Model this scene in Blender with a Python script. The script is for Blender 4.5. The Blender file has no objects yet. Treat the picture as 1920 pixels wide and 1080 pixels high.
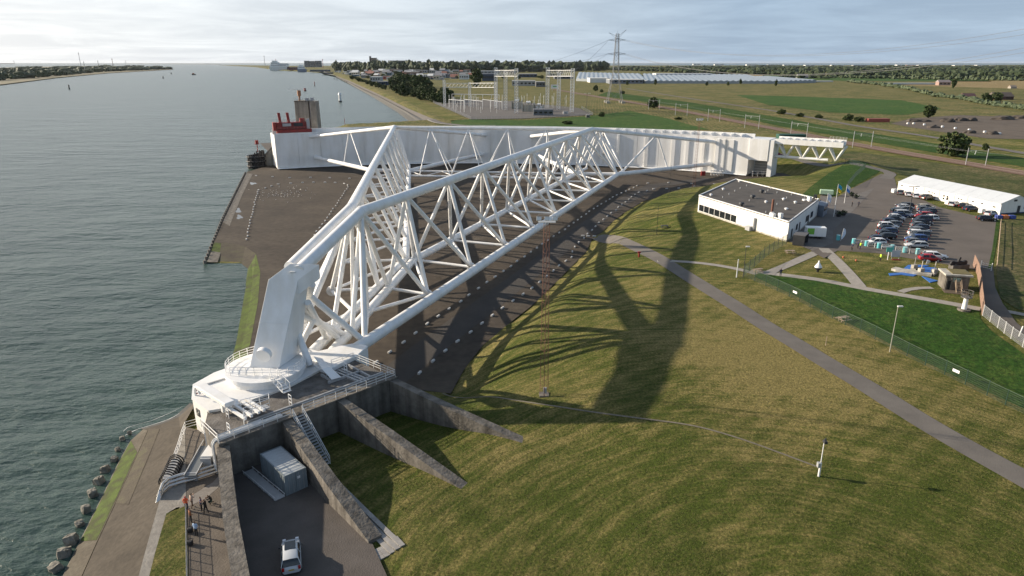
import bpy, bmesh, math, random
import numpy as np
from mathutils import Vector, Matrix, Euler
random.seed(7); np.random.seed(7)
SC = bpy.context.scene
COL = SC.collection
R = math.radians
# ------------------------------------------------------------------ camera
FPX = 1280.0; PITCH = math.atan(423/1280.0); SP, CP = math.sin(PITCH), math.cos(PITCH); CAMZ = 47.5
cam_d = bpy.data.cameras.new('camera'); cam = bpy.data.objects.new('camera', cam_d); COL.objects.link(cam)
cam_d.sensor_width = 36; cam_d.lens = 24; cam_d.clip_end = 90000; cam_d.clip_start = 0.5
cam.location = (0, 0, CAMZ); cam.rotation_euler = (math.pi/2-PITCH, 0, 0)
SC.camera = cam
# ------------------------------------------------------------------ light
SUN_EL = R(19.3); SHAD = Vector((0.961, -0.276, 0)).normalized()       # shadows fall this way over the ground
to_sun = Vector((-SHAD.x*math.cos(SUN_EL), -SHAD.y*math.cos(SUN_EL), math.sin(SUN_EL)))
sd = bpy.data.lights.new('sun', 'SUN'); sd.energy = 5.0; sd.angle = R(0.53); sd.color = (1.0, 0.86, 0.68)
sun = bpy.data.objects.new('sun', sd); COL.objects.link(sun)
sun.rotation_euler = to_sun.to_track_quat('Z', 'Y').to_euler()
W = bpy.data.worlds.new('World'); SC.world = W; W.use_nodes = True
def build_world():
    nt = W.node_tree; N = nt.nodes; L = nt.links; N.clear()
    out = N.new('ShaderNodeOutputWorld'); bg = N.new('ShaderNodeBackground'); L.new(bg.outputs[0], out.inputs[0])
    bg.inputs[1].default_value = 0.088
    sky = N.new('ShaderNodeTexSky'); sky.sky_type = 'NISHITA'; sky.sun_disc = False
    sky.sun_elevation = SUN_EL; sky.sun_rotation = math.atan2(to_sun.x, to_sun.y); sky.altitude = 50
    sky.air_density = 1.0; sky.dust_density = 0.8; sky.ozone_density = 1.2
    tc = N.new('ShaderNodeTexCoord'); sep = N.new('ShaderNodeSeparateXYZ'); L.new(tc.outputs['Generated'], sep.inputs[0])
    add = N.new('ShaderNodeMath'); add.operation = 'ADD'; add.inputs[1].default_value = 0.06; L.new(sep.outputs[2], add.inputs[0])
    mx = N.new('ShaderNodeMath'); mx.operation = 'MAXIMUM'; mx.inputs[1].default_value = 0.03; L.new(add.outputs[0], mx.inputs[0])
    dx = N.new('ShaderNodeMath'); dx.operation = 'DIVIDE'; L.new(sep.outputs[0], dx.inputs[0]); L.new(mx.outputs[0], dx.inputs[1])
    dy = N.new('ShaderNodeMath'); dy.operation = 'DIVIDE'; L.new(sep.outputs[1], dy.inputs[0]); L.new(mx.outputs[0], dy.inputs[1])
    cmb = N.new('ShaderNodeCombineXYZ'); L.new(dx.outputs[0], cmb.inputs[0]); L.new(dy.outputs[0], cmb.inputs[1])
    n1 = N.new('ShaderNodeTexNoise'); n1.inputs['Scale'].default_value = 0.55; n1.inputs['Detail'].default_value = 9; n1.inputs['Roughness'].default_value = 0.62
    n1.inputs['Distortion'].default_value = 0.4
    L.new(cmb.outputs[0], n1.inputs['Vector'])
    rmp = N.new('ShaderNodeValToRGB'); rmp.color_ramp.elements[0].position = 0.40; rmp.color_ramp.elements[1].position = 0.66
    rmp.color_ramp.elements[0].color = (0.86, 0.87, 0.885, 1); rmp.color_ramp.elements[1].color = (1.10, 1.095, 1.08, 1)
    L.new(n1.outputs[0], rmp.inputs[0])
    # thin high cloud veil: forward scattering makes it brighter towards the sun
    dt = N.new('ShaderNodeVectorMath'); dt.operation = 'DOT_PRODUCT'; L.new(tc.outputs['Generated'], dt.inputs[0]); dt.inputs[1].default_value = tuple(to_sun)
    cr = N.new('ShaderNodeValToRGB'); cr.color_ramp.elements[0].position = 0.0; cr.color_ramp.elements[1].position = 0.75
    cr.color_ramp.elements[0].color = (0.38, 0.495, 0.64, 1); cr.color_ramp.elements[1].color = (0.93, 0.95, 0.97, 1)
    ce = cr.color_ramp.elements.new(0.30); ce.color = (0.60, 0.685, 0.775, 1)
    L.new(dt.outputs['Value'], cr.inputs[0])
    sc = N.new('ShaderNodeMix'); sc.data_type = 'RGBA'; sc.blend_type = 'MULTIPLY'; sc.inputs[0].default_value = 1; L.new(cr.outputs[0], sc.inputs[6]); L.new(rmp.outputs[0], sc.inputs[7])
    sm = N.new('ShaderNodeVectorMath'); sm.operation = 'SCALE'; sm.inputs[3].default_value = 7.3; L.new(sc.outputs[2], sm.inputs[0])
    mix = N.new('ShaderNodeMix'); mix.data_type = 'RGBA'; 
    vf = N.new('ShaderNodeMapRange'); vf.inputs[1].default_value = 0.22; vf.inputs[2].default_value = 0.62; vf.inputs[3].default_value = 0.94; vf.inputs[4].default_value = 0.22; L.new(sep.outputs[2], vf.inputs[0]); L.new(vf.outputs[0], mix.inputs[0])   # the veil lies low, clear blue overhead
    L.new(sky.outputs[0], mix.inputs[6]); L.new(sm.outputs[0], mix.inputs[7])
    L.new(mix.outputs[2], bg.inputs[0])
build_world()
SC.view_settings.view_transform = 'Standard'; SC.view_settings.look = 'None'
SC.view_settings.exposure = 0.76; SC.view_settings.gamma = 1.0
SC.render.resolution_x, SC.render.resolution_y = 1024, 576
SC.cycles.max_bounces = 6; SC.cycles.use_denoising = True

# ------------------------------------------------------------------ pixel rays -> places in the world
def ray(px, py):
    u = (px-960)/FPX; v = (540-py)/FPX
    return (u, CP+v*SP, -SP+v*CP)
def U(px, py, z=0.0):
    r = ray(px, py); t = (z-CAMZ)/r[2]; return Vector((r[0]*t, r[1]*t, z))
def VY(px, py, Y):
    r = ray(px, py); t = Y/r[1]; return Vector((r[0]*t, Y, CAMZ+r[2]*t))

# ------------------------------------------------------------------ materials
MATS = {}
def mat(name, col, rough=0.6, metal=0.0, var=0.12, scale=0.6, bump=0.0, bscale=8.0, col2=None, detail=5, streak=0.0, spec=0.5, stretch=(1, 1, 1), sxy=1.1):
    if name in MATS: return MATS[name]
    m = bpy.data.materials.new(name); m.use_nodes = True; nt = m.node_tree; N = nt.nodes; L = nt.links
    b = N['Principled BSDF']; b.inputs['Roughness'].default_value = rough; b.inputs['Metallic'].default_value = metal
    b.inputs['Specular IOR Level'].default_value = spec
    g = N.new('ShaderNodeNewGeometry'); mp = N.new('ShaderNodeMapping'); mp.inputs['Scale'].default_value = stretch
    L.new(g.outputs['Position'], mp.inputs[0])
    n = N.new('ShaderNodeTexNoise'); n.inputs['Scale'].default_value = scale; n.inputs['Detail'].default_value = detail; n.inputs['Roughness'].default_value = 0.65
    L.new(mp.outputs[0], n.inputs['Vector'])
    r = N.new('ShaderNodeValToRGB'); r.color_ramp.elements[0].position = 0.3; r.color_ramp.elements[1].position = 0.7
    c2 = col2 if col2 else tuple(min(1, c*(1+var)) for c in col)
    c1 = col if col2 else tuple(c*(1-var) for c in col)
    r.color_ramp.elements[0].color = (*c1, 1); r.color_ramp.elements[1].color = (*c2, 1)
    L.new(n.outputs[0], r.inputs[0]); last = r.outputs[0]
    if streak > 0:      # rain streaks: noise stretched along z
        mp2 = N.new('ShaderNodeMapping'); mp2.inputs['Scale'].default_value = (sxy, sxy, 0.045); L.new(g.outputs['Position'], mp2.inputs[0])
        n2 = N.new('ShaderNodeTexNoise'); n2.inputs['Scale'].default_value = 1.0; n2.inputs['Detail'].default_value = 6; L.new(mp2.outputs[0], n2.inputs['Vector'])
        r2 = N.new('ShaderNodeValToRGB'); r2.color_ramp.elements[0].position = 0.42; r2.color_ramp.elements[1].position = 0.66
        r2.color_ramp.elements[0].color = (1, 1, 1, 1); v = 1-streak; r2.color_ramp.elements[1].color = (v, v*0.985, v*0.95, 1)
        L.new(n2.outputs[0], r2.inputs[0])
        mm = N.new('ShaderNodeMix'); mm.data_type = 'RGBA'; mm.blend_type = 'MULTIPLY'; mm.inputs[0].default_value = 1
        L.new(last, mm.inputs[6]); L.new(r2.outputs[0], mm.inputs[7]); last = mm.outputs[2]
    L.new(last, b.inputs['Base Color'])
    if bump > 0:
        nb = N.new('ShaderNodeTexNoise'); nb.inputs['Scale'].default_value = bscale; nb.inputs['Detail'].default_value = 6
        L.new(g.outputs['Position'], nb.inputs['Vector'])
        bp = N.new('ShaderNodeBump'); bp.inputs['Strength'].default_value = bump; bp.inputs['Distance'].default_value = 0.2
        L.new(nb.outputs[0], bp.inputs['Height']); L.new(bp.outputs[0], b.inputs['Normal'])
    MATS[name] = m
    return m

def grass_mat(name, green, dry, amount, swath=0.5, swath_rot=0.9, fine=2.2, ring=None):
    """grass sward: patches of green and dry straw, mown swaths, clumps, relief; 'dry' point attribute shifts it"""
    m = bpy.data.materials.new(name); m.use_nodes = True; nt = m.node_tree; N = nt.nodes; L = nt.links
    b = N['Principled BSDF']; b.inputs['Roughness'].default_value = 0.9; b.inputs['Specular IOR Level'].default_value = 0.15
    g = N.new('ShaderNodeNewGeometry')
    def noise(sc, det=5, rough=0.6, vec=None):
        n = N.new('ShaderNodeTexNoise'); n.inputs['Scale'].default_value = sc; n.inputs['Detail'].default_value = det; n.inputs['Roughness'].default_value = rough
        L.new(vec if vec else g.outputs['Position'], n.inputs['Vector']); return n.outputs[0]
    def math_(op, a, bb):
        n = N.new('ShaderNodeMath'); n.operation = op
        for i, x in enumerate((a, bb)):
            if isinstance(x, (int, float)): n.inputs[i].default_value = x
            else: L.new(x, n.inputs[i])
        return n.outputs[0]
    at = N.new('ShaderNodeAttribute'); at.attribute_name = 'dry'
    mp = N.new('ShaderNodeMapping'); mp.inputs['Rotation'].default_value = (0, 0, swath_rot); L.new(g.outputs['Position'], mp.inputs[0])
    wv = N.new('ShaderNodeTexWave'); wv.wave_type = 'BANDS'; wv.inputs['Scale'].default_value = 0.11; wv.inputs['Distortion'].default_value = 5.0
    wv.inputs['Detail'].default_value = 3; wv.inputs['Detail Scale'].default_value = 0.35; L.new(mp.outputs[0], wv.inputs['Vector'])
    wn = N.new('ShaderNodeTexNoise'); wn.inputs['Scale'].default_value = 0.012; wn.inputs['Detail'].default_value = 1; L.new(g.outputs['Position'], wn.inputs['Vector'])
    ws = N.new('ShaderNodeVectorMath'); ws.operation = 'SCALE'; ws.inputs[3].default_value = 70; L.new(wn.outputs['Color'], ws.inputs[0])
    wa = N.new('ShaderNodeVectorMath'); L.new(g.outputs['Position'], wa.inputs[0]); L.new(ws.outputs[0], wa.inputs[1])
    mp2 = N.new('ShaderNodeMapping'); mp2.inputs['Rotation'].default_value = (0, 0, swath_rot+0.15); mp2.inputs['Scale'].default_value = (1.9, 0.05, 1); L.new(wa.outputs[0], mp2.inputs[0])
    if ring:        # mown in wide arcs round a point
        rv = N.new('ShaderNodeVectorMath'); rv.operation = 'SUBTRACT'; L.new(g.outputs['Position'], rv.inputs[0]); rv.inputs[1].default_value = (*ring, 0)
        sx = N.new('ShaderNodeSeparateXYZ'); L.new(rv.outputs[0], sx.inputs[0])
        fl = N.new('ShaderNodeCombineXYZ'); L.new(sx.outputs[0], fl.inputs[0]); L.new(sx.outputs[1], fl.inputs[1])
        ln = N.new('ShaderNodeVectorMath'); ln.operation = 'LENGTH'; L.new(fl.outputs[0], ln.inputs[0])
        at2 = math_('ARCTAN2', sx.outputs[1], sx.outputs[0])
        wob = math_('MULTIPLY', math_('SUBTRACT', noise(0.05, 2), 0.5), 5.0)
        cb = N.new('ShaderNodeCombineXYZ'); L.new(math_('MULTIPLY', math_('ADD', ln.outputs['Value'], wob), 1.5), cb.inputs[0]); L.new(math_('MULTIPLY', at2, 2.6), cb.inputs[1])
        streak = noise(0.9, 5, 0.65, cb.outputs[0])
    else: streak = noise(0.9, 4, 0.6, mp2.outputs[0])
    x = math_('MULTIPLY', math_('SUBTRACT', noise(0.035, 4), 0.5), 1.5)
    x = math_('ADD', x, math_('MULTIPLY', math_('SUBTRACT', noise(0.28, 5), 0.5), 0.9))
    x = math_('ADD', x, math_('MULTIPLY', math_('SUBTRACT', wv.outputs['Fac'], 0.5), 0.34*swath))
    x = math_('ADD', x, math_('MULTIPLY', math_('SUBTRACT', streak, 0.5), 2.7*swath))
    x = math_('ADD', x, math_('MULTIPLY', math_('SUBTRACT', noise(fine, 6, 0.75), 0.5), 1.7))
    x = math_('ADD', x, math_('ADD', at.outputs['Fac'], amount))
    r = N.new('ShaderNodeValToRGB'); r.color_ramp.elements[0].position = 0.12; r.color_ramp.elements[1].position = 0.9
    r.color_ramp.elements[0].color = (*green, 1); r.color_ramp.elements[1].color = (*dry, 1)
    e = r.color_ramp.elements.new(0.5); e.color = (*[0.62*a+0.38*c for a, c in zip(green, dry)], 1)
    L.new(x, r.inputs[0])
    dk = N.new('ShaderNodeValToRGB'); dk.color_ramp.elements[0].position = 0.34; dk.color_ramp.elements[1].position = 0.64
    dk.color_ramp.elements[0].color = (0.34, 0.35, 0.30, 1); dk.color_ramp.elements[1].color = (1.32, 1.30, 1.26, 1)
    L.new(noise(fine*1.4, 7, 0.8), dk.inputs[0])
    mm = N.new('ShaderNodeMix'); mm.data_type = 'RGBA'; mm.blend_type = 'MULTIPLY'; mm.inputs[0].default_value = 1
    L.new(r.outputs[0], mm.inputs[6]); L.new(dk.outputs[0], mm.inputs[7]); L.new(mm.outputs[2], b.inputs['Base Color'])
    bp = N.new('ShaderNodeBump'); bp.inputs['Strength'].default_value = 1.0; bp.inputs['Distance'].default_value = 0.55
    L.new(noise(fine*1.2, 6, 0.75), bp.inputs['Height']); L.new(bp.outputs[0], b.inputs['Normal'])
    MATS[name] = m; return m

WHITE = mat('white paint', (0.78, 0.78, 0.775), 0.38, var=0.05, scale=0.35, streak=0.09, sxy=.6)
WHITE2 = mat('weathered white paint', (0.77, 0.77, 0.765), 0.5, var=0.04, scale=0.2, streak=0.13, sxy=0.28)
DECKW = mat('white deck coating', (0.74, 0.74, 0.73), 0.55, var=0.06, scale=0.6)
CONC = mat('weathered concrete', (0.095, 0.084, 0.072), 0.9, col2=(0.205, 0.185, 0.158), scale=0.7, bump=0.5, bscale=3, streak=0.45)
CONCD = mat('dark stained concrete', (0.075, 0.068, 0.062), 0.92, col2=(0.20, 0.185, 0.17), scale=0.45, bump=0.5, bscale=5, streak=0.25)
CONCT = mat('tower concrete', (0.19, 0.172, 0.145), 0.9, col2=(0.31, 0.285, 0.24), scale=0.5, streak=0.4)
CONCP = mat('pale concrete', (0.36, 0.34, 0.30), 0.9, col2=(0.50, 0.47, 0.41), scale=0.8, streak=0.35)
ASPH = mat('old asphalt', (0.060, 0.050, 0.042), 0.92, col2=(0.095, 0.080, 0.066), scale=0.16, detail=9, bump=0.35, bscale=4)
ASPH2 = mat('lot asphalt', (0.088, 0.073, 0.061), 0.92, col2=(0.125, 0.105, 0.089), scale=0.12, detail=9, bump=0.2, bscale=5)
ROADM = mat('road asphalt', (0.105, 0.094, 0.083), 0.92, col2=(0.150, 0.135, 0.118), scale=0.3, detail=8, bump=0.2, bscale=6)
PAVE = mat('paving', (0.23, 0.21, 0.185), 0.9, col2=(0.31, 0.285, 0.25), scale=1.2)
TILE = mat('concrete slab', (0.22, 0.21, 0.20), 0.9, col2=(0.34, 0.325, 0.30), scale=0.9)
RAILM = mat('galvanised rail', (0.62, 0.62, 0.61), 0.45, var=0.1, scale=2)
STEEL = mat('grey steel', (0.38, 0.39, 0.40), 0.5, metal=0.3, var=0.12)
RUSTM = mat('rusty red mast', (0.13, 0.055, 0.035), 0.8, col2=(0.20, 0.09, 0.06), scale=1.5)
RED = mat('red paint', (0.24, 0.016, 0.014), 0.5, var=0.22, scale=0.6)
DARK = mat('dark metal', (0.03, 0.032, 0.036), 0.6, var=0.2)
BLACK = mat('black rubber', (0.018, 0.018, 0.02), 0.7, var=0.3)
GLASS = mat('dark window glass', (0.012, 0.016, 0.02), 0.06, var=0.2, spec=0.7)
ROOFM = mat('bitumen roofing', (0.050, 0.045, 0.041), 0.93, col2=(0.085, 0.076, 0.068), scale=0.4, detail=8, stretch=(1, 1, 1))
TURQ = mat('turquoise plastic', (0.10, 0.42, 0.46), 0.5, var=0.08)
BLUEP = mat('blue pool floor', (0.03, 0.13, 0.42), 0.5, var=0.1)
WOODM = mat('weathered wood', (0.26, 0.19, 0.13), 0.85, col2=(0.38, 0.30, 0.22), scale=2)
BALLAST = mat('rusty ballast', (0.115, 0.062, 0.040), 0.95, col2=(0.20, 0.125, 0.09), scale=0.9)
SOIL = mat('dark bare soil', (0.060, 0.043, 0.030), 0.95, col2=(0.115, 0.088, 0.062), scale=0.12, detail=8, bump=0.5, bscale=0.6)
GRAVEL = mat('grey gravel', (0.075, 0.068, 0.063), 0.95, col2=(0.115, 0.105, 0.098), scale=0.4, detail=8)
ROCK = mat('weathered rock', (0.075, 0.07, 0.055), 0.9, col2=(0.25, 0.235, 0.20), scale=1.1, bump=0.5, bscale=2.5)
ROCKD = mat('dark wet rock', (0.035, 0.035, 0.033), 0.8, col2=(0.07, 0.068, 0.06), scale=0.4, bump=0.6, bscale=1.0)
MOSS = mat('green weed', (0.040, 0.070, 0.010), 0.9, col2=(0.10, 0.15, 0.022), scale=1.1, detail=8, bump=0.5, bscale=2)
def stain_mat(name, stops, scale, rough=.9, sc2=(1, 1, 1), bump=.4):
    m = bpy.data.materials.new(name); m.use_nodes = True; nt = m.node_tree; N = nt.nodes; L = nt.links; b = N['Principled BSDF']; b.inputs['Roughness'].default_value = rough; b.inputs['Specular IOR Level'].default_value = .25
    g = N.new('ShaderNodeNewGeometry'); mp = N.new('ShaderNodeMapping'); mp.inputs['Scale'].default_value = sc2; L.new(g.outputs['Position'], mp.inputs[0])
    n = N.new('ShaderNodeTexNoise'); n.inputs['Scale'].default_value = scale; n.inputs['Detail'].default_value = 12; n.inputs['Roughness'].default_value = .68; n.inputs['Distortion'].default_value = .6; L.new(mp.outputs[0], n.inputs['Vector'])
    r = N.new('ShaderNodeValToRGB'); e = r.color_ramp.elements; e[0].position, e[0].color = stops[0][0], (*stops[0][1], 1); e[1].position, e[1].color = stops[-1][0], (*stops[-1][1], 1)
    for p, c in stops[1:-1]: q = e.new(p); q.color = (*c, 1)
    L.new(n.outputs[0], r.inputs[0])
    n2 = N.new('ShaderNodeTexNoise'); n2.inputs['Scale'].default_value = scale*14; n2.inputs['Detail'].default_value = 6; L.new(g.outputs['Position'], n2.inputs['Vector'])
    r2 = N.new('ShaderNodeValToRGB'); r2.color_ramp.elements[0].position = .3; r2.color_ramp.elements[1].position = .7; r2.color_ramp.elements[0].color = (.74, .74, .74, 1); r2.color_ramp.elements[1].color = (1.15, 1.15, 1.15, 1); L.new(n2.outputs[0], r2.inputs[0])
    mm = N.new('ShaderNodeMix'); mm.data_type = 'RGBA'; mm.blend_type = 'MULTIPLY'; mm.inputs[0].default_value = 1; L.new(r.outputs[0], mm.inputs[6]); L.new(r2.outputs[0], mm.inputs[7]); L.new(mm.outputs[2], b.inputs['Base Color'])
    bp = N.new('ShaderNodeBump'); bp.inputs['Strength'].default_value = bump; bp.inputs['Distance'].default_value = .08; L.new(n2.outputs[0], bp.inputs['Height']); L.new(bp.outputs[0], b.inputs['Normal'])
    MATS[name] = m; return m
MOSS = stain_mat('green weed cover', ((.30, (.05, .042, .026)), (.42, (.045, .055, .014)), (.55, (.065, .098, .014)), (.72, (.088, .125, .02))), .55)
WEEDY = stain_mat('weedy asphalt', ((.28, (.045, .038, .03)), (.48, (.075, .063, .046)), (.62, (.085, .078, .048)), (.78, (.075, .088, .03))), .35)
BARK = mat('bark', (0.06, 0.045, 0.032), 0.9, var=0.3)
GREENF = mat('green fence wire', (0.018, 0.05, 0.03), 0.6, var=0.2)
CONT = mat('blue grey container', (0.20, 0.235, 0.255), 0.55, var=0.1, scale=0.8, streak=0.12)
HALLROOF = mat('grey white roof sheet', (0.52, 0.55, 0.58), 0.5, var=0.05, scale=0.4)
BLDG = mat('white facade', (0.74, 0.73, 0.70), 0.7, var=0.04, scale=0.5, streak=0.05)
GRASS = grass_mat('meadow grass', (0.074, 0.100, 0.015), (0.290, 0.240, 0.092), 0.44, ring=(24.8, 41.6), swath=0.66, fine=2.6)
LUSH = grass_mat('lush grass', (0.028, 0.074, 0.009), (0.100, 0.135, 0.030), 0.30, swath=0.3, fine=1.0)
FIELDG = grass_mat('green field', (0.042, 0.098, 0.016), (0.13, 0.15, 0.04), 0.2, swath=0.3, fine=0.3)
FIELDY = grass_mat('rough pasture', (0.072, 0.094, 0.02), (0.27, 0.21, 0.095), 0.46, swath=0.9, swath_rot=0.12, fine=0.35)
STUB = grass_mat('stubble field', (0.25, 0.19, 0.09), (0.40, 0.31, 0.17), 0.25, swath=0.4, fine=0.3)
REED = grass_mat('rough reeds', (0.055, 0.075, 0.02), (0.26, 0.20, 0.11), 0.30, swath=0.1, fine=0.9)

def paint(col, name, rough=0.28): return mat(name, col, rough, var=0.03, spec=0.6)

def leaf_mat(name, c1, c2):
    m = bpy.data.materials.new(name); m.use_nodes = True; nt = m.node_tree; N = nt.nodes; L = nt.links
    b = N['Principled BSDF']; b.inputs['Roughness'].default_value = 0.7; b.inputs['Specular IOR Level'].default_value = 0.25
    g = N.new('ShaderNodeNewGeometry'); oi = N.new('ShaderNodeObjectInfo')
    ad = N.new('ShaderNodeMath'); ad.operation = 'ADD'; L.new(g.outputs['Random Per Island'], ad.inputs[0]); L.new(oi.outputs['Random'], ad.inputs[1])
    hf = N.new('ShaderNodeMath'); hf.operation = 'MULTIPLY'; hf.inputs[1].default_value = 0.5; L.new(ad.outputs[0], hf.inputs[0])
    r = N.new('ShaderNodeValToRGB'); r.color_ramp.elements[0].color = (*c1, 1); r.color_ramp.elements[1].color = (*c2, 1)
    L.new(hf.outputs[0], r.inputs[0]); L.new(r.outputs[0], b.inputs['Base Color'])
    MATS[name] = m; return m
LEAF = leaf_mat('tree leaves', (0.022, 0.042, 0.012), (0.070, 0.095, 0.028))
LEAFD = leaf_mat('dark far foliage', (0.020, 0.034, 0.014), (0.048, 0.066, 0.026))
LEAFG = leaf_mat('grey green hedge', (0.050, 0.070, 0.036), (0.10, 0.125, 0.065))

ORD = ['nearest', 'second', 'third', 'fourth', 'fifth', 'sixth', 'seventh', 'eighth', 'ninth', 'tenth', 'eleventh', 'twelfth', 'thirteenth', 'fourteenth', 'fifteenth', 'sixteenth', 'seventeenth', 'eighteenth']
# ------------------------------------------------------------------ object helpers
def tag(o, label=None, cat=None, group=None, kind=None):
    if label: o['label'] = label
    if cat: o['category'] = cat
    if group: o['group'] = group
    if kind: o['kind'] = kind
    return o
def thing(name, label, cat, loc=(0, 0, 0), rz=0.0, group=None):
    o = bpy.data.objects.new(name, None); COL.objects.link(o); o.location = loc; o.rotation_euler = (0, 0, rz); o.empty_display_size = 0.5
    return tag(o, label, cat, group)
class MB:
    """collects faces in world (or local) coordinates, then builds ONE mesh object"""
    def __init__(s): s.v = []; s.f = []; s.m = []; s.sm = []
    def add(s, vs, fs, mi=0, smooth=False):
        n = len(s.v); s.v += [tuple(v) for v in vs]
        for f in fs: s.f.append([i+n for i in f]); s.m.append(mi); s.sm.append(smooth)
        return s
    def box(s, c, d, rz=0.0, mi=0, rot=None):
        c = Vector(c); M = rot if rot else Matrix.Rotation(rz, 3, 'Z')
        vs = [c+M @ Vector((x*d[0]/2, y*d[1]/2, z*d[2]/2)) for x in (-1, 1) for y in (-1, 1) for z in (-1, 1)]
        return s.add(vs, [(0, 1, 3, 2), (4, 6, 7, 5), (0, 4, 5, 1), (2, 3, 7, 6), (0, 2, 6, 4), (1, 5, 7, 3)], mi)
    def tube(s, p, q, r, seg=8, r2=None, mi=0, cap=True):
        p, q = Vector(p), Vector(q); a = (q-p)
        if a.length < 1e-6: return s
        a.normalize(); u = a.orthogonal().normalized(); w = a.cross(u); r2 = r if r2 is None else r2
        vs = []
        for c, rr in ((p, r), (q, r2)):
            for i in range(seg):
                t = 2*math.pi*i/seg; vs.append(c+u*(rr*math.cos(t))+w*(rr*math.sin(t)))
        s.add(vs, [(i, (i+1) % seg, seg+(i+1) % seg, seg+i) for i in range(seg)], mi, seg > 5)
        if cap: s.add(vs, [tuple(range(seg))[::-1], tuple(range(seg, 2*seg))], mi)
        return s
    def prism(s, poly, z0, z1, mi=0, top=None):
        n = len(poly); t = top if top else poly
        vs = [(p[0], p[1], z0 if len(p) < 3 else p[2]) for p in poly]+[(p[0], p[1], z1) for p in t]
        return s.add(vs, [tuple(range(n))[::-1], tuple(range(n, 2*n))]+[(i, (i+1) % n, n+(i+1) % n, n+i) for i in range(n)], mi)
    def hexa(s, b4, t4, mi=0):
        return s.add(list(b4)+list(t4), [(3, 2, 1, 0), (4, 5, 6, 7), (0, 1, 5, 4), (1, 2, 6, 5), (2, 3, 7, 6), (3, 0, 4, 7)], mi)
    def path(s, pts, r, seg=6, mi=0):
        for a, b in zip(pts[:-1], pts[1:]): s.tube(a, b, r, seg, mi=mi)
        return s
    def mesh(s, name, mats, off=(0, 0, 0)):
        me = bpy.data.meshes.new(name); o = Vector(off)
        me.from_pydata([(v[0]-o.x, v[1]-o.y, v[2]-o.z) for v in s.v], [], s.f)
        for m in (mats if isinstance(mats, (list, tuple)) else [mats]): me.materials.append(m)
        me.polygons.foreach_set('material_index', s.m); me.polygons.foreach_set('use_smooth', s.sm)
        me.update(); return me
    def build(s, name, mats, parent=None, local=False):
        off = (0, 0, 0)
        if parent is not None and not local:
            off = parent.location if parent.parent is None else parent.location+parent.parent.location
        me = s.mesh(name, mats, off)
        bm = bmesh.new(); bm.from_mesh(me); bmesh.ops.recalc_face_normals(bm, faces=bm.faces); bm.to_mesh(me); bm.free()
        o = bpy.data.objects.new(name, me); COL.objects.link(o)
        if parent is not None: o.parent = parent
        return o
_unit = {}
def unit_tube(seg, m):
    k = (seg, m.name)
    if k not in _unit:
        b = MB(); b.tube((0, 0, -0.5), (0, 0, 0.5), 1.0, seg); me = b.mesh('tube', m); _unit[k] = me
    return _unit[k]
def wloc(parent):
    v = Vector((0, 0, 0)); p = parent
    while p is not None: v += p.location; p = p.parent
    return v
def tube_obj(name, p, q, r, m, parent, seg=14):
    p, q = Vector(p), Vector(q); a = q-p
    o = bpy.data.objects.new(name, unit_tube(seg, m)); COL.objects.link(o); o.parent = parent
    o.location = (p+q)/2-wloc(parent); o.rotation_mode = 'QUATERNION'; o.rotation_quaternion = a.to_track_quat('Z', 'Y'); o.scale = (r, r, a.length)
    return o
def copy_tree(o, parent=None):
    c = o.copy(); COL.objects.link(c); c.parent = parent
    for ch in o.children: copy_tree(ch, c)
    return c
def setmat(o, m, i=0):
    o.material_slots[i].link = 'OBJECT'; o.material_slots[i].material = m
def bevel(o, w=0.05, seg=2):
    md = o.modifiers.new('bevel', 'BEVEL'); md.width = w; md.segments = seg; md.limit_method = 'ANGLE'; return o

# ------------------------------------------------------------------ the lie of the land
def W2(lst, z=0.0): return [tuple(U(p[0], p[1], p[2] if len(p) > 2 else z)[:2]) for p in lst]
def sdist(poly, X, Y):
    """signed distance to a polygon, positive inside"""
    P = np.array(poly, float); n = len(P)
    if X.size <= 600:
        Q = np.roll(P, -1, 0); xs = X.ravel()[:, None]; ys = Y.ravel()[:, None]; dx = (Q-P)[:, 0][None]; dy = (Q-P)[:, 1][None]; ax = P[:, 0][None]; ay = P[:, 1][None]; by = Q[:, 1][None]
        t = np.clip(((xs-ax)*dx+(ys-ay)*dy)/(dx*dx+dy*dy+1e-12), 0, 1); d = np.sqrt(((xs-ax-t*dx)**2+(ys-ay-t*dy)**2).min(1))
        c = ((ay > ys) != (by > ys)) & (xs < dx*(ys-ay)/np.where(dy == 0, 1e-9, dy)+ax); ins = (c.sum(1) % 2).astype(bool)
        return np.where(ins, d, -d).reshape(X.shape)
    best = np.full(X.shape, 1e18); ins = np.zeros(X.shape, bool)
    for i in range(n):
        ax, ay = P[i]; bx, by = P[(i+1) % n]; dx, dy = bx-ax, by-ay; L2 = dx*dx+dy*dy+1e-12
        t = np.clip(((X-ax)*dx+(Y-ay)*dy)/L2, 0, 1); d = (X-ax-t*dx)**2+(Y-ay-t*dy)**2
        best = np.minimum(best, d)
        c = (ay > Y) != (by > Y)
        with np.errstate(divide='ignore', invalid='ignore'): xi = (bx-ax)*(Y-ay)/(by-ay if by != ay else 1e-9)+ax
        ins ^= c & (X < xi)
    d = np.sqrt(best); return np.where(ins, d, -d)
def sstep(a, b, x): t = np.clip((x-a)/(b-a), 0, 1); return t*t*(3-2*t)
GC = np.array((-19.3, 126.4)); GR = 213.3           # centre and radius of the sector gate's face
def garc(ang, r, z=0.0): return Vector((GC[0]+r*math.sin(ang), GC[1]+r*math.cos(ang), z))   # ang from +y to +x
ANG_L = math.atan2(-109.3-GC[0], 319.8-GC[1]); ANG_R = math.atan2(103.3-GC[0], 300.9-GC[1])
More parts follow.
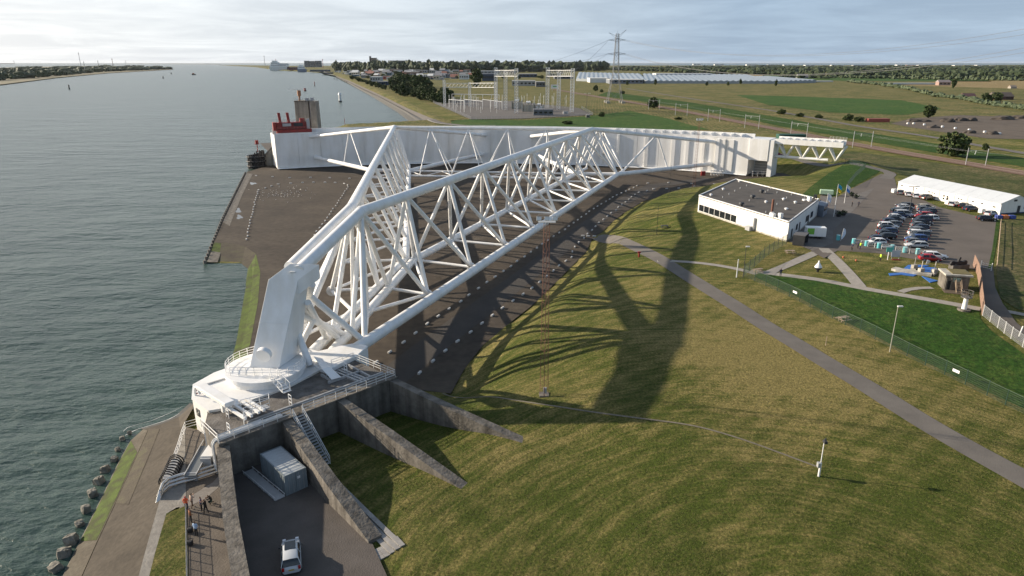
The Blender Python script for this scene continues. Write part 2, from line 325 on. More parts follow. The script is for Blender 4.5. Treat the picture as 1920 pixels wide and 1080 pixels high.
LAND = [(-38, -300), (-40, 20)]+W2([(90, 1080), (140, 985), (190, 900), (240, 830), (300, 796), (360, 752), (420, 706), (438, 650), (449, 590), (458, 540), (462, 506), (446, 498),
        (386, 497), (400, 450), (420, 405), (444, 355), (463, 322)], -1)+[(-122, 345), (-112, 362), (-118, 420)]+W2([(612, 243), (700, 239), (780, 234), (747, 209), (697, 179), (653, 155), (624, 140), (601, 136.5), (560, 134), (520, 132), (480, 126), (411, 122)], -1)+[
        (-3000, 9800), (3000, 11000), (16000, 16000), (16000, -300)]
APRON = W2([(463, 322), (444, 362), (420, 412), (401, 455), (415, 455), (435, 456), (460, 462), (480, 476), (488, 510), (484, 565), (470, 640), (456, 695), (480, 735), (640, 690), (700, 712), (760, 728), (845, 738), (872, 690), (905, 648), (950, 610), (1000, 571), (1050, 522), (1100, 471),
        (1112, 445), (1128, 436), (1150, 415), (1172, 398), (1205, 378), (1250, 365), (1310, 362), (1400, 352), (1458, 347), (1486, 338), (1490, 331), (1470, 325), (1445, 322)])
APRON += [tuple(garc(ANG_R-0.01-i*(ANG_R-ANG_L)/12*0.99, GR+19)[:2]) for i in range(13)]
LOTZ = 8.5
DA = U(412, 832, 7); DA.z = 0; DB = U(740, 708, 7); DB.z = 0; E1 = (DB-DA).normalized(); E2 = Vector((-E1.y, E1.x, 0)); ERZ = math.atan2(E1.y, E1.x); DL = (DB-DA).length
def D(s, t, z=0.0): return DA+E1*s+E2*t+Vector((0, 0, z))
PIT = [tuple(D(a, c)[:2]) for a, c in ((0, 3), (8.5, 3), (7.2, -6), (6.6, -12), (6.0, -21.2), (1.8, -34), (0, -40), (-12, -40), (-6.5, -19.5), (-1, -5))]
LOT = W2([(1535, 330), (1600, 300), (1690, 330), (1918, 372), (1900, 430), (1868, 470), (1858, 560), (1740, 540), (1560, 470), (1480, 470), (1290, 400), (1390, 330)], LOTZ)
CTRL = [(250, 1000, 2.8), (400, 1040, 2.8), (380, 900, 2.8), (600, 1000, 2.4), (500, 900, 2.4), (560, 1060, 2.4), (680, 850, 2.5), (800, 800, 2.9), (885, 925, 3.0), (1020, 846, 3.4), (760, 1060, 2.7), (1000, 1060, 3.4), (1300, 1060, 4.2), (1700, 1060, 5.0), (1900, 1000, 5.4),
        (1020, 740, 5.3), (930, 700, 4.6), (1150, 720, 5.6), (1210, 640, 7.0), (1120, 560, 6.6), (1250, 480, 7.3), (1250, 410, 6.6), (1400, 560, 7.2), (1540, 893, 5.0), (1700, 800, 5.8), (1880, 860, 5.8), (1600, 700, 6.2), (1500, 620, 6.6), (1440, 540, 7.2),
        (1560, 610, 6.6), (1720, 690, 5.9), (1900, 770, 5.6), (1520, 520, 8.3), (1700, 560, 8.3), (1830, 580, 8.2), (1900, 640, 7.4), (1900, 560, 8.2), (1560, 330, 6.5), (1300, 262, 6), (1560, 262, 6), (1900, 330, 6.5), (1100, 242, 5.2), (750, 242, 4.2), (1500, 300, 6)]
_C = np.array([(*U(a, b, c)[:2], c) for a, b, c in CTRL])
def plateau(X, Y):
    if X.size <= 600:
        sg = (6+0.09*np.hypot(_C[:, 0], _C[:, 1]))[None]; w = 1.0/(((X.ravel()[:, None]-_C[:, 0][None])**2+(Y.ravel()[:, None]-_C[:, 1][None])**2)/(sg*sg)+0.35)**2
        p = ((w*_C[:, 2][None]).sum(1)/w.sum(1)).reshape(X.shape); k = sstep(380, 520, Y); return p*(1-k)+4.0*k
    num = np.zeros(X.shape); den = np.zeros(X.shape)
    for cx, cy, cz in _C:
        s = 6+0.09*math.hypot(cx, cy); w = 1.0/(((X-cx)**2+(Y-cy)**2)/(s*s)+0.35)**2; num += w*cz; den += w
    p = num/den; k = sstep(380, 520, Y); return p*(1-k)+4.0*k
def terrain(X, Y, with_apron=True):
    X = np.asarray(X, float); Y = np.asarray(Y, float)
    h = plateau(X, Y)
    dl = -sdist(LOT, X, Y); k = sstep(0, 14, dl); h = (LOTZ-0.05)*(1-k)+h*k
    dp = -sdist(PIT, X, Y); k = sstep(0, 2.0, dp); h = 2.3*(1-k)+h*k
    da = -sdist(APRON, X, Y); h = np.where(da > 0, h*(0.55*sstep(-0.6, 11, da)+0.45*sstep(0, 26, da)), -0.35)
    h = np.where((X < -38) & (Y > 95) & (Y < 325) & (da > 0), np.minimum(h, -0.95), h)
    ds = sdist(LAND, X, Y); h = np.minimum(h, -1.6+0.36*ds)
    return np.maximum(h, -4.0)
def hz(x, y): return float(terrain(np.array([x]), np.array([y]))[0])
def G(px, py, n=24):
    z = 5.0
    for _ in range(n):
        p = U(px, py, z); z2 = max(hz(p.x, p.y), -1.0)
        if abs(z2-z) < 0.004: z = z2; break
        z = 0.45*z+0.55*z2
    return U(px, py, z)

def build_ground():
    q0, q1 = 25.0, 15000.0; nr = 520
    Yq = q0*(q1/q0)**(np.arange(nr)/(nr-1)); Ys = np.concatenate([np.arange(-60, -36, 4.0), Yq-60.0])
    a = np.arange(-1.35, 1.3501, 0.0052)
    Xg = (Ys[:, None]+62)*a[None, :]; Yg = np.repeat(Ys[:, None], len(a), 1)
    near = Yg < 900
    Z = np.zeros(Xg.shape)
    Z = terrain(Xg, Yg)
    dry = np.zeros(Xg.shape)
    for px, py, rad, val in DRY:
        c = G(px, py); dry += val*np.exp(-((Xg-c.x)**2+(Yg-c.y)**2)/(rad*rad))
    da = -sdist(APRON, Xg, Yg); dry += np.where((da > 0) & (da < 6) & (Yg > 90), 0.22*(1-np.clip(da, 0, 6)/6), 0)
    nR, nC = Xg.shape; idx = np.arange(nR*nC).reshape(nR, nC)
    F = np.stack([idx[:-1, :-1], idx[:-1, 1:], idx[1:, 1:], idx[1:, :-1]], -1).reshape(-1, 4)
    zf = Z.ravel()[F].max(1); F = F[zf > -3.9]
    yc = Yg.ravel()[F].mean(1)
    used = np.unique(F); remap = np.full(nR*nC, -1); remap[used] = np.arange(len(used)); F = remap[F]
    co = np.stack([Xg.ravel()[used], Yg.ravel()[used], Z.ravel()[used]], 1)
    me = bpy.data.meshes.new('ground'); me.vertices.add(len(co)); me.vertices.foreach_set('co', co.ravel())
    me.loops.add(F.size); me.loops.foreach_set('vertex_index', F.ravel().astype(np.int32))
    me.polygons.add(len(F)); me.polygons.foreach_set('loop_start', np.arange(0, F.size, 4, dtype=np.int32)); me.polygons.foreach_set('loop_total', np.full(len(F), 4, np.int32))
    me.materials.append(GRASS); me.materials.append(FIELDY)
    me.polygons.foreach_set('material_index', (yc > 430).astype(np.int32)); me.polygons.foreach_set('use_smooth', np.ones(len(F), bool))
    at = me.attributes.new('dry', 'FLOAT', 'POINT'); at.data.foreach_set('value', dry.ravel()[used].astype(np.float32))
    me.update(calc_edges=True); me.validate()
    o = bpy.data.objects.new('ground', me); COL.objects.link(o); tag(o, kind='structure')
DRY = [(1000, 1040, 16, -0.06), (1700, 930, 9, -0.3), (1450, 690, 16, 0.34), (1250, 560, 14, 0.2), (1100, 880, 10, 0.05), (1320, 640, 14, 0.15), (700, 800, 7, -0.3), (850, 790, 7, -0.28),
       (720, 950, 6, 0.25), (1230, 400, 10, 0.1), (1180, 480, 8, -0.1), (1500, 700, 10, 0.2), (1400, 460, 9, 0.0), (1500, 400, 12, -0.1), (1640, 640, 12, 0.15), (1320, 900, 14, -0.12), (1560, 320, 18, -0.1), (1050, 640, 9, -0.15), (960, 680, 7, -0.1)]
build_ground()

def drape(name, poly, m, off=0.05, step=None, parent=None, kind='structure', flatz=None):
    """a sheet cut to the polygon and laid over the ground"""
    bm = bmesh.new(); vs = [bm.verts.new((p[0], p[1], 0)) for p in poly]; bm.faces.new(vs)
    if flatz is None:
        xs = [p[0] for p in poly]; ys = [p[1] for p in poly]
        st = step or max(max(xs)-min(xs), max(ys)-min(ys))/24
        for ax, lo, hi in ((0, min(xs), max(xs)), (1, min(ys), max(ys))):
            t = lo+st*0.5
            while t < hi:
                co = [0, 0, 0]; no = [0, 0, 0]; co[ax] = t; no[ax] = 1
                bmesh.ops.bisect_plane(bm, geom=bm.verts[:]+bm.edges[:]+bm.faces[:], plane_co=co, plane_no=no); t += st
    bmesh.ops.triangulate(bm, faces=[f for f in bm.faces if len(f.verts) > 4])
    if flatz is None:
        X = np.array([v.co.x for v in bm.verts]); Y = np.array([v.co.y for v in bm.verts]); Zt = terrain(X, Y)+off
        for v, z in zip(bm.verts, Zt): v.co.z = z
    else:
        for v in bm.verts: v.co.z = flatz
    bmesh.ops.recalc_face_normals(bm, faces=bm.faces)
    if bm.faces and sum(f.normal.z for f in bm.faces) < 0: bmesh.ops.reverse_faces(bm, faces=bm.faces)
    for f in bm.faces: f.smooth = True
    me = bpy.data.meshes.new(name); bm.to_mesh(me); bm.free(); me.materials.append(m)
    o = bpy.data.objects.new(name, me); COL.objects.link(o)
    if parent: o.parent = parent
    elif kind: tag(o, kind=kind)
    return o
def pxd(name, pts, m, off=0.05, z=None, **k):
    poly = [tuple((G(*p) if z is None else U(p[0], p[1], z))[:2]) for p in pts]
    return drape(name, poly, m, off, flatz=(z if z is not None and k.pop('flat', False) else None), **k)
def strip(name, line, width, m, off=0.06, step=2.5, n=3, tagit=True, flat=False, parent=None):
    """a path of given width along a polyline of world points"""
    pts = [Vector(p[:2]+(0,)) if isinstance(p, tuple) else Vector((p.x, p.y, 0)) for p in line]; dense = [pts[0]]
    for a, b in zip(pts[:-1], pts[1:]):
        k = max(1, int((b-a).length/step))
        dense += [a.lerp(b, i/k) for i in range(1, k+1)]
    # smooth
    for _ in range(3):
        dense = [dense[0]]+[(dense[i-1]+dense[i]*2+dense[i+1])/4 for i in range(1, len(dense)-1)]+[dense[-1]]
    V = []; wd = width if callable(width) else (lambda t: width)
    for i, p in enumerate(dense):
        d = (dense[min(i+1, len(dense)-1)]-dense[max(i-1, 0)]).normalized(); nrm = Vector((-d.y, d.x, 0)); w = wd(i/(len(dense)-1))
        for j in range(n+1): V.append(p+nrm*(w*(j/n-0.5)))
    X = np.array([v.x for v in V]); Y = np.array([v.y for v in V]); Zt = terrain(X, Y)+off
    b = MB(); b.v = [(v.x, v.y, z) for v, z in zip(V, Zt)]
    for i in range(len(dense)-1):
        for j in range(n): b.f.append([i*(n+1)+j, i*(n+1)+j+1, (i+1)*(n+1)+j+1, (i+1)*(n+1)+j]); b.m.append(0); b.sm.append(True)
    o = b.build(name, m, parent)
    if o.data.polygons[0].normal.z < 0: o.data.flip_normals()
    if tagit: tag(o, kind='structure')
    return o
def loft(name, rows, m, parent=None, kind='structure'):
    """sheet between polylines given as lists of world points (same count)"""
    b = MB(); n = len(rows[0])
    for r in rows: b.v += [tuple(p) for p in r]
    for i in range(len(rows)-1):
        for j in range(n-1): b.f.append([i*n+j, i*n+j+1, (i+1)*n+j+1, (i+1)*n+j]); b.m.append(0); b.sm.append(False)
    o = b.build(name, m, parent)
    if sum(p.normal.z for p in o.data.polygons) < 0: o.data.flip_normals()
    if kind: tag(o, kind=kind)
    return o

# ------------------------------------------------------------------ water
def water_mat():
    m = bpy.data.materials.new('river water'); m.use_nodes = True; nt = m.node_tree; N = nt.nodes; L = nt.links
    b = N['Principled BSDF']; b.inputs['Roughness'].default_value = 0.26; b.inputs['IOR'].default_value = 1.33
    g = N.new('ShaderNodeNewGeometry')
    n0 = N.new('ShaderNodeTexNoise'); n0.inputs['Scale'].default_value = 0.012; n0.inputs['Detail'].default_value = 4; L.new(g.outputs['Position'], n0.inputs['Vector'])
    r = N.new('ShaderNodeValToRGB'); r.color_ramp.elements[0].position = 0.35; r.color_ramp.elements[1].position = 0.7
    r.color_ramp.elements[0].color = (0.030, 0.058, 0.047, 1); r.color_ramp.elements[1].color = (0.048, 0.080, 0.066, 1)
    L.new(n0.outputs[0], r.inputs[0]); L.new(r.outputs[0], b.inputs['Base Color'])
    last = None
    for sc, st, dist, rot, sx in ((0.05, 0.5, 2.0, 0.4, 0.4), (0.16, 0.6, 0.9, 0.5, 0.45), (0.55, 0.7, 0.36, 0.25, 0.5), (1.9, 0.5, 0.07, 0.7, 0.7)):
        mp = N.new('ShaderNodeMapping'); mp.inputs['Rotation'].default_value = (0, 0, rot); mp.inputs['Scale'].default_value = (sx, 1, 1); L.new(g.outputs['Position'], mp.inputs[0])
        n = N.new('ShaderNodeTexNoise'); n.inputs['Scale'].default_value = sc; n.inputs['Detail'].default_value = 5; n.inputs['Roughness'].default_value = 0.55; L.new(mp.outputs[0], n.inputs['Vector'])
        bp = N.new('ShaderNodeBump'); bp.inputs['Strength'].default_value = st; bp.inputs['Distance'].default_value = dist*2.2
        L.new(n.outputs[0], bp.inputs['Height'])
        if last: L.new(last, bp.inputs['Normal'])
        last = bp.outputs[0]
    L.new(last, b.inputs['Normal'])
    return m
WATER = water_mat()
b = MB(); b.add([(-60000, -400, -1), (60000, -400, -1), (60000, 70000, -1), (-60000, 70000, -1)], [(0, 1, 2, 3)])
tag(b.build('river', WATER), kind='structure')

# ------------------------------------------------------------------ apron, roads, paths
apron_dark = stain_mat('apron asphalt', ((.25, (.034, .029, .024)), (.42, (.058, .047, .037)), (.58, (.075, .061, .047)), (.78, (.105, .088, .068))), .045, sc2=(1, 1.6, 1))
drape('apron', APRON, apron_dark, flatz=0.0)
# dark strip outside the arm: the lower chord's shadow put into the colour
b = None
lane = [U(*p, 0) for p in ((700, 735), (800, 655), (900, 580), (1000, 505), (1080, 440), (1150, 388), (1225, 348), (1330, 335))]  # centre line of the painted shadow strip
def flat_strip(name, line, w, m, z):
    b = MB(); n = len(line); L_ = []
    for i, p in enumerate(line):
        d = (line[min(i+1, n-1)]-line[max(i-1, 0)]).normalized(); nr = Vector((-d.y, d.x, 0)); L_ += [p+nr*w/2, p-nr*w/2]
    b.add([(v.x, v.y, z) for v in L_], [(2*i, 2*i+1, 2*i+3, 2*i+2) for i in range(n-1)])
    o = b.build(name, m)
    if o.data.polygons[0].normal.z < 0: o.data.flip_normals()
    return tag(o, kind='structure')
flat_strip('chord_shadow_strip', lane, 6.0, mat('shadow toned asphalt', (0.036, 0.032, 0.029), 0.93, col2=(0.056, 0.049, 0.044), scale=0.25, detail=8, bump=0.25, bscale=5), 0.012)
# puddles near the left rim
PUD = mat('puddle water', (0.05, 0.05, 0.05), 0.03, var=0.05)
for i, (px, py, w, h) in enumerate(((447, 395, 9, 9), (449, 407, 11, 8), (474, 344, 12, 4))):
    pts = [];
    for k in range(14):
        t = 2*math.pi*k/14; rr = 1+0.3*math.sin(3*t+i)+0.15*math.sin(5*t)
        pts.append(tuple(U(px+w/2*rr*math.cos(t), py+h/2*rr*math.sin(t), 0)[:2]))
    drape('puddle', pts, PUD, flatz=0.012)
# paved / gravel places
road = [U(*p, z) for p, z in (((1118, 436), 1.2), ((1150, 446), 3.5), ((1200, 474), 5.5), ((1260, 508), 6.4), ((1330, 549), 6.7), ((1430, 610), 6.6), ((1540, 676), 6.2), ((1650, 742), 5.9), ((1760, 810), 5.8), ((1840, 856), 5.7), ((1960, 922), 5.6))]
strip('road', [tuple(p[:2]) for p in road], 3.6, ROADM)
side = [G(*p) for p in ((1232, 490), (1290, 490), (1350, 497), (1400, 508), (1420, 514))]
strip('side_path', [tuple(p[:2]) for p in side], 1.6, PAVE)
for nm, pts, w in (('garden_path', ((1408, 508), (1450, 516), (1500, 519), (1560, 528), (1620, 542), (1700, 556), (1780, 568), (1838, 580)), 1.9), ('slanting_path', ((1436, 514), (1480, 496), (1530, 474)), 2.1), ('diagonal_path', ((1544, 466), (1570, 490), (1598, 520), (1612, 538)), 2.3),
                   ('bunker_path', ((1688, 548), (1697, 541), (1715, 538), (1748, 540)), 1.3)):
    strip(nm, [tuple(G(*p)[:2]) for p in pts], w, PAVE, off=0.07)
field_path = [G(*p) for p in ((830, 738), (900, 745), (1000, 757), (1100, 772), (1200, 785), (1300, 797), (1400, 826), (1470, 852), (1530, 875))]
strip('stone_track', [tuple(p[:2]) for p in field_path], 0.3, mat('worn stone', (0.10, 0.09, 0.06), 0.9, col2=(0.19, 0.165, 0.125), scale=2.5), off=0.05, step=1.5, n=1)
# parking lot
lot_poly = [(1520, 470), (1560, 455), (1560, 430), (1545, 400), (1552, 380), (1600, 352), (1652, 326), (1676, 330), (1682, 352), (1760, 388), (1868, 414), (1864, 470), (1860, 500), (1830, 506), (1800, 500), (1740, 490), (1640, 474), (1570, 470), (1545, 484)]
pxd('parking_lot', lot_poly, ASPH2, z=LOTZ, flat=True)
forecourt = [(1478, 452), (1536, 400), (1538, 366), (1585, 372), (1640, 352), (1600, 395), (1562, 432), (1562, 456), (1524, 470)]
pxd('forecourt', [(x, y) for x, y in forecourt], mat('forecourt asphalt', (0.10, 0.088, 0.08), 0.92, col2=(0.15, 0.135, 0.122), scale=0.3, detail=8), z=LOTZ+0.02, flat=True)
strip('service_road', [tuple(G(*p)[:2]) for p in ((1660, 335), (1676, 324), (1640, 316), (1580, 306), (1490, 296), (1380, 276), (1280, 258), (1150, 245), (900, 243), (760, 241))], 4.0, ROADM, off=0.08, step=4)
lane2 = [(1834, 505), (1862, 503), (1866, 540), (1880, 570), (1905, 605), (1950, 640), (1950, 668), (1890, 625), (1858, 600), (1846, 585), (1838, 545)]
pxd('gate_lane', lane2, ASPH2, off=0.07, step=2.0)
strip('branch_path', [tuple(G(*p)[:2]) for p in ((1876, 582), (1905, 588), (1950, 596))], 1.4, PAVE)
# lush slope behind the green fence
pxd('lush_grass', [(1416, 508), (1460, 516), (1520, 522), (1600, 540), (1700, 558), (1790, 573), (1836, 582), (1838, 598), (1860, 622), (1930, 672), (1940, 775), (1850, 735), (1700, 662), (1560, 592), (1470, 545), (1416, 520)], LUSH, off=0.06, step=2.2)
pxd('lush_grass', [(1480, 388), (1520, 350), (1600, 300), (1650, 322), (1604, 348), (1556, 372), (1545, 360)], LUSH, off=0.05, step=3)
pxd('lush_grass', [(1868, 414), (1876, 412), (1868, 460), (1860, 505), (1852, 505), (1860, 470)], LUSH, off=0.06, step=1.5)
pxd('rough_reeds', [(1876, 412), (1990, 420), (1990, 600), (1905, 580), (1876, 560), (1868, 520), (1872, 470)], REED, off=0.10, step=2.5)
pxd('rough_reeds', [(1690, 328), (1740, 333), (1930, 372), (1990, 372), (1990, 330), (1800, 312), (1600, 284), (1560, 290)], REED, off=0.10, step=4)
# pool shaped model terrain, bunker earth

# ================================================================== the storm surge gate with its two lattice arms
def ppx(p):
    z = p[2]-CAMZ; d = p[1]*CP-z*SP; return 960+FPX*p[0]/d
def gate_at(px, z, r=None):
    lo, hi = -0.8, 0.8
    for _ in range(40):
        mid = (lo+hi)/2
        if ppx(garc(mid, r or GR, z)) < px: lo = mid
        else: hi = mid
    return garc((lo+hi)/2, r or GR, z)
AXB = Vector((-29.4, 86, 0)); AXA = R(6.5); AX = Vector((math.sin(AXA), math.cos(AXA), 0)); AXN = Vector((math.cos(AXA), -math.sin(AXA), 0))
def mirror(p):
    r = Vector(p)-AXB; return AXB+AX*(r.dot(AX))-AXN*(r.dot(AXN))+Vector((0, 0, r.z))
def AXP(along, side, z): return AXB+AX*along+AXN*side+Vector((0, 0, z))
def build_gate():
    g = thing('storm_surge_gate', 'huge white curved flood gate with its two white lattice tube arms', 'flood gate', AXB)
    KR = U(677, 397, 24.3); T8 = U(1110, 242.5, 23); T0 = KR.lerp(T8, 0.093)
    O0 = U(802, 552, 6); O8 = U(1158, 327, 6); I8 = U(1080, 326, 6)
    I0 = AXP(39.8, 0.95, 6); I1 = AXP(60.0, 0.95, 6); IB = AXP(6, 1.5, 6.2); OB = U(684, 641, 6.6); O00 = U(668, 654, 6.8)
    n = 8
    T = [T0.lerp(T8, k/n) for k in range(n+1)]; O = [O0.lerp(O8, k/n) for k in range(n+1)]
    I = [I0]+[I1.lerp(I8, k/(n-1)) for k in range(n)]
    HT = U(568, 502, 20.9)
    RC, RB, RS = 0.92, 0.40, 0.31
    for sgn in (1, -1):
        KL = U(659, 390, 24.3); HL = U(552, 495, 20.9)
        f = (lambda p: Vector(p)) if sgn > 0 else (lambda p: KL if p is KR else HL if p is HT else mirror(p))
        Tn = T if sgn > 0 else [mirror(KL.lerp(mirror(T8), .093).lerp(mirror(T8), q/n)) for q in range(n+1)]
        def tb(nm, p, q, r, seg=16): return tube_obj(nm, f(p), f(q), r, WHITE, g, seg)
        tube_obj('top_chord', f(HT)-(f(KR)-f(HT)).normalized()*1.3, f(KR), RC, WHITE, g, 24); tb('top_chord', KR, T8, RC, 24)
        tb('lower_chord', O00, O8, RC, 24); tb('lower_chord', I1, I8, RC*0.94, 24); tb('spine_chord', IB, I1, RC*0.9, 24)
        tb('lower_chord', I8, I8+(I8-I1).normalized()*16, 0.6); tb('lower_chord', O8, O8+(O8-O0).normalized()*10, 0.6)
        for k in range(n+1):
            tb('brace', Tn[k], O[k], RB); tb('brace', Tn[k], I[k], RB); tb('brace', I[k], O[k], RS)
            if k < n:
                tb('brace', Tn[k], O[k+1], RB); tb('brace', Tn[k], I[k+1], RB); tb('brace', I[k+1], O[k], RS)
        for q0, q1, lst in ((Tn[0], T8, Tn), (O0, O8, O), (I1, I8, I[1:])):
            d = (q1-q0).normalized()*.22
            for p in lst[:-1]: tb('joint_ring', p-d, p+d, RC*1.035, 24)
        tb('brace', KR, O[0], RB*1.05); tb('brace', KR, I[0], RB); tb('brace', KR, OB, RB*1.15); tb('brace', KR, AXP(17, 1.6, 6.4), RB)
        tb('brace', KR, AXP(26, 1.3, 6.2), RB*0.9); tb('brace', OB, AXP(26, 1.3, 6.2), RS); tb('brace', O[0], AXP(26, 1.3, 6.2), RS*1.1)
        tb('brace', U(553, 532, 18.3), OB, RB*1.2); tb('brace', U(556, 566, 16), U(634, 634, 6.8), RB*1.1)
        # collar where the chord bends
        tube_obj('collar', f(KR)-(f(KR)-f(HT)).normalized()*0.5, f(KR)+(f(T8)-f(KR)).normalized()*0.1, RC*1.05, WHITE, g, 24)
        # split tubes to the gate
        if sgn > 0: ends = [(995, 13.4, 13.6), (1340, 13.8, 13.6)]; be = [(1006, 4.6), (1332, 4.0)]
        else: ends = [(582, 14.4, 14.0), (910, 13.8, 13.6)]; be = [(592, 4.8), (905, 4.6)]
        TW = f(T8); OW, IW = f(O8), f(I8)
        for px, z, _ in ends:
            e = gate_at(px, z); tube_obj('top_strut', TW, e, 0.74, WHITE, g, 20)
            d = (TW-e).normalized(); tube_obj('strut_shoe', e+d*5.5, e-d*0.5, 0.78, WHITE, g, 20)
        lo = sorted([OW, IW], key=lambda p: p.x)
        for (px, z), s in zip(be, lo):
            e = gate_at(px, z); tube_obj('bottom_strut', s, e, 0.86, WHITE, g, 20)
            d = (s-e).normalized(); tube_obj('strut_shoe', e+d*6.5, e-d*0.5, 0.95, WHITE, g, 20)
        tube_obj('cross_tube', OW, IW, 0.75, WHITE, g, 20)
        # fan that carries the top node down to the lower plane beyond the last panel
        d2 = (T8-T0).normalized(); P1 = T8+d2*11+Vector((0, 0, -1.2)); P2 = T8+d2*22+Vector((0, 0, -2.6))
        tb('tail_chord', T8, P2, 0.42)
        ext = lambda a, L_: a+(a-(O0 if a is O8 else I1)).normalized()*L_
        tb('brace', P1, O8, RB*0.9); tb('brace', P1, I8, RB*0.9); tb('brace', P1, ext(O8, 9.5), RB*0.9); tb('brace', P2, ext(O8, 9.5), RB*0.85); tb('brace', P2, ext(I8, 15), RB*0.8); tb('brace', P1, ext(I8, 15), RB*0.8)
        ec = gate_at(ppx(P2)+28*sgn, 4)
        tb_ = tube_obj('brace', f(P2) if sgn < 0 else P2, gate_at(ppx(f(P2)), 6), 0.3, WHITE, g, 10)
    # thin hangers between the struts
    TR, TL = T8, mirror(T8)
    def on(a, b, px):
        t0, t1 = 0.0, 1.0
        for _ in range(40):
            m = (t0+t1)/2; p = a.lerp(b, m)
            if (ppx(p) < px) == (ppx(a) < ppx(b)): t0 = m
            else: t1 = m
        return a.lerp(b, t0)
    oL = mirror(O8)
    tl, bl = gate_at(582, 14.4), gate_at(592, 4.8); tr, br = gate_at(1340, 13.8), gate_at(1332, 4.0)
    tube_obj('hanger', on(TL, tl, 654), on(oL, bl, 645), 0.26, WHITE, g, 10)
    tube_obj('hanger', on(TL, tl, 657), oL.lerp(bl, 0.12), 0.2, WHITE, g, 10)
    tube_obj('hanger', on(TR, tr, 1233), on(O8, br, 1252), 0.3, WHITE, g, 10)
    tube_obj('hanger', on(TR, tr, 1230), O8+(O8-O0).normalized()*9, 0.42, WHITE, g, 10)
    # tie between both arms: one upper tube, two lower ones, V-braces between
    tube_obj('tie_chord', TL, TR, 0.62, WHITE, g, 18)
    a1, b1 = mirror(I8), I8; sh = AX*-10
    a2, b2 = mirror(I[7]).lerp(mirror(I8), 0.35), I[7].lerp(I8, 0.35)
    tube_obj('tie_chord', a1, b1, 0.42, WHITE, g, 14); tube_obj('tie_chord', a2, b2, 0.42, WHITE, g, 14)
    m = 5
    for k in range(m):
        tp = TL.lerp(TR, (k+0.95)/m*0.985-0.0)
        for (a, bb) in ((a1, b1), (a2, b2)):
            tube_obj('tie_brace', tp, a.lerp(bb, (k+0.35)/m), 0.2, WHITE, g, 8)
            if k < m-1: tube_obj('tie_brace', tp, a.lerp(bb, (k+1.35)/m), 0.2, WHITE, g, 8)
        tube_obj('tie_brace', a1.lerp(b1, k/m), a2.lerp(b2, (k+0.5)/m), 0.18, WHITE, g, 8); tube_obj('tie_brace', a2.lerp(b2, (k+0.5)/m), a1.lerp(b1, (k+1)/m), 0.18, WHITE, g, 8)
    # ---------------- curved wall: plates with seams, base rim, stiffeners, top walk
    nP = 22; da = (ANG_R-ANG_L)/nP; TH = 15.0; ZT = 16.0
    for i in range(nP):
        a0 = ANG_L+i*da; b = MB(); ns = 3; gap = 0.05/GR; front = []; back = []; prou = 0.02*(i % 3 == 1)
        for k in range(ns+1):
            a = a0+gap+(da-2*gap)*k/ns
            front.append(garc(a, GR-prou)[:2]); back.append(garc(a, GR+0.6)[:2])
        b.prism(front+back[::-1], 0.95, ZT)
        b.build('wall_plate', WHITE2, g)
    b = MB()
    for i in range(44):        # hull behind the plates
        a0 = ANG_L+i*(ANG_R-ANG_L)/44; a1_ = ANG_L+(i+1)*(ANG_R-ANG_L)/44
        b.hexa([garc(a0, GR+0.4, 0.5), garc(a1_, GR+0.4, 0.5), garc(a1_, GR+TH, 0.5), garc(a0, GR+TH, 0.5)], [garc(a0, GR+0.4, ZT-0.35), garc(a1_, GR+0.4, ZT-0.35), garc(a1_, GR+TH, ZT-0.35), garc(a0, GR+TH, ZT-0.35)])
    b.build('hull', WHITE2, g)
    b = MB()
    for i in range(44):        # projecting base rim
        a0 = ANG_L+i*(ANG_R-ANG_L)/44; a1_ = ANG_L+(i+1)*(ANG_R-ANG_L)/44
        b.hexa([garc(a0, GR-1.3, 0.35), garc(a1_, GR-1.3, 0.35), garc(a1_, GR+1, 0.35), garc(a0, GR+1, 0.35)], [garc(a0, GR-1.1, 0.75), garc(a1_, GR-1.1, 0.75), garc(a1_, GR+1, 1.0), garc(a0, GR+1, 1.0)])
    b.build('base_rim', WHITE, g)
    def vbox(a, w, r0, r1, z0, z1): # box on the arc: angular width in metres
        h = w/2/GR; return [garc(a-h, r0, z0), garc(a+h, r0, z0), garc(a+h, r1, z0), garc(a-h, r1, z0)], [garc(a-h, r0, z1), garc(a+h, r0, z1), garc(a+h, r1, z1), garc(a-h, r1, z1)]
    def ang(px): p = gate_at(px, 8); return math.atan2(p.x-GC[0], p.y-GC[1])
    for px, w in ((1128, 1.2), (1160, 0.8), (1212, 1.6), (1262, 1.6), (1288, 1.4), (1318, 1.2), (1344, 1.5), (1356, 1.0), (1370, 2.0)):
        b = MB(); b.hexa(*vbox(ang(px), w, GR-0.5, GR+0.1, 1.0, 15.2)); b.build('stiffener', WHITE, g)
    for px in (600, 672, 690, 728, 800, 838, 885, 935, 990, 1050):
        b = MB(); b.hexa(*vbox(ang(px), 0.5, GR-0.09, GR+0.1, 1.0, 15.6)); b.build('stiffener', WHITE2, g)
    # top walk: front parapet, rear parapet, cross ribs towards the right end
    b = MB(); b2_ = MB()
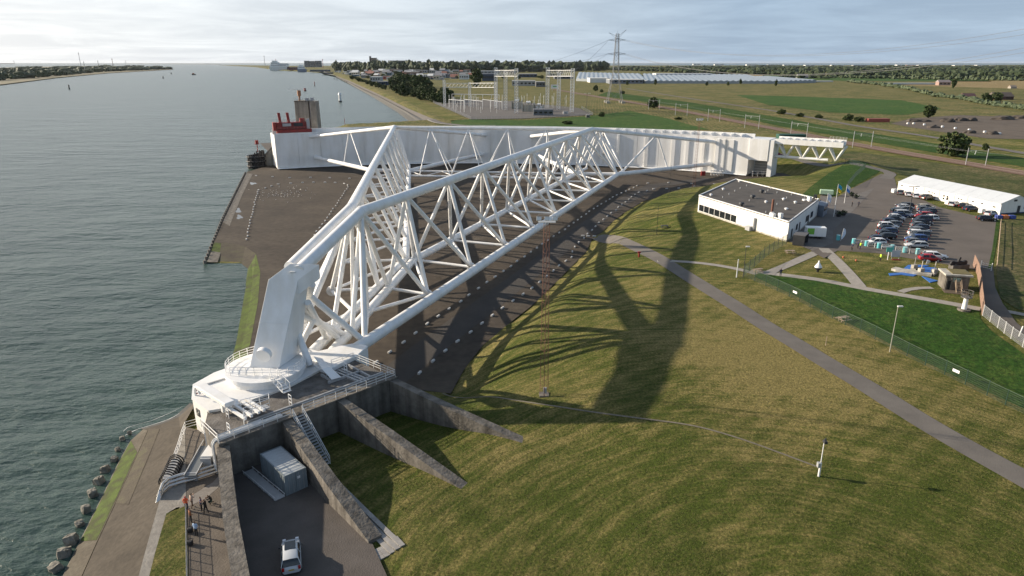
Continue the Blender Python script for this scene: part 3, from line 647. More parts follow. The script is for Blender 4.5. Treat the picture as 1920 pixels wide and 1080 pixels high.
    for i in range(44):
        a0 = ANG_L+i*(ANG_R-ANG_L)/44; a1_ = ANG_L+(i+1)*(ANG_R-ANG_L)/44
        b.hexa([garc(a0, GR, ZT+0.003), garc(a1_, GR, ZT+0.003), garc(a1_, GR+0.3, ZT+0.003), garc(a0, GR+0.3, ZT+0.003)], [garc(a0, GR, ZT+0.5), garc(a1_, GR, ZT+0.5), garc(a1_, GR+0.3, ZT+0.5), garc(a0, GR+0.3, ZT+0.5)])
        b2_.hexa([garc(a0, GR+6.0, ZT-0.34), garc(a1_, GR+6.0, ZT-0.34), garc(a1_, GR+6.6, ZT-0.34), garc(a0, GR+6.6, ZT-0.34)], [garc(a0, GR+6.0, ZT+1.7), garc(a1_, GR+6.0, ZT+1.7), garc(a1_, GR+6.6, ZT+1.7), garc(a0, GR+6.6, ZT+1.7)])
    b.build('front_parapet', WHITE, g); b2_.build('rear_parapet', WHITE2, g)
    for i in range(14):
        a = ang(1150)+i*(ANG_R-ang(1150))/14
        b = MB(); b.hexa(*vbox(a, 0.35, GR+1.2, GR+6.0, ZT-0.34, ZT+1.5)); b.build('deck_rib', WHITE, g)
    # ---------------- right end: overhanging box, portal leg, outrigger beam
    tdir = Vector((math.cos(ANG_R), -math.sin(ANG_R), 0)); rdir = Vector((math.sin(ANG_R), math.cos(ANG_R), 0)); E0 = garc(ANG_R, GR, 0)
    def L_(t, r, z): return E0+tdir*t+rdir*r+Vector((0, 0, z))
    def lbox(nm, t0, t1, r0, r1, z0, z1, m=WHITE):
        b = MB(); b.hexa([L_(t0, r0, z0), L_(t1, r0, z0), L_(t1, r1, z0), L_(t0, r1, z0)], [L_(t0, r0, z1), L_(t1, r0, z1), L_(t1, r1, z1), L_(t0, r1, z1)]); return b.build(nm, m, g)
    lbox('end_box', 0.05, 8.2, -0.7, 10, 7.2, 16.2)
    lbox('portal_leg', 8.4, 10.2, -0.5, 8, 0.6, 16.0, WHITE2); lbox('portal_back', 0.3, 8.3, 9, 9.5, 0.6, 7.2, STEEL)
    for k in range(5): lbox('portal_rung', 0.5, 8.2, 7.2, 7.5, 1.2+k*1.2, 1.4+k*1.2, RAILM)
    lbox('beam_deck', 10.25, 37, 1.0, 6.5, 15.1, 15.7); lbox('beam_edge', 10.25, 37, 0.7, 0.98, 14.6, 16.7); lbox('beam_edge', 10.25, 37, 6.52, 6.8, 14.6, 17.3)
    for k in range(9): lbox('deck_rib', 11.5+k*3.0, 11.8+k*3.0, 1.0, 6.5, 15.703, 16.9)
    tube_obj('beam_chord', L_(10, 3.5, 9.0), L_(31.5, 3.5, 9.0), 0.62, WHITE, g, 14)
    zz = 0
    for k in range(4):
        t = 11.5+k*6.6
        for rr in (1.4, 6.0):
            tube_obj('beam_brace', L_(t, rr, 14.9), L_(t+3.2, 3.5, 9.0), 0.4, WHITE, g, 10); tube_obj('beam_brace', L_(t+3.2, 3.5, 9.0), L_(t+6.4, rr, 14.9), 0.4, WHITE, g, 10)
    b = MB()
    for t in np.arange(30.5, 37.1, 1.3): b.tube(L_(t, 6.6, 17.3), L_(t, 6.6, 18.3), 0.05, 4); b.tube(L_(t, 0.85, 16.7), L_(t, 0.85, 17.7), 0.05, 4)
    for r_, z in ((6.6, 18.3), (6.6, 17.8), (0.85, 17.7)): b.tube(L_(30.5, r_, z), L_(37, r_, z), 0.04, 4)
    b.build('railing', RAILM, g)
    # ---------------- hub end: turning drum, leaning tower, tube head, base box
    dc = Vector((-33.3, 84.3, 0))
    b = MB(); seg = 48
    prof = [(4.9, 7.3), (4.9, 7.9), (4.6, 7.9), (4.6, 8.05), (5.25, 8.05), (5.25, 8.55), (0.01, 8.6)]
    vs = []
    for r_, z in prof: vs += [dc+Vector((r_*math.cos(2*math.pi*i/seg), r_*math.sin(2*math.pi*i/seg), z)) for i in range(seg)]
    b.add(vs, [(j*seg+i, j*seg+(i+1) % seg, (j+1)*seg+(i+1) % seg, (j+1)*seg+i) for j in range(len(prof)-1) for i in range(seg)])
    b.build('turning_drum', WHITE, g)
    ftl, ftr = U(503, 524, 19.7), U(555, 528, 19.7); fbl, fbr = U(468, 688, 8.6), U(523, 690, 8.6)
    ftr = ftl+(fbr-fbl).normalized()*(ftr-ftl).length; bbr, bbl = fbr+AX*5.2+AXN*0.9, fbl+AX*5.2; btr, btl = ftr+(bbr-fbr)*.5, ftl+(bbl-fbl)*.5
    b = MB(); b.hexa([fbl, fbr, bbr, bbl], [ftl, ftr, btr, btl]); bevel(b.build('tower', WHITE, g), 0.06)
    seam = lambda t: [fbl.lerp(ftl, t)-AX*0.02, fbr.lerp(ftr, t)-AX*0.02]
    b = MB(); s0, s1 = seam(0.5), seam(0.507); b.hexa([s0[0]-AX*.03, s0[1]-AX*.03, s0[1]+AX*.1, s0[0]+AX*.1], [s1[0]-AX*.03, s1[1]-AX*.03, s1[1]+AX*.1, s1[0]+AX*.1]); b.build('weld_band', WHITE, g)
    hv_ = U(543, 494, 21.8)-ftl; h1 = [ftl+hv_, ftr+hv_]; dn = Vector((0, 0, -2.0))
    b = MB(); b.hexa([ftl-Vector((0, 0, 2.0)), ftr-Vector((0, 0, 2.0)), h1[1]+dn, h1[0]+dn], [ftl+Vector((0, 0, .02)), ftr+Vector((0, 0, .02)), h1[1], h1[0]]); bevel(b.build('tube_head', WHITE, g), 0.12)
    b = MB(); b.box((ftl+ftr)/2+hv_*.45+Vector((0, 0, .1)), (0.7, 0.4, 0.2), AXA); b.build('hatch', WHITE, g)
    tube_obj('back_strut', U(553, 612, 12.5), U(582, 685, 7.5), 0.48, WHITE, g, 16)
    tube_obj('back_brace', U(560, 588, 14), AXP(15, 1.5, 6.2), 0.5, WHITE, g); tube_obj('back_brace', U(590, 594, 12.5), U(560, 655, 8), 0.45, WHITE, g); tube_obj('back_brace', U(590, 592, 12.6), U(552, 612, 11), 0.4, WHITE, g)
    # knuckle on the tower foot
    b = MB(); b.tube((fbl+fbr)/2-AX*0.1+Vector((0.4, 0, 2.2)), (fbl+fbr)/2-AX*0.75+Vector((0.4, 0, 2.0)), 1.0, 20); b.build('port_cover', WHITE, g)
    # base box: flat wedge from drum to the chord roots
    top = [U(558, 672, 7.6), U(612, 694, 7.6), U(672, 664, 7.6), U(690, 650, 7.4), U(668, 644, 7.4), U(640, 648, 7.5), U(585, 660, 7.6)]
    top += [mirror(p) for p in (U(640, 648, 7.5), U(668, 644, 7.4), U(690, 650, 7.4), U(672, 664, 7.6), U(622, 690, 7.6))]
    b = MB(); b.prism([(p.x, p.y) for p in top], 4.2, 7.55); bevel(b.build('base_box', WHITE, g), 0.12)
    # railings on the drum and access steps
    b = MB()
    def rail(pts, h=1.1, m=3):
        for p in pts: b.tube(p, p+Vector((0, 0, h)), 0.045, 5)
        for k in range(m):
            zz = h*(k+1)/m
            for p, q in zip(pts[:-1], pts[1:]): b.tube(p+Vector((0, 0, zz)), q+Vector((0, 0, zz)), 0.04, 5)
    rail([dc+Vector((5.0*math.cos(t), 5.0*math.sin(t), 8.55)) for t in np.linspace(R(110), R(205), 8)])
    rail([dc+Vector((5.0*math.cos(t), 5.0*math.sin(t), 8.55)) for t in np.linspace(R(-50), R(30), 7)])
    rail([dc+Vector((-3.6+k*1.05, -3.0+0.02*k, 8.58)) for k in range(7)])
    b.build('railing', WHITE, g)
    b = MB(); c0 = dc+Vector((2.4, -3.8, 8.6))
    for k in range(6): b.box(c0+Vector((0.42*k, -0.36*k, -0.2*k)), (0.5, 1.1, 0.06), R(-40))
    for s in (-.55, .55):
        off = Vector((0.64*s, 0.77*s, 0)); b.tube(c0+off, c0+off+Vector((2.1, -1.8, -1.0)), 0.07, 5); b.tube(c0+off+Vector((0, 0, 1)), c0+off+Vector((2.1, -1.8, 0)), 0.05, 5)
        for k in range(4): p = c0+off+Vector((.7*k, -.6*k, -.33*k)); b.tube(p, p+Vector((0, 0, 1)), 0.045, 5)
    b.build('access_steps', WHITE, g)
    b = MB(); q = U(597, 688, 8.0); b.hexa([U(590, 672, 7.62), U(606, 676, 7.62), U(640, 707, 7.4), U(622, 712, 7.4)], [U(588, 668, 8.5), U(604, 672, 8.5), U(618, 688, 8.6), U(604, 692, 8.6)]); b.build('hinged_cover', WHITE, g)
build_gate()

# red traversing machine on the gate's left end
def build_red_machine():
    a0 = gate_at(551, 16); an = math.atan2(a0.x-GC[0], a0.y-GC[1]); c = garc(an, GR+3.0, 16.0)
    t = thing('drive_machine', 'red traversing machine with two red posts on the left end of the white gate', 'machine', c, -an)
    def bx(nm, x, y, z, dx, dy, dz, m=RED):
        b = MB(); b.box((x, y, z), (dx, dy, dz)); return bevel(b.build(nm, m, t, local=True), 0.05)
    bx('hull', 0.5, 0, 1.0, 15.6, 5, 2.0); bx('upper_box', -0.3, 0.8, 3.6, 13.6, 3.0, 2.9); bx('bow_box', -8.0, 0.6, 3.4, 1.4, 4.4, 3.6)
    for x in (-5.2, -1.4):
        b = MB(); b.hexa([(x-.6, .3, 5.1), (x+.6, .3, 5.1), (x+.6, 1.3, 5.1), (x-.6, 1.3, 5.1)], [(x-1.0, .3, 9.4), (x+.2, .3, 9.4), (x+.2, 1.3, 9.4), (x-1.0, 1.3, 9.4)]); b.build('post', RED, t, local=True)
    bx('control_panel', -2.6, -1.3, 4.0, 3.8, 0.5, 1.3, STEEL); bx('engine_box', 2.6, -1.2, 4.0, 4.0, 0.8, 1.5, DARK)
    bx('ladder_frame', 7.0, -0.6, 4.0, 1.4, 1.2, 5.0, STEEL); bx('cab', 4.6, 1.0, 5.9, 2.2, 2.0, 1.5, RED)
    b = MB()
    for y, z0 in ((-2.4, 2.0), (-0.8, 5.05)):
        for x in np.arange(-7, 8.1, 1.5): b.tube((x, y, z0), (x, y, z0+1.1), 0.06, 4)
        for z in (0.55, 1.1): b.tube((-7, y, z0+z), (8, y, z0+z), 0.05, 4)
    b.build('railing', mat('red pale rail', (0.42, 0.16, 0.14), 0.5), t, local=True)
build_red_machine()

# concrete guide tower and pier beyond the gate's left end
def build_guide_tower():
    p = U(580, 243, 3); base = VY(579, 246, 346); cx, cy = base.x, 346
    t = thing('guide_tower', 'tall weathered concrete guide tower behind the red machine', 'tower', (cx, cy, 0))
    b = MB(); b.hexa([(-5.4, -3, -3), (1.9, -3, -3), (1.9, 4, -3), (-5.4, 4, -3)], [(-4.9, -3, 29.2), (1.7, -3, 29.2), (1.7, 4, 29.2), (-4.9, 4, 29.2)]); bevel(b.build('shaft', CONCT, t, local=True), 0.1)
    b = MB(); b.hexa([(2.6, -3.2, -3), (6.0, -3.2, -3), (6.0, 3, -3), (2.6, 3, -3)], [(2.5, -3.2, 29.6), (5.4, -3.2, 29.6), (5.4, 3, 29.6), (2.5, 3, 29.6)]); bevel(b.build('side_shaft', CONCT, t, local=True), 0.1)
    b = MB(); b.box((2.2, 0, 13), (0.9, 3, 32)); b.build('joint_cover', STEEL, t, local=True)
    b = MB(); b.box((-1.6, 0.5, 29.5), (7.0, 7.4, 0.55)); b.build('cap', CONC, t, local=True)
    b = MB(); b.tube((-2.8, -1, 29.8), (-2.8, -1, 33), 0.45, 10); b.tube((-2.8, -1, 32), (-2.8, -1, 34.6), 0.9, 10); b.build('signal_lamp', mat('ochre red lamp', (0.28, 0.13, 0.06), 0.5, var=.3), t, local=True)
    b = MB(); b.tube((-7, -1, 35.0), (1.2, -1, 35.3), 0.09, 6); b.tube((-2.8, -1, 34.6), (-2.8, -1, 35.2), 0.12, 6); b.build('radar_bar', RAILM, t, local=True)
    b = MB(); b.box((1.0, -1, 30.4), (1.6, 1.6, 1.2)); b.box((3.4, -1, 30.5), (1.3, 1.5, 1.4)); b.build('equipment', STEEL, t, local=True)
    b = MB()
    for x in np.arange(-4.5, 5.6, 1.25): b.tube((x, -2.8, 29.7), (x, -2.8, 30.9), 0.06, 4)
    b.tube((-4.5, -2.8, 30.9), (5.5, -2.8, 30.9), 0.05, 4); b.tube((-4.5, -2.8, 30.3), (5.5, -2.8, 30.3), 0.05, 4); b.build('railing', STEEL, t, local=True)
    # sloping pier running out to the fender
    A0 = U(524, 318, -1); 
    t2 = thing('sloping_pier', 'sloping concrete pier left of the white gate', 'pier', (-117, 335, -1))
    e0, e1 = VY(535, 262, 338), VY(489, 300, 338)
    p = [VY(540, 319, 334), VY(489, 318, 334), VY(489, 303, 334), VY(540, 247, 334)]
    b = MB(); b.add([(q.x, 333, q.z) for q in p]+[(q.x-1, 345, q.z) for q in p], [(0, 1, 2, 3), (7, 6, 5, 4), (3, 2, 6, 7), (2, 1, 5, 6), (0, 3, 7, 4), (1, 0, 4, 5)]); b.build('wedge', CONCT, t2)
    for y, w in ((333, 0.8), (338.5, 0.7), (344.4, 0.7)):
        b = MB(); b.hexa([(p[2].x, y, p[2].z), (p[3].x, y, p[3].z), (p[3].x, y+w, p[3].z), (p[2].x, y+w, p[2].z)], [(p[2].x, y, p[2].z+1.1), (p[3].x, y, p[3].z+1.1), (p[3].x, y+w, p[3].z+1.1), (p[2].x, y+w, p[2].z+1.1)]); b.build('kerb_wall', CONC, t2)
    c = U(477, 317, -1); rr = 4.0
    t3 = thing('fender_dolphin', 'black timber fender cluster at the tip of the sloping pier', 'fender', (c.x, c.y+4, -1))
    b = MB()
    for k in range(30):
        a = 2*math.pi*k/30; r1 = rr*(0.94+0.1*random.random()); hh = 6.2+1.6*random.random()+1.5*math.cos(a)
        b.tube((r1*math.cos(a), r1*math.sin(a), -2), ((r1-.3)*math.cos(a+.12), (r1-.3)*math.sin(a+.12), hh), 0.36, 6)
    b.build('pile_ring', BLACK, t3, local=True)
    for z in (1.2, 3.4, 5.6):
        b = MB(); pts = [((rr+.35)*math.cos(t), (rr+.35)*math.sin(t), z) for t in np.linspace(0, 2*math.pi, 17)]; b.path(pts, 0.3, 6); b.build('tyre_band', DARK, t3, local=True)
    b = MB(); b.prism([(rr*.9*math.cos(t), rr*.9*math.sin(t)) for t in np.linspace(0, 2*math.pi, 17)[:-1]], -2, 5.2); b.build('core', CONCD, t3, local=True)
    m = VY(484, 290, 337)
    t4 = thing('signal_light', 'red navigation light on a post over the black fender', 'light', (m.x, 337, 6))
    b = MB(); b.tube((0, 0, 0), (0, 0, 5), 0.22, 8); b.build('post', RED, t4, local=True)
    b = MB(); b.tube((0, 0, 3.9), (0, 0, 5.6), 0.8, 10); b.build('lamp', RED, t4, local=True)
    b = MB(); b.box((0, 0, 3.8), (2.2, 1.6, .15)); [b.tube((x, y, 3.8), (x, y, 4.8), .05, 4) for x in (-1, 1) for y in (-.7, .7)]; b.build('platform', RED, t4, local=True)
build_guide_tower()

# ================================================================== hub foundation in the foreground (local s along the deck, t to the back)
def D2(l): return [(D(s, t).x, D(s, t).y) for s, t in l]
def railing(name, pts, parent, m=RAILM, h=1.1, rails=3, r=0.042, gap=1.6):
    b = MB()
    for a, c in zip(pts[:-1], pts[1:]):
        a, c = Vector(a), Vector(c); k = max(1, round((c-a).length/gap))
        for i in range(k+1): p = a.lerp(c, i/k); b.tube(p, p+Vector((0, 0, h)), r, 5)
        for j in range(rails): o = Vector((0, 0, h*(j+1)/rails)); b.tube(a+o, c+o, r*0.9, 5)
    return b.build(name, m, parent)
def build_foundation():
    f = thing('hub_foundation', 'dark concrete foundation with sloping buttress walls under the white hub', 'foundation', D(0, 0, 0))
    b = MB(); b.prism(D2([(0, 0), (DL, 0), (DL-0.6, 9.2), (18, 9.4), (2.6, 9.4), (0.3, 5)]), -1.0, 6.95); b.build('deck_block', CONC, f)
    b = MB(); b.prism(D2([(0.25, 1.9), (DL-0.3, 1.9), (DL-1.0, 8.9), (3, 7.0), (0.6, 6)]), 6.951, 6.98); b.build('deck_surface', CONCD, f)
    b = MB(); b.prism(D2([(-0.25, -0.3), (DL+0.3, -0.3), (DL+0.3, 1.7), (-0.25, 1.7)]), 6.952, 7.12); b.build('edge_walk', CONC, f)
    for s0, s1, t0, t1 in ((4.2, DL-0.4, 2.0, 2.25), (16.5, 21.5, 4.6, 4.85), (21.3, 21.55, 2.3, 7.6), (17.0, 17.25, 4.9, 7.5)):
        b = MB(); b.prism(D2([(s0, t0), (s1, t0), (s1, t1), (s0, t1)]), 6.981, 7.3); b.build('cable_duct', STEEL, f)
    # buttresses with tops sloping down to the turf
    def rib(pts, w0=1.1, w1=1.1):
        b = MB(); L_ = []
        for i, (s, t, z) in enumerate(pts):
            p = D(s, t); q = D(pts[min(i+1, len(pts)-1)][0], pts[min(i+1, len(pts)-1)][1])-D(pts[max(i-1, 0)][0], pts[max(i-1, 0)][1]); q.normalize(); n = Vector((-q.y, q.x, 0)); w = w0+(w1-w0)*i/(len(pts)-1)
            L_.append((p-n*w/2, p+n*w/2, z))
        for (a, c, z), (a2, c2, z2) in zip(L_[:-1], L_[1:]):
            b.hexa([a+Vector((0, 0, 0.2)), c+Vector((0, 0, 0.2)), c2+Vector((0, 0, 0.2)), a2+Vector((0, 0, 0.2))], [a+Vector((0, 0, z)), c+Vector((0, 0, z)), c2+Vector((0, 0, z2)), a2+Vector((0, 0, z2))])
        return b.build('buttress', CONC, f)
    rib([(0.3, -0.02, 6.6), (-1.6, -5, 6.2), (-4.2, -12, 5.6), (-6.7, -19.5, 5.1), (-9.8, -29, 4.6)], 1.35, 1.45)
    rib([(8.0, -0.02, 6.9), (7.2, -6, 6.3), (6.6, -12, 5.0), (6.0, -21, 2.75)], 1.25, 1.5)
    rib([(15.4, -0.02, 6.9), (16.4, -9, 5.4), (17.8, -21.7, 2.95)], 1.15, 1.3)
    rib([(23.4, -0.02, 6.9), (26.0, -10, 5.2), (29.2, -22, 3.3)], 1.15, 1.3)
    for k, (s, t) in enumerate(((1.2, -2.5), (0.2, -6), (-1.2, -9.5))): pass
    # pipes and kerb on the deck edge
    for t, z in ((0.55, 7.3), (0.9, 7.3), (1.25, 7.3)): tube_obj('deck_pipe', D(0.2, t, z), D(7.8 if t < 1 else 5.5, t, z), 0.13, RAILM, f, 8)
    for t in (0.55, 0.9):
        b = MB(); b.path([D(0.2, t, 7.3), D(-0.25, t+.1, 7.15), D(-0.45, t+.2, 6.7), D(-0.45, t+.3, 3.0)], 0.13, 8); b.build('down_pipe', RAILM, f)
    # railings
    railing('railing', [D(-0.1, -0.15, 7.12), D(8.6, -0.15, 7.12)], f)
    railing('railing', [D(10.2, -0.15, 7.12), D(DL, -0.15, 7.12), D(DL-0.7, 9.0, 6.98), D(19.6, 9.0, 6.98)], f)
    railing('railing', [D(-0.1, 0.1, 7.12), D(0.1, 5.2, 7.0)], f, gap=2.6, rails=2)
    for s, t in ((1.6, 1.1), (10.0, 2.6), (17.6, 6.6), (20.0, 6.0), (3.2, 5.2)):
        b = MB(); p = D(s, t, 6.98)
        for k in (-.35, .35): b.tube(p+E2*k, p+E2*k+Vector((0, 0, 1.5)), 0.05, 5)
        for z in (0.5, 1.0, 1.5): b.tube(p+E2*-.35+Vector((0, 0, z)), p+E2*.35+Vector((0, 0, z)), 0.045, 5)
        b.build('hatch_ladder', WHITE, f)
    # beams lying across the deck
    for s, dx in ((19.3, 0.0), (19.9, 0.0), (20.4, 0)):
        b = MB(); b.box(D(s, 4.4, 7.1), (0.28, 5.6, 0.3), ERZ+R(8)); b.build('guide_rail', RUSTM if dx else STEEL, f)
    for k, (s, l) in enumerate(((3.0, 5.2), (3.8, 5.0), (4.8, 4.6), (5.5, 4.4))):
        b = MB(); b.box(D(s+.6, 4.0, 8.1), (0.3, l, 0.32), ERZ+R(4)); b.build('gangway_beam', WHITE, f)
    b = MB(); b.box(D(5.6, 2.6, 7.95), (3.2, 1.0, 0.12), ERZ+R(4)); b.build('gangway_step', STEEL, f)
    railing('gangway_rail', [D(4.0, 2.2, 8.0), D(7.2, 2.3, 8.0), D(7.8, 3.6, 8.0), D(4.6, 4.4, 8.0)], f, WHITE, gap=1.2, rails=2)
    railing('gangway_rail', [D(3.6, 1.6, 7.0), D(4.0, 2.2, 8.0)], f, WHITE, gap=.6, rails=3)
    # steps from the deck down into the second bay
    p0, p1 = D(9.4, -0.3, 7.05), D(9.35, -6.0, 2.6); st = 18
    for k in range(st):
        p = p0.lerp(p1, (k+.5)/st); b = MB(); b.box(p, (1.15, 0.36, 0.06), ERZ); b.build('tread', STEEL, f)
    for sgn in (-.62, .62):
        o = E1*sgn; b = MB(); b.hexa([p0+o-E1*.03-Vector((0, 0, .25)), p0+o+E1*.03-Vector((0, 0, .25)), p1+o+E1*.03-Vector((0, 0, .25)), p1+o-E1*.03-Vector((0, 0, .25))], [p0+o-E1*.03, p0+o+E1*.03, p1+o+E1*.03, p1+o-E1*.03]); b.build('stringer', RAILM, f)
        b = MB()
        for z in (0.55, 1.05): b.tube(p0+o+Vector((0, 0, z)), p1+o+Vector((0, 0, z)), 0.045, 5)
        for k in range(7): q = p0.lerp(p1, k/6)+o; b.tube(q, q+Vector((0, 0, 1.05)), 0.045, 5)
        b.build('handrail', RAILM, f)
    # ---------------- white hub house with flat roof
    h = thing('hub_house', 'white flat-roofed control house below the turning drum with grey doors', 'control house', D(2, 10, 3))
    poly = [(2.1, 8.1), (4.6, 7.05), (12, 7.2), (19.5, 9.42), (21.5, 12), (20, 17), (14, 19), (7, 18.2), (3.6, 16.6), (1.9, 12.6)]
    b = MB(); b.prism(D2(poly), 0.5, 7.2); b.build('wall', BLDG, h)
    c = Vector(D(10, 12)); pr = [tuple((Vector((x, y, 0))-Vector((c.x, c.y, 0)))*1.012+Vector((c.x, c.y, 0)))[:2] for x, y in D2(poly)]
    b = MB(); b.prism(pr, 7.201, 7.29); b.build('roof', DECKW, h)
    e = (D(1.9, 12.6)-D(2.1, 8.1)); 
    for u, w, z0, z1, nm, m in ((0.22, 0.95, 3.02, 5.1, 'door', CONCD), (0.42, 0.95, 3.02, 5.1, 'door', STEEL), (0.72, 0.9, 5.3, 6.3, 'window', GLASS), (0.08, 0.16, 3, 7, 'down_pipe', RAILM)):
        p = D(2.1, 8.1).lerp(D(1.9, 12.6), u)-E1*0.02; b = MB(); b.box(p+Vector((0, 0, (z0+z1)/2)), (0.12, w, z1-z0), ERZ+R(2)); b.build(nm, m, h)
    # arched cable bridge over the roof
    b = MB(); b.box(D(3.3, 8.6, 8.75), (1.25, 7.4, 0.55), ERZ+R(4)); bevel(b.build('cable_bridge', WHITE, h), .08)
    b = MB(); pts = [D(3.0+0.55*math.sin(0), 12.3+0.9*math.cos(t), 7.3+0.0+1.45*math.sin(t)*1.0) for t in np.linspace(0, R(150), 9)]
    for sx in (-.45, .45): b.path([p+E1*sx for p in pts], 0.16, 8)
    b.build('bridge_arch', WHITE, h)
    for k, z in enumerate((7.6, 8.0, 8.4)): tube_obj('arch_rung', D(2.6, 13.0, z), D(3.5, 13.0, z), 0.08, RED, h, 6)
    b = MB(); b.box(D(3.5, 6.4, 7.75), (.9, .5, .9), ERZ); b.build('bridge_foot', WHITE, h)
    b = MB(); b.box(D(6.4, 15.2, 7.36), (3.2, .25, .16), ERZ); b.build('roof_gutter', STEEL, h)
    # ---------------- things in the bays
    c = thing('shipping_container', 'blue grey steel shipping container standing between the concrete walls', 'container', D(4.7, -5.0, 2.42), ERZ+R(-2))
    Lc, Wc, Hc = 6.06, 2.44, 2.55
    for nm, ax in (('side_wall', -1), ('side_wall', 1)):
        b = MB(); n = 44; x0 = ax*Wc/2; vs = []
        for i in range(n+1):
            y = -Lc/2+.1+(Lc-.2)*i/n; o = 0.035*(1 if (i//2) % 2 else -1); vs += [(x0+o*ax, y, .12), (x0+o*ax, y, Hc-.1)]
        b.add(vs, [(2*i, 2*i+1, 2*i+3, 2*i+2) for i in range(n)]); b.build(nm, CONT, c, local=True)
    b = MB(); n = 40; vs = []
    for i in range(n+1): y = -Lc/2+.1+(Lc-.2)*i/n; o = .04 if (i//2) % 2 else 0; vs += [(-Wc/2, y, Hc-.03+o), (Wc/2, y, Hc-.03+o)]
    b.add(vs, [(2*i, 2*i+1, 2*i+3, 2*i+2) for i in range(n)]); b.build('roof', mat('pale container roof', (0.36, 0.385, 0.40), .5, var=.08), c, local=True)
    for s in (-.3, .3):
        b = MB(); b.box((s*2, -Lc/2, 1.3), (1.16, .07, 2.3)); d = b.build('door', CONT, c, local=True)
        for k in (-.25, .25): bb = MB(); bb.tube((s*2+k, -Lc/2-.06, .2), (s*2+k, -Lc/2-.06, 2.4), .025, 6); bb.build('lock_rod', STEEL, d, local=True)
    b = MB(); b.box((.35, -Lc/2-.06, 1.75), (.32, .02, .3)); b.build('notice_plate', mat('white plate', (.8, .8, .8)), c, local=True)
    b = MB(); b.box((0, Lc/2, 1.3), (Wc-.1, .06, 2.4)); b.build('end_wall', CONT, c, local=True)
    b = MB()
    for x in (-Wc/2, Wc/2):
        for y in (-Lc/2, Lc/2): b.box((x, y, Hc/2), (.14, .14, Hc))
        for z in (.08, Hc-.06): b.box((x, 0, z), (.12, Lc-.15, .14))
    for y in (-Lc/2, Lc/2):
        for z in (.08, Hc-.06): b.box((0, y, z), (Wc-.15, .12, .14))
    b.build('frame', CONT, c, local=True)
    r = thing('metal_ramp', 'narrow grey metal gangway lying on the ground beside the container', 'gangway', D(2.5, -4.3, 2.45), ERZ+R(1))
    b = MB(); b.box((0, 0, .12), (1.15, 7.6, .1)); b.build('plate', STEEL, r, local=True)
    for x in (-.58, .58):
        b = MB(); b.box((x, 0, .45), (.05, 7.6, .07)); [b.box((x, y, .28), (.05, .06, .4)) for y in np.linspace(-3.6, 3.6, 7)]; b.build('side_rail', RAILM, r, local=True)
    return f
FOUND = build_foundation()
drape('driveway', [tuple(D(s, t)[:2]) for s, t in ((0.9, -0.02), (7.5, -0.02), (6.6, -6), (6.0, -12), (5.5, -21.3), (1.2, -34), (-9, -34), (-6.2, -19.5), (-1, -5))], mat('driveway asphalt', (0.068, 0.058, 0.05), .93, col2=(.105, .09, .08), scale=.35, detail=9, bump=.3, bscale=6), flatz=2.5)
# slab edging beside the first buttress, slab by slab
def build_slabs():
    f = thing('slab_edging', 'pale concrete slab edging round the end of the nearest buttress', 'paving', D(8, -18, 2.6))
    proto = None
    def slab(p, rz, sx, sy):
        nonlocal proto
        if proto is None:
            b = MB(); b.box((0, 0, 0), (1, 1, 1)); me = b.mesh('slab', TILE); proto = me
        o = bpy.data.objects.new('slab', proto); COL.objects.link(o); o.parent = f; o.location = Vector(p)-f.location; o.rotation_euler = (0, 0, rz); o.scale = (sx-.03, sy-.03, .12)
    q = [U(*p, 2.75) for p in ((640, 935), (690, 962), (752, 1022), (702, 1008))]
    a, bq = U(684, 960, 2.75), U(752, 1022, 2.75); c, e = U(712, 1010, 2.75), U(676, 1056, 2.75)
    def ribbon(p0, p1, w0, w1, side, rows, sz=.55):
        u = (p1-p0); L_ = u.length; u.normalize(); n = Vector((-u.y, u.x, 0))*side; k = int(L_/sz)
        for i in range(k):
            w = w0+(w1-w0)*i/k; m = max(1, round(w/sz))
            for j in range(m): p = p0+u*((i+.5)*sz)+n*((j+.5)*sz); slab((p.x, p.y, hz(p.x, p.y)+.05), math.atan2(u.y, u.x), sz, sz)
    ribbon(U(640, 905, 2.75), U(760, 1022, 2.75), .55, 1.65, -1, 3)
    ribbon(U(760, 1022, 2.75), U(676, 1060, 2.75), 1.65, 1.65, -1, 3)
build_slabs()

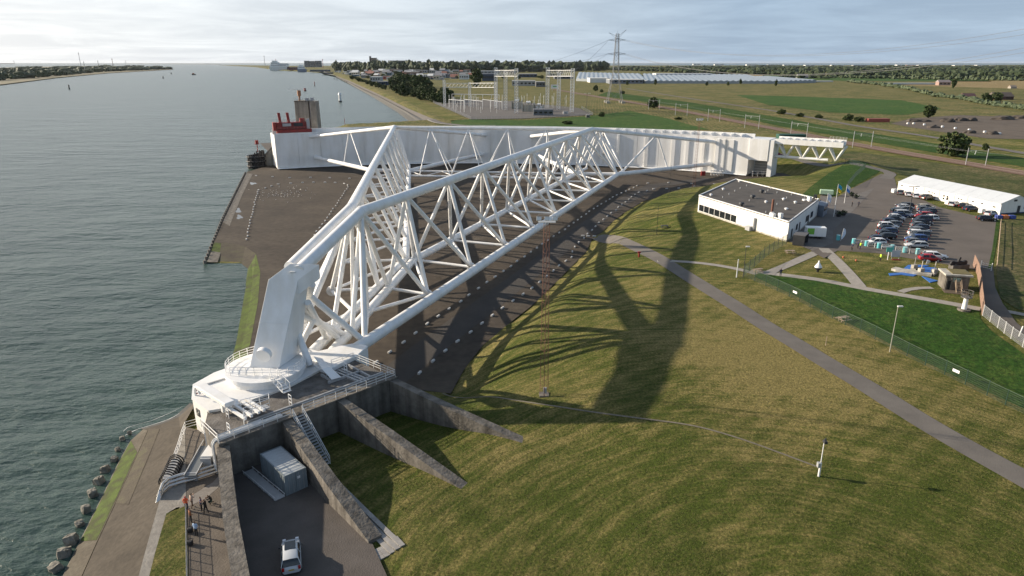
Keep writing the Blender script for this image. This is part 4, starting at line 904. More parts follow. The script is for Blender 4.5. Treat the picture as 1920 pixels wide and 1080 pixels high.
# ------------------------------------------------------------------ near bank: rock edge, asphalt slope, walkway
def bank():
    A_ = [U(*p, -1.0) for p in ((60, 1140), (110, 1080), (150, 1000), (200, 912), (240, 836), (275, 805), (330, 775))]
    # slope toe, joint, crest
    toe = [U(*p, -0.7) for p in ((78, 1140), (118, 1080), (150, 1015), (195, 925), (225, 862), (245, 826), (268, 805))]
    joint = [U(*p, 0.35) for p in ((118, 1140), (153, 1080), (183, 1013), (215, 945), (240, 890), (258, 850), (277, 807))]
    crest = [U(*p, 3.0) for p in ((243, 1140), (260, 1080), (275, 1030), (297, 950), (318, 885), (333, 845), (347, 800))]
    lowm = stain_mat('lower slope asphalt', ((.3, (.05, .042, .03)), (.46, (.085, .072, .054)), (.6, (.10, .088, .066)), (.75, (.13, .112, .085))), .22)
    upm = stain_mat('upper slope asphalt', ((.28, (.036, .03, .024)), (.45, (.06, .05, .038)), (.6, (.074, .062, .048)), (.78, (.095, .08, .062))), .16)
    loft('bank_toe', [[p-Vector((1.2, 0, 1.6)) for p in toe], toe], CONC)
    loft('lower_slope', [toe, joint], lowm)
    up = [p+Vector((0.1, 0, 0.05)) for p in joint]; loft('upper_slope', [up, crest], upm)
    # weed on the lower part near the water
    loft('green_weed', [[t.lerp(j, .04)+Vector((0, 0, .03)) for t, j in zip(toe[2:6], joint[2:6])], [t.lerp(j, .93)+Vector((0, 0, .03)) for t, j in zip(toe[2:6], joint[2:6])]], MOSS)
    loft('green_weed', [[t.lerp(j, .0)+Vector((0, 0, .04)) for t, j in zip(up[3:], crest[3:])], [t.lerp(j, .32)+Vector((0, 0, .04)) for t, j in zip(up[3:], crest[3:])]], WEEDY)
    # beach strip running to the house
    far_toe = [U(268, 805, -.8), U(300, 796, -.8), U(335, 782, -.8), U(362, 757, -.8)]
    far_top = [U(277, 807, .35), U(310, 810, 1.2), U(338, 806, 2.4), U(362, 765, 2.6)]
    loft('bank_toe', [[p+Vector((-4, 3, -1)) for p in far_toe], far_toe], ROCKD); loft('upper_slope', [far_toe, far_top], upm)
    band_in = [U(*p, 3.0) for p in ((268, 1140), (280, 1080), (290, 1040), (312, 963), (330, 952), (349, 948))]
    loft('concrete_band', [[U(*p, 3.0) for p in ((243, 1140), (260, 1080), (272, 1035), (299, 940), (318, 885), (347, 800))], [p for p in band_in]], mat('pale worn concrete', (.17, .155, .135), .9, col2=(.30, .28, .245), scale=.7, bump=.3, bscale=4))
    loft('grass_strip', [[p+Vector((0, 0, .03)) for p in (U(268, 1140, 3), U(280, 1080, 3), U(290, 1040, 3), U(312, 963, 3))], [p+Vector((0, 0, .03)) for p in (U(353, 1140, 3), U(353, 1080, 3), U(352, 1040, 3), U(350, 948, 3))]], GRASS)
    yard = [U(*p, 3.0) for p in ((347, 800), (372, 806), (405, 832), (415, 850), (425, 940), (440, 1040), (455, 1140), (352, 1140), (351, 1040), (350, 948), (299, 940), (318, 885))]
    drape('yard', [(p.x, p.y) for p in yard], mat('yard asphalt', (.085, .07, .056), .92, col2=(.13, .11, .09), scale=.35, detail=9, bump=.3, bscale=5), flatz=2.98)
    pv = [U(*p, 3.0) for p in ((330, 960), (350, 935), (398, 905), (412, 890), (414, 910), (385, 935), (352, 950))]
    drape('paved_patch', [(p.x, p.y) for p in pv], mat('grey pavers', (.16, .145, .13), .9, col2=(.24, .22, .2), scale=2.5), flatz=2.995)
    for i, (px, py, s) in enumerate(((102, 1068, 1.35), (120, 1040, 1.25), (134, 1012, 1.3), (149, 980, 1.2), (162, 954, 1.15), (177, 929, 1.1), (189, 905, 1.1), (201, 882, 1.05), (212, 859, 1.0), (222, 841, 1.0), (232, 825, .8), (242, 813, .6))):
        p = U(px+random.uniform(-4, 4), py+random.uniform(-4, 4), -.75-.25*random.random()); s *= random.uniform(.6, 1.0); bm = bmesh.new(); bmesh.ops.create_cube(bm, size=1.0); bmesh.ops.subdivide_edges(bm, edges=bm.edges[:], cuts=4, use_grid_fill=True)
        rr = random.Random(i)
        for v in bm.verts:
            n = v.co.normalized()*.62; v.co = v.co.lerp(n, .45); v.co *= 1+.16*(rr.random()-.5)
        me = bpy.data.meshes.new('rock'); bm.to_mesh(me); bm.free(); me.materials.append(ROCK)
        o = bpy.data.objects.new('rock', me); COL.objects.link(o); o.location = p; o.scale = (1.0*s, .92*s, 1.1*s); o.rotation_euler = (rr.uniform(-.3, .3), rr.uniform(-.3, .3), rr.uniform(0, 3))
        tag(o, 'grey boulder on the near river bank edge, %s from the picture bottom' % ORD[i].replace('nearest', 'first'), 'boulder', 'boulders along the near bank')
    # weed skirt of the apron at the bay and the rim posts
    skin = [U(*p, -1.08) for p in ((418, 715), (438, 650), (449, 590), (458, 540), (463, 507), (452, 498), (430, 497), (408, 497), (388, 496))]
    skout = [U(*p, 0.015) for p in ((458, 700), (470, 640), (484, 565), (488, 510), (480, 476), (460, 462), (435, 456), (415, 455), (401, 455))]
    mid = [a.lerp(c, .5)+Vector((0, 0, -.12)) for a, c in zip(skin, skout)]
    und = [p+Vector((-.8, -2.0, -.8)) for p in skin]
    loft('green_weed', [und[:5], skin[:5], mid[:5], skout[:5]], MOSS); loft('apron_ramp', [und[4:8], skin[4:8], mid[4:8], skout[4:8]], WEEDY); loft('green_weed', [und[7:], skin[7:], mid[7:], skout[7:]], MOSS)
    rim = [U(*p, 0.0 if p[1] < 480 else -.75) for p in ((388, 492), (420, 412), (444, 362), (462, 325))]
    rim2 = [U(*p, 0.0 if p[1] < 480 else -.8) for p in ((408, 492), (432, 420), (454, 366), (474, 326))]
    loft('rim_strip', [[p+Vector((-.6, 0, -1.6)) for p in rim], [p+Vector((0, 0, .06)) for p in rim], [p+Vector((0, 0, .04)) for p in rim2]], CONC)
    for i in range(44):
        t = i/43*3; k = min(2, int(t)); p = rim[k].lerp(rim[k+1], t-k); b = MB(); b.tube(p+Vector((-.5, 0, -2)), p+Vector((-.5, 0, .55)), .42, 7); o = b.build('rim_pile', CONCD)
        tag(o, 'dark stub pile in the row along the left rim of the apron', 'pile', 'stub piles along the apron rim')
bank()
def build_yard():
    # white railing towards the water
    r = thing('quay_railing', 'white railing along the water side of the yard by the hub house', 'railing', U(345, 806, 3))
    railing('railing', [U(*p, 3.0) for p in ((370, 800), (349, 806), (343, 822), (336, 846), (329, 866))], r, WHITE, gap=1.3)
    f = thing('yard_fence', 'low grey mesh fence between the grass strip and the walkway', 'fence', U(352, 1080, 3))
    a, c = U(350, 958, 3), U(353, 1140, 3); n = 11
    for i in range(n+1): tube_obj('post', a.lerp(c, i/n), a.lerp(c, i/n)+Vector((0, 0, 1.0)), .045, STEEL, f, 6)
    for i in range(n):
        b = MB(); p, q = a.lerp(c, i/n), a.lerp(c, (i+1)/n)
        for k in range(9): o = p.lerp(q, (k+.5)/9); b.tube(o+Vector((0, 0, .05)), o+Vector((0, 0, .95)), .012, 3, cap=False)
        for z in (.1, .5, .95): b.tube(p+Vector((0, 0, z)), q+Vector((0, 0, z)), .02, 4)
        b.build('mesh_panel', STEEL, f)
    p = thing('pipe_bundle', 'bundle of pale pipes bending down to the slope beside the yard', 'pipes', U(302, 925, 3))
    for k, (dx, z) in enumerate(((0, .75), (.0, .45), (0, .2))):
        o = Vector((0.12*k, -.32*k, z)); pts = [U(302, 938, 3)+Vector((-.5, -.2, -.9)), U(302, 930, 3)+Vector((0, 0, z*.4)), U(307, 918, 3), U(318, 908, 3), U(340, 901, 3), U(372, 893, 3), U(412, 880, 3)]
        b = MB(); b.path([q+o*(1 if i > 1 else .5) for i, q in enumerate(pts)], .17, 10); b.build('pipe', mat('bright pipe steel', (.62, .60, .56), .22, metal=.7, var=.05), p)
    g = thing('yard_gangway', 'long grey sheet gangway lying over the pipes in the yard', 'gangway', U(375, 880, 3), R(4))
    b = MB(); b.box((0, 0, 1.15), (1.25, 5.4, .12), rot=Euler((R(6), 0, 0)).to_matrix()); b.build('plate', mat('dark grey sheet', (.14, .15, .155), .45, var=.1), g, local=True)
    for x in (-.64, .64):
        b = MB(); b.box((x, .5, 1.35), (.06, 6.4, .14), rot=Euler((R(6), 0, 0)).to_matrix()); b.build('side_rail', RAILM, g, local=True)
    for y in (-2.2, 2.2):
        b = MB(); b.box((0, y, .5), (1.1, .15, 1.0)); b.build('trestle', STEEL, g, local=True)
    c = thing('cable_coils', 'stack of black cable hoops on the edge of the yard', 'cable', U(322, 880, 3))
    a, q = U(331, 868, 3), U(314, 905, 3)
    for i in range(9):
        ce = a.lerp(q, i/8); b = MB(); u = (q-a).normalized(); n = Vector((-u.y, u.x, 0))
        pts = [ce+n*(.85*math.cos(t))+Vector((0, 0, .15+.95*math.sin(t)))+u*.1*math.sin(2*t+i) for t in np.linspace(-.2, math.pi+.2, 10)]; b.path(pts, .075, 6); b.build('hoop', BLACK, c)
    b = MB(); b.hexa([a+n*-.55, a+n*.55, q+n*.55, q+n*-.55], [a+n*-.45+Vector((0, 0, .55)), a+n*.45+Vector((0, 0, .55)), q+n*.45+Vector((0, 0, .55)), q+n*-.45+Vector((0, 0, .55))]); b.build('pipe_trough', STEEL, c)
    for i, (px, py, w, d_, h_, lab) in enumerate(((398, 870, 1.2, 3.2, 1.7, 'long grey cabinet with pale lid at the house corner'), (399, 838, 1.1, 1.0, 2.3, 'white switch cabinet against the wall below the deck corner'))):
        t = thing('switch_cabinet', lab, 'cabinet', U(px, py, 3), R(3))
        b = MB(); b.box((0, 0, h_/2), (w, d_, h_)); bevel(b.build('case', STEEL if i == 0 else WHITE, t, local=True), .03)
        b = MB(); b.box((0, .2, h_+.06), (w+.1, d_*.9, .1)); b.build('lid', WHITE, t, local=True)
        b = MB(); b.box((w/2+.02, 0, h_*.5), (.03, d_*.7, h_*.7)); b.build('door', STEEL, t, local=True)
    for px, py, w in ((412, 846, .5), (417, 880, .4)):
        b = MB(); b.box(U(px, py, 3)+Vector((0, 0, .5)), (w, w, 1.0)); b.box(U(px, py, 3)+Vector((0, 0, 1.03)), (w+.1, w+.1, .06)); tag(b.build('junction_box', WHITE), 'small white junction box by the wall, '+('nearer the deck corner' if py < 860 else 'beside the pipe ends'), 'box')
build_yard()

# ================================================================== vehicles and people
def build_car_proto(kind):
    """car along +x (front at +x), wheels on z=0; parts are meshes in local coordinates"""
    t = thing('parked_car', 'car', 'car')
    Lh = {'hatch': 2.1, 'estate': 2.35, 'van': 2.25, 'suv': 2.3}[kind]; Hr = {'hatch': 1.48, 'estate': 1.47, 'van': 1.85, 'suv': 1.68}[kind]; Wd = 0.9
    zb = {'hatch': .92, 'estate': .93, 'van': 1.08, 'suv': 1.02}[kind]
    # body: cross sections (x, z of belt, half width)
    secs = [(-Lh, .62, .72), (-Lh+.06, zb-.12, .80), (-Lh+.35, zb, .87), (-1.0, zb, Wd), (.3, zb, Wd), (Lh-1.25, zb-.02, Wd), (Lh-.9, zb-.08, .88), (Lh-.35, zb-.22, .83), (Lh-.06, zb-.38, .74), (Lh, .50, .66)]
    b = MB(); n = 9; rows = []
    for x, z, w in secs:
        z0 = .30 if abs(x) < Lh-.1 else .36
        rows.append([(x, -w+.08, z0), (x, -w, z0+.12), (x, -w-.01, z0*.5+z*.5), (x, -w+.02, z-.08), (x, -w+.12, z), (x, 0, z+.03), (x, w-.12, z), (x, w-.02, z-.08), (x, w+.01, z0*.5+z*.5), (x, w, z0+.12), (x, w-.08, z0)])
    m = len(rows[0]); vs = [p for r_ in rows for p in r_]
    b.add(vs, [(i*m+j, i*m+j+1, (i+1)*m+j+1, (i+1)*m+j) for i in range(len(rows)-1) for j in range(m-1)]+[(i*m+m-1, i*m, (i+1)*m, (i+1)*m+m-1) for i in range(len(rows)-1)], 0, True)
    b.add(rows[0], [tuple(range(m))]); b.add(rows[-1], [tuple(range(m))[::-1]])
    body = b.build('body', paint((.5, .5, .5), 'car paint base'), t, local=True)
    # greenhouse (dark glass) and roof panel on top, pillars
    if kind == 'hatch': g0, g1, r0, r1 = -Lh+.25, 1.05, -Lh+.75, .35
    elif kind == 'estate': g0, g1, r0, r1 = -Lh+.15, 1.05, -Lh+.55, .35
    elif kind == 'suv': g0, g1, r0, r1 = -Lh+.18, 1.0, -Lh+.5, .35
    else: g0, g1, r0, r1 = -Lh+.08, 1.45, -Lh+.25, .75
    w0, w1 = Wd-.05, .66; zt = Hr-.05
    prof = [(g0, zb-.02), ((g0*2+r0)/3, zb+(zt-zb)*.42), (r0-.04, zt-.07), (r0+.25, zt), ((r0+r1)/2, zt+.035), (r1-.2, zt+.01), (r1+.05, zt-.06), ((r1+g1)/2+.05, zb+(zt-zb)*.55), (g1, zb-.02)]
    def cab(o):
        rows = []
        for x, z in prof:
            u = max(0, (z-zb)/(zt-zb)); wt = w0+(w1-w0)*u; rows.append([(x, -w0-o, zb-.04), (x, -wt-o, z-.05*u), (x, -wt*.8, z+o), (x, 0, z+.03*u+o), (x, wt*.8, z+o), (x, wt+o, z-.05*u), (x, w0+o, zb-.04)])
        return rows
    rows = cab(0); m = 7; b = MB(); b.add([p for r_ in rows for p in r_], [(i*m+j, i*m+j+1, (i+1)*m+j+1, (i+1)*m+j) for i in range(len(rows)-1) for j in range(m-1)], 0, True); b.build('window_glass', GLASS, t, local=True)
    rows = [r_[1:6] for r_ in cab(.012)[2:7]]; m = 5; b = MB(); b.add([p for r_ in rows for p in r_], [(i*m+j, i*m+j+1, (i+1)*m+j+1, (i+1)*m+j) for i in range(len(rows)-1) for j in range(m-1)], 0, True); b.build('roof', MATS['car paint base'], t, local=True)
    b = MB()
    for sy in (-1, 1):
        for (xa, xb) in ((g0+.02, r0), (g1, r1), ((g0+g1)/2+.1, (r0+r1)/2+.1)): b.tube((xa, sy*(w0+.004), zb), (xb, sy*(w1+.01), zt), .05, 4)
    b.build('pillar_set', MATS['car paint base'], t, local=True)
    for sx in (-Lh+.78, Lh-.85):
        for sy in (-1, 1):
            b = MB(); b.tube((sx, sy*(Wd-.2), .32), (sx, sy*(Wd+.015), .32), .33, 14); w = b.build('wheel', BLACK, t, local=True)
            b = MB(); b.tube((sx, sy*(Wd+.0), .32), (sx, sy*(Wd+.03), .32), .19, 10); b.build('rim', STEEL, w, local=True)
    for sy in (-1, 1):
        b = MB(); b.box((Lh-.12, sy*.6, zb-.30), (.2, .3, .13)); b.build('headlight', mat('lamp glass', (.7, .7, .72), .1), t, local=True)
        b = MB(); b.box((-Lh+.05, sy*.72, zb-.18), (.14, .22, .3)); b.build('tail_light', mat('tail lamp', (.35, .012, .01), .2), t, local=True)
        b = MB(); b.box((.75, sy*(Wd+.1), zb+.02), (.14, .2, .13)); b.build('mirror', DARK, t, local=True)
    return t
CARS = {k: build_car_proto(k) for k in ('hatch', 'estate', 'van', 'suv')}
PCOL = {'white': (.72, .73, .74), 'silver': (.46, .48, .50), 'grey': (.14, .15, .16), 'black': (.012, .012, .014), 'navy': (.012, .018, .045), 'dark blue': (.02, .04, .10), 'blue': (.03, .07, .22), 'red': (.33, .012, .016), 'brown': (.06, .045, .035), 'beige': (.36, .33, .27)}
_first = {}
def car(kind, colour, p, rz, label, group=None):
    proto = CARS[kind]
    if kind not in _first: o = proto; _first[kind] = 1
    else: o = copy_tree(proto)
    o.location = p; o.rotation_euler = (0, 0, rz); tag(o, label, 'car', group)
    if group is None and 'group' in o: del o['group']
    m = paint(PCOL[colour], 'car paint '+colour, .25)
    for c in o.children:
        if c.name.split('.')[0] in ('body', 'roof', 'pillar_set'): setmat(c, m)
    return o
def fleet():
    kn = {'h': 'hatchback', 'e': 'estate car', 'v': 'van', 's': 'tall car'}; kk = {'h': 'hatch', 'e': 'estate', 'v': 'van', 's': 'suv'}
    L1 = 'h white,h navy,e black,h black,e dark blue,h black,s white,h grey,e navy,h black,h white,e dark blue,v black,s grey,e grey,h silver,e black'.split(',')
    L2 = 'e silver,h grey,s blue,v grey,e white,e grey,h navy,h grey,e black,v navy,h white,s red,h black,e navy,h grey,e beige'.split(',')
    for rowname, lst, a, c, jit in (('left row', L1, U(1646, 458, LOTZ), U(1699, 389, LOTZ), 1), ('right row', L2, U(1714, 464, LOTZ), U(1737, 392, LOTZ), 2)):
        n = len(lst)
        for i, sp in enumerate(lst):
            k, colr = sp[0], sp[2:]; rr = random.Random(i*7+jit); p = a.lerp(c, i/(n-1))+Vector((rr.uniform(-.5, .5), rr.uniform(-.15, .15), 0))
            if rowname == 'right row' and colr == 'white' and i > 8: p.x += 2.2
            if i == 0: what = f'{colr} {kn[k]} at the barrels end of the {rowname} in the car park'
            else: what = f'{colr} {kn[k]}, {ORD[i]} from the barrels in the {rowname} of the car park'
            car(kk[k], colr, p, R(-6)+rr.uniform(-.05, .05)+(math.pi if rr.random() < .45 else 0), what, 'cars in the two rows of the car park')
    car('van', 'silver', U(1694, 406, LOTZ), R(-8), 'silver van parked between the two rows of the car park', 'cars in the two rows of the car park')
    for px, py, k, colr, rz, lab in ((1688, 364, 'hatch', 'grey', 60, 'grey hatchback parked nearest the far end of the white hall'), (1702, 367, 'hatch', 'white', 66, 'white hatchback, second car along the white hall'), (1717, 370, 'estate', 'white', 62, 'white estate car, third car along the white hall'), (1739, 374, 'suv', 'brown', 20, 'dark brown tall car in the middle of the white hall'),
                                    (1788, 386, 'estate', 'silver', 40, 'silver estate car in front of the white hall'), (1807, 389, 'hatch', 'black', 40, 'black hatchback in the trio before the white hall'), (1821, 395, 'estate', 'navy', 10, 'navy estate car near the hall gable'), (1857, 404, 'hatch', 'silver', 30, 'silver hatchback in the shade by the hall gable'),
                                    (1850, 414, 'estate', 'black', -8, 'black estate car at the corner of the lot by the gable'), (1752, 484, 'estate', 'white', -14, 'white estate car behind the red car by the model pool'), (1743, 489, 'hatch', 'red', -12, 'bright red hatchback beside the model pool')):
        car(k, colr, U(px, py, LOTZ), R(rz), lab)
    o = car('suv', 'silver', Vector((U(547, 1050, 2.5).x, U(547, 1050, 2.5).y, 2.5)), R(108), 'silver tall car with black roof glass on the dark driveway between walls')
    b = MB(); b.box((.0, 0, 1.71), (1.2, 1.0, .03)); b.build('roof_glass', GLASS, o, local=True)
    b = MB(); b.box((-2.31, 0, .72), (.03, .5, .12)); b.build('number_plate', mat('yellow plate', (.5, .33, .03), .5), o, local=True)
    car('hatch', 'red', G(1457, 291), R(5), 'red hatchback far off behind the outrigger beam of the gate')
fleet()

# ---- people
def person_mesh(pose):
    me = bpy.data.meshes.new('skel'); J = {}
    if pose == 'stand':
        J = dict(pel=(0, 0, .95, .14), bel=(0, 0, 1.1, .135), che=(0, 0, 1.34, .155), nec=(0, 0, 1.5, .06), hea=(.015, 0, 1.64, .105), top=(.01, 0, 1.74, .075),
                 sl=(0, .19, 1.42, .07), el=(.0, .27, 1.16, .05), wl=(.10, .26, .93, .036), sr=(0, -.19, 1.42, .07), er=(-.02, -.26, 1.16, .05), wr=(.16, -.2, 1.0, .036),
                 hl=(0, .1, .88, .105), kl=(.02, .11, .48, .065), al=(-.01, .12, .09, .048), tl=(.15, .13, .04, .04), hr=(0, -.1, .88, .105), kr=(.01, -.11, .48, .065), ar=(-.02, -.12, .09, .048), tr=(.14, -.13, .04, .04))
    elif pose == 'photo':
        J = dict(pel=(0, 0, .95, .14), bel=(0.01, 0, 1.1, .135), che=(.03, 0, 1.34, .155), nec=(.05, 0, 1.5, .06), hea=(.08, 0, 1.63, .105), top=(.08, 0, 1.73, .075),
                 sl=(.03, .19, 1.42, .07), el=(.18, .26, 1.22, .05), wl=(.30, .1, 1.42, .036), sr=(.03, -.19, 1.42, .07), er=(.18, -.26, 1.22, .05), wr=(.30, -.1, 1.42, .036),
                 hl=(0, .1, .88, .105), kl=(.12, .13, .48, .065), al=(.14, .15, .09, .048), tl=(.3, .16, .04, .04), hr=(0, -.1, .88, .105), kr=(-.06, -.12, .48, .065), ar=(-.2, -.13, .09, .048), tr=(-.05, -.14, .04, .04))
    else:   # crouch
        J = dict(pel=(0, 0, .42, .15), bel=(0.06, 0, .56, .135), che=(.2, 0, .76, .155), nec=(.27, 0, .9, .06), hea=(.33, 0, 1.02, .105), top=(.34, 0, 1.12, .075),
                 sl=(.2, .19, .84, .07), el=(.38, .24, .64, .05), wl=(.5, .1, .8, .036), sr=(.2, -.19, .84, .07), er=(.38, -.24, .64, .05), wr=(.5, -.1, .8, .036),
                 hl=(0.03, .11, .4, .105), kl=(.38, .18, .48, .068), al=(.12, .16, .09, .048), tl=(.28, .18, .04, .04), hr=(.03, -.11, .4, .105), kr=(.3, -.16, .12, .068), ar=(-.1, -.14, .1, .048), tr=(-.2, -.14, .05, .04))
    ks = list(J); ed = [('pel', 'bel'), ('bel', 'che'), ('che', 'nec'), ('nec', 'hea'), ('hea', 'top'), ('che', 'sl'), ('sl', 'el'), ('el', 'wl'), ('che', 'sr'), ('sr', 'er'), ('er', 'wr'), ('pel', 'hl'), ('hl', 'kl'), ('kl', 'al'), ('al', 'tl'), ('pel', 'hr'), ('hr', 'kr'), ('kr', 'ar'), ('ar', 'tr')]
    P = {k: Vector(J[k][:3]) for k in J}; rad = {k: J[k][3] for k in J}
    for s in 'lr':      # palm with thumb and four fingers
        w, e = P['w'+s], P['e'+s]; d = (w-e).normalized(); sd = d.orthogonal().normalized()
        P['m'+s] = w+d*.07; rad['m'+s] = .034; ks.append('m'+s); ed.append(('w'+s, 'm'+s))
        for i in range(5):
            k = f'f{s}{i}'; off = sd*(.026*(i-1.5)) if i < 4 else sd*.06
            P[k] = w+d*(.15+.015*(1-abs(i-1.5)) if i < 4 else .08)+off; rad[k] = .009; ks.append(k); ed.append(('m'+s if i < 4 else 'w'+s, k))
    me.from_pydata([P[k] for k in ks], [(ks.index(a), ks.index(c)) for a, c in ed], [])
    o = bpy.data.objects.new('skel', me); COL.objects.link(o)
    sk = o.modifiers.new('skin', 'SKIN'); sv = me.skin_vertices[0].data
    for i, k in enumerate(ks): sv[i].radius = (rad[k], rad[k]); sv[i].use_root = (k == 'pel')
    o.modifiers.new('sub', 'SUBSURF').levels = 1
    dg = bpy.context.evaluated_depsgraph_get(); m2 = bpy.data.meshes.new_from_object(o.evaluated_get(dg)); bpy.data.objects.remove(o)
    m2.name = 'body'
    for _ in range(4): m2.materials.append(None)
    zn, zh, zw = P['nec'].z+.02, P['hea'].z, P['pel'].z+.02; wl, wr = P['wl'], P['wr']
    for p in m2.polygons:
        c = p.center; p.use_smooth = True
        if min((c-wl).length, (c-wr).length) < .055 or min((c-P['ml']).length, (c-P['mr']).length) < .13: p.material_index = 0
        elif (c-P['hea']).length < .22 and c.z > zn-.02:
            p.material_index = 3 if (c.z > zh+.03 or c.x < P['hea'].x-.04) else 0
        elif min((c-P[k]).length for k in ('al', 'tl', 'ar', 'tr')) < .09: p.material_index = 3
        elif pose != 'crouch' and c.z < .93: p.material_index = 2
        elif pose == 'crouch' and (c.x-.1)*.4+c.z < .48: p.material_index = 2
        else: p.material_index = 1
    return m2
PM = {k: person_mesh(k) for k in ('stand', 'photo', 'crouch')}
SKIN = mat('skin', (.42, .25, .17), .6, var=.05)
def cloth(c): return mat('cloth %.2f %.2f %.2f' % c, c, .85, var=.12, scale=6)
def person(pose, p, rz, top, legs, hair, label, s=1.0, extra=None):
    t = thing('person', label, 'person', p, rz)
    o = bpy.data.objects.new('body', PM[pose]); COL.objects.link(o); o.parent = t; o.scale = (s, s, s)
    for i, m in enumerate((SKIN, cloth(top), cloth(legs), cloth(hair))): setmat(o, m, i)
    return t
BLK = (.015, .015, .018); DBL = (.02, .025, .06); BRN = (.10, .055, .03)
Z3 = 3.0
for pose, px, py, rz, top, legs, hair, lab in (
        ('stand', 351, 957, 100, (.75, .12, .04), DBL, (.5, .05, .06), 'person in orange and blue work vest with pink cap leaning by the fence'),
        ('photo', 361, 952, 60, (.42, .33, .26), BRN, (.05, .035, .025), 'person in a pale striped top standing behind the brown coat'),
        ('stand', 359, 980, 40, (.24, .09, .035), BLK, (.06, .04, .03), 'person in a long brown coat standing at the fence'),
        ('stand', 379, 958, 200, (.03, .045, .12), BLK, BLK, 'person in a dark blue jacket facing the group on the walkway'),
        ('photo', 387, 963, 170, BLK, BLK, (.10, .06, .04), 'person in black holding a camera beside the blue jacket'),
        ('stand', 369, 1005, 80, (.36, .48, .66), BLK, (.05, .035, .025), 'person in a light blue jacket standing alone nearest on the walkway')):
    person(pose, U(px, py, Z3), R(rz), top, legs, hair, lab)
person('crouch', U(398, 944, Z3), R(200), BLK, (.04, .08, .07), BRN, 'person in black crouching on the ground beside the wall')
for i, (px, py, lab) in enumerate(((357, 1022, 'black rucksack lying by the fence farthest down the walkway'), (357, 998, 'small black camera bag beside the fence behind the blue jacket'))):
    t = thing('bag', lab, 'bag', U(px, py, Z3), .4*i); b = MB(); b.box((0, 0, .25), (.55, .4, .5)); bevel(b.build('sack', BLACK, t, local=True), .12, 3)
    b = MB(); b.path([(-.2, .2, .3), (-.25, .34, .45), (.1, .36, .5), (.2, .2, .4)], .03, 5); b.build('strap', DARK, t, local=True)
for px, py, rz, top, legs, pose, lab in ((1597, 388, 0, BLK, BLK, 'stand', 'person in dark clothes, left of the pair walking on the forecourt'), (1609, 388, 40, (.03, .03, .05), BLK, 'stand', 'person in dark clothes, right of the pair walking on the forecourt'), (1550, 394, 90, (.7, .1, .04), DBL, 'stand', 'person in an orange vest beside the left flagpole'),
        (1540, 391, 30, BLK, BLK, 'stand', 'dark-clothed visitor by the shaded house corner, nearest the door'), (1537, 384, 120, DBL, BLK, 'stand', 'dark-clothed visitor by the shaded house corner, farther back'), (1597, 470, 200, DBL, BLK, 'stand', 'person in dark blue near the left end of the barrels'), (1612, 468, 0, (.5, .8, .05), DBL, 'photo', 'person in a yellow-green vest among the barrels'),
        (1608, 466, 20, DBL, BLK, 'stand', 'person in dark trousers beside the yellow-green vest'), (1650, 490, 180, (.5, .8, .05), BLK, 'stand', 'person in a yellow-green vest on the grass edge by the sign'), (1463, 519, 90, DBL, (.02, .03, .05), 'stand', 'person in dark blue walking on the garden path'),
        (1775, 380, 250, BLK, BLK, 'stand', 'dark-clothed person at the middle of the white hall'), (1899, 400, 0, (.05, .1, .25), BLK, 'stand', 'person at the gable door of the white hall')):
    person(pose, G(px, py), R(rz), top, legs, BRN, lab)

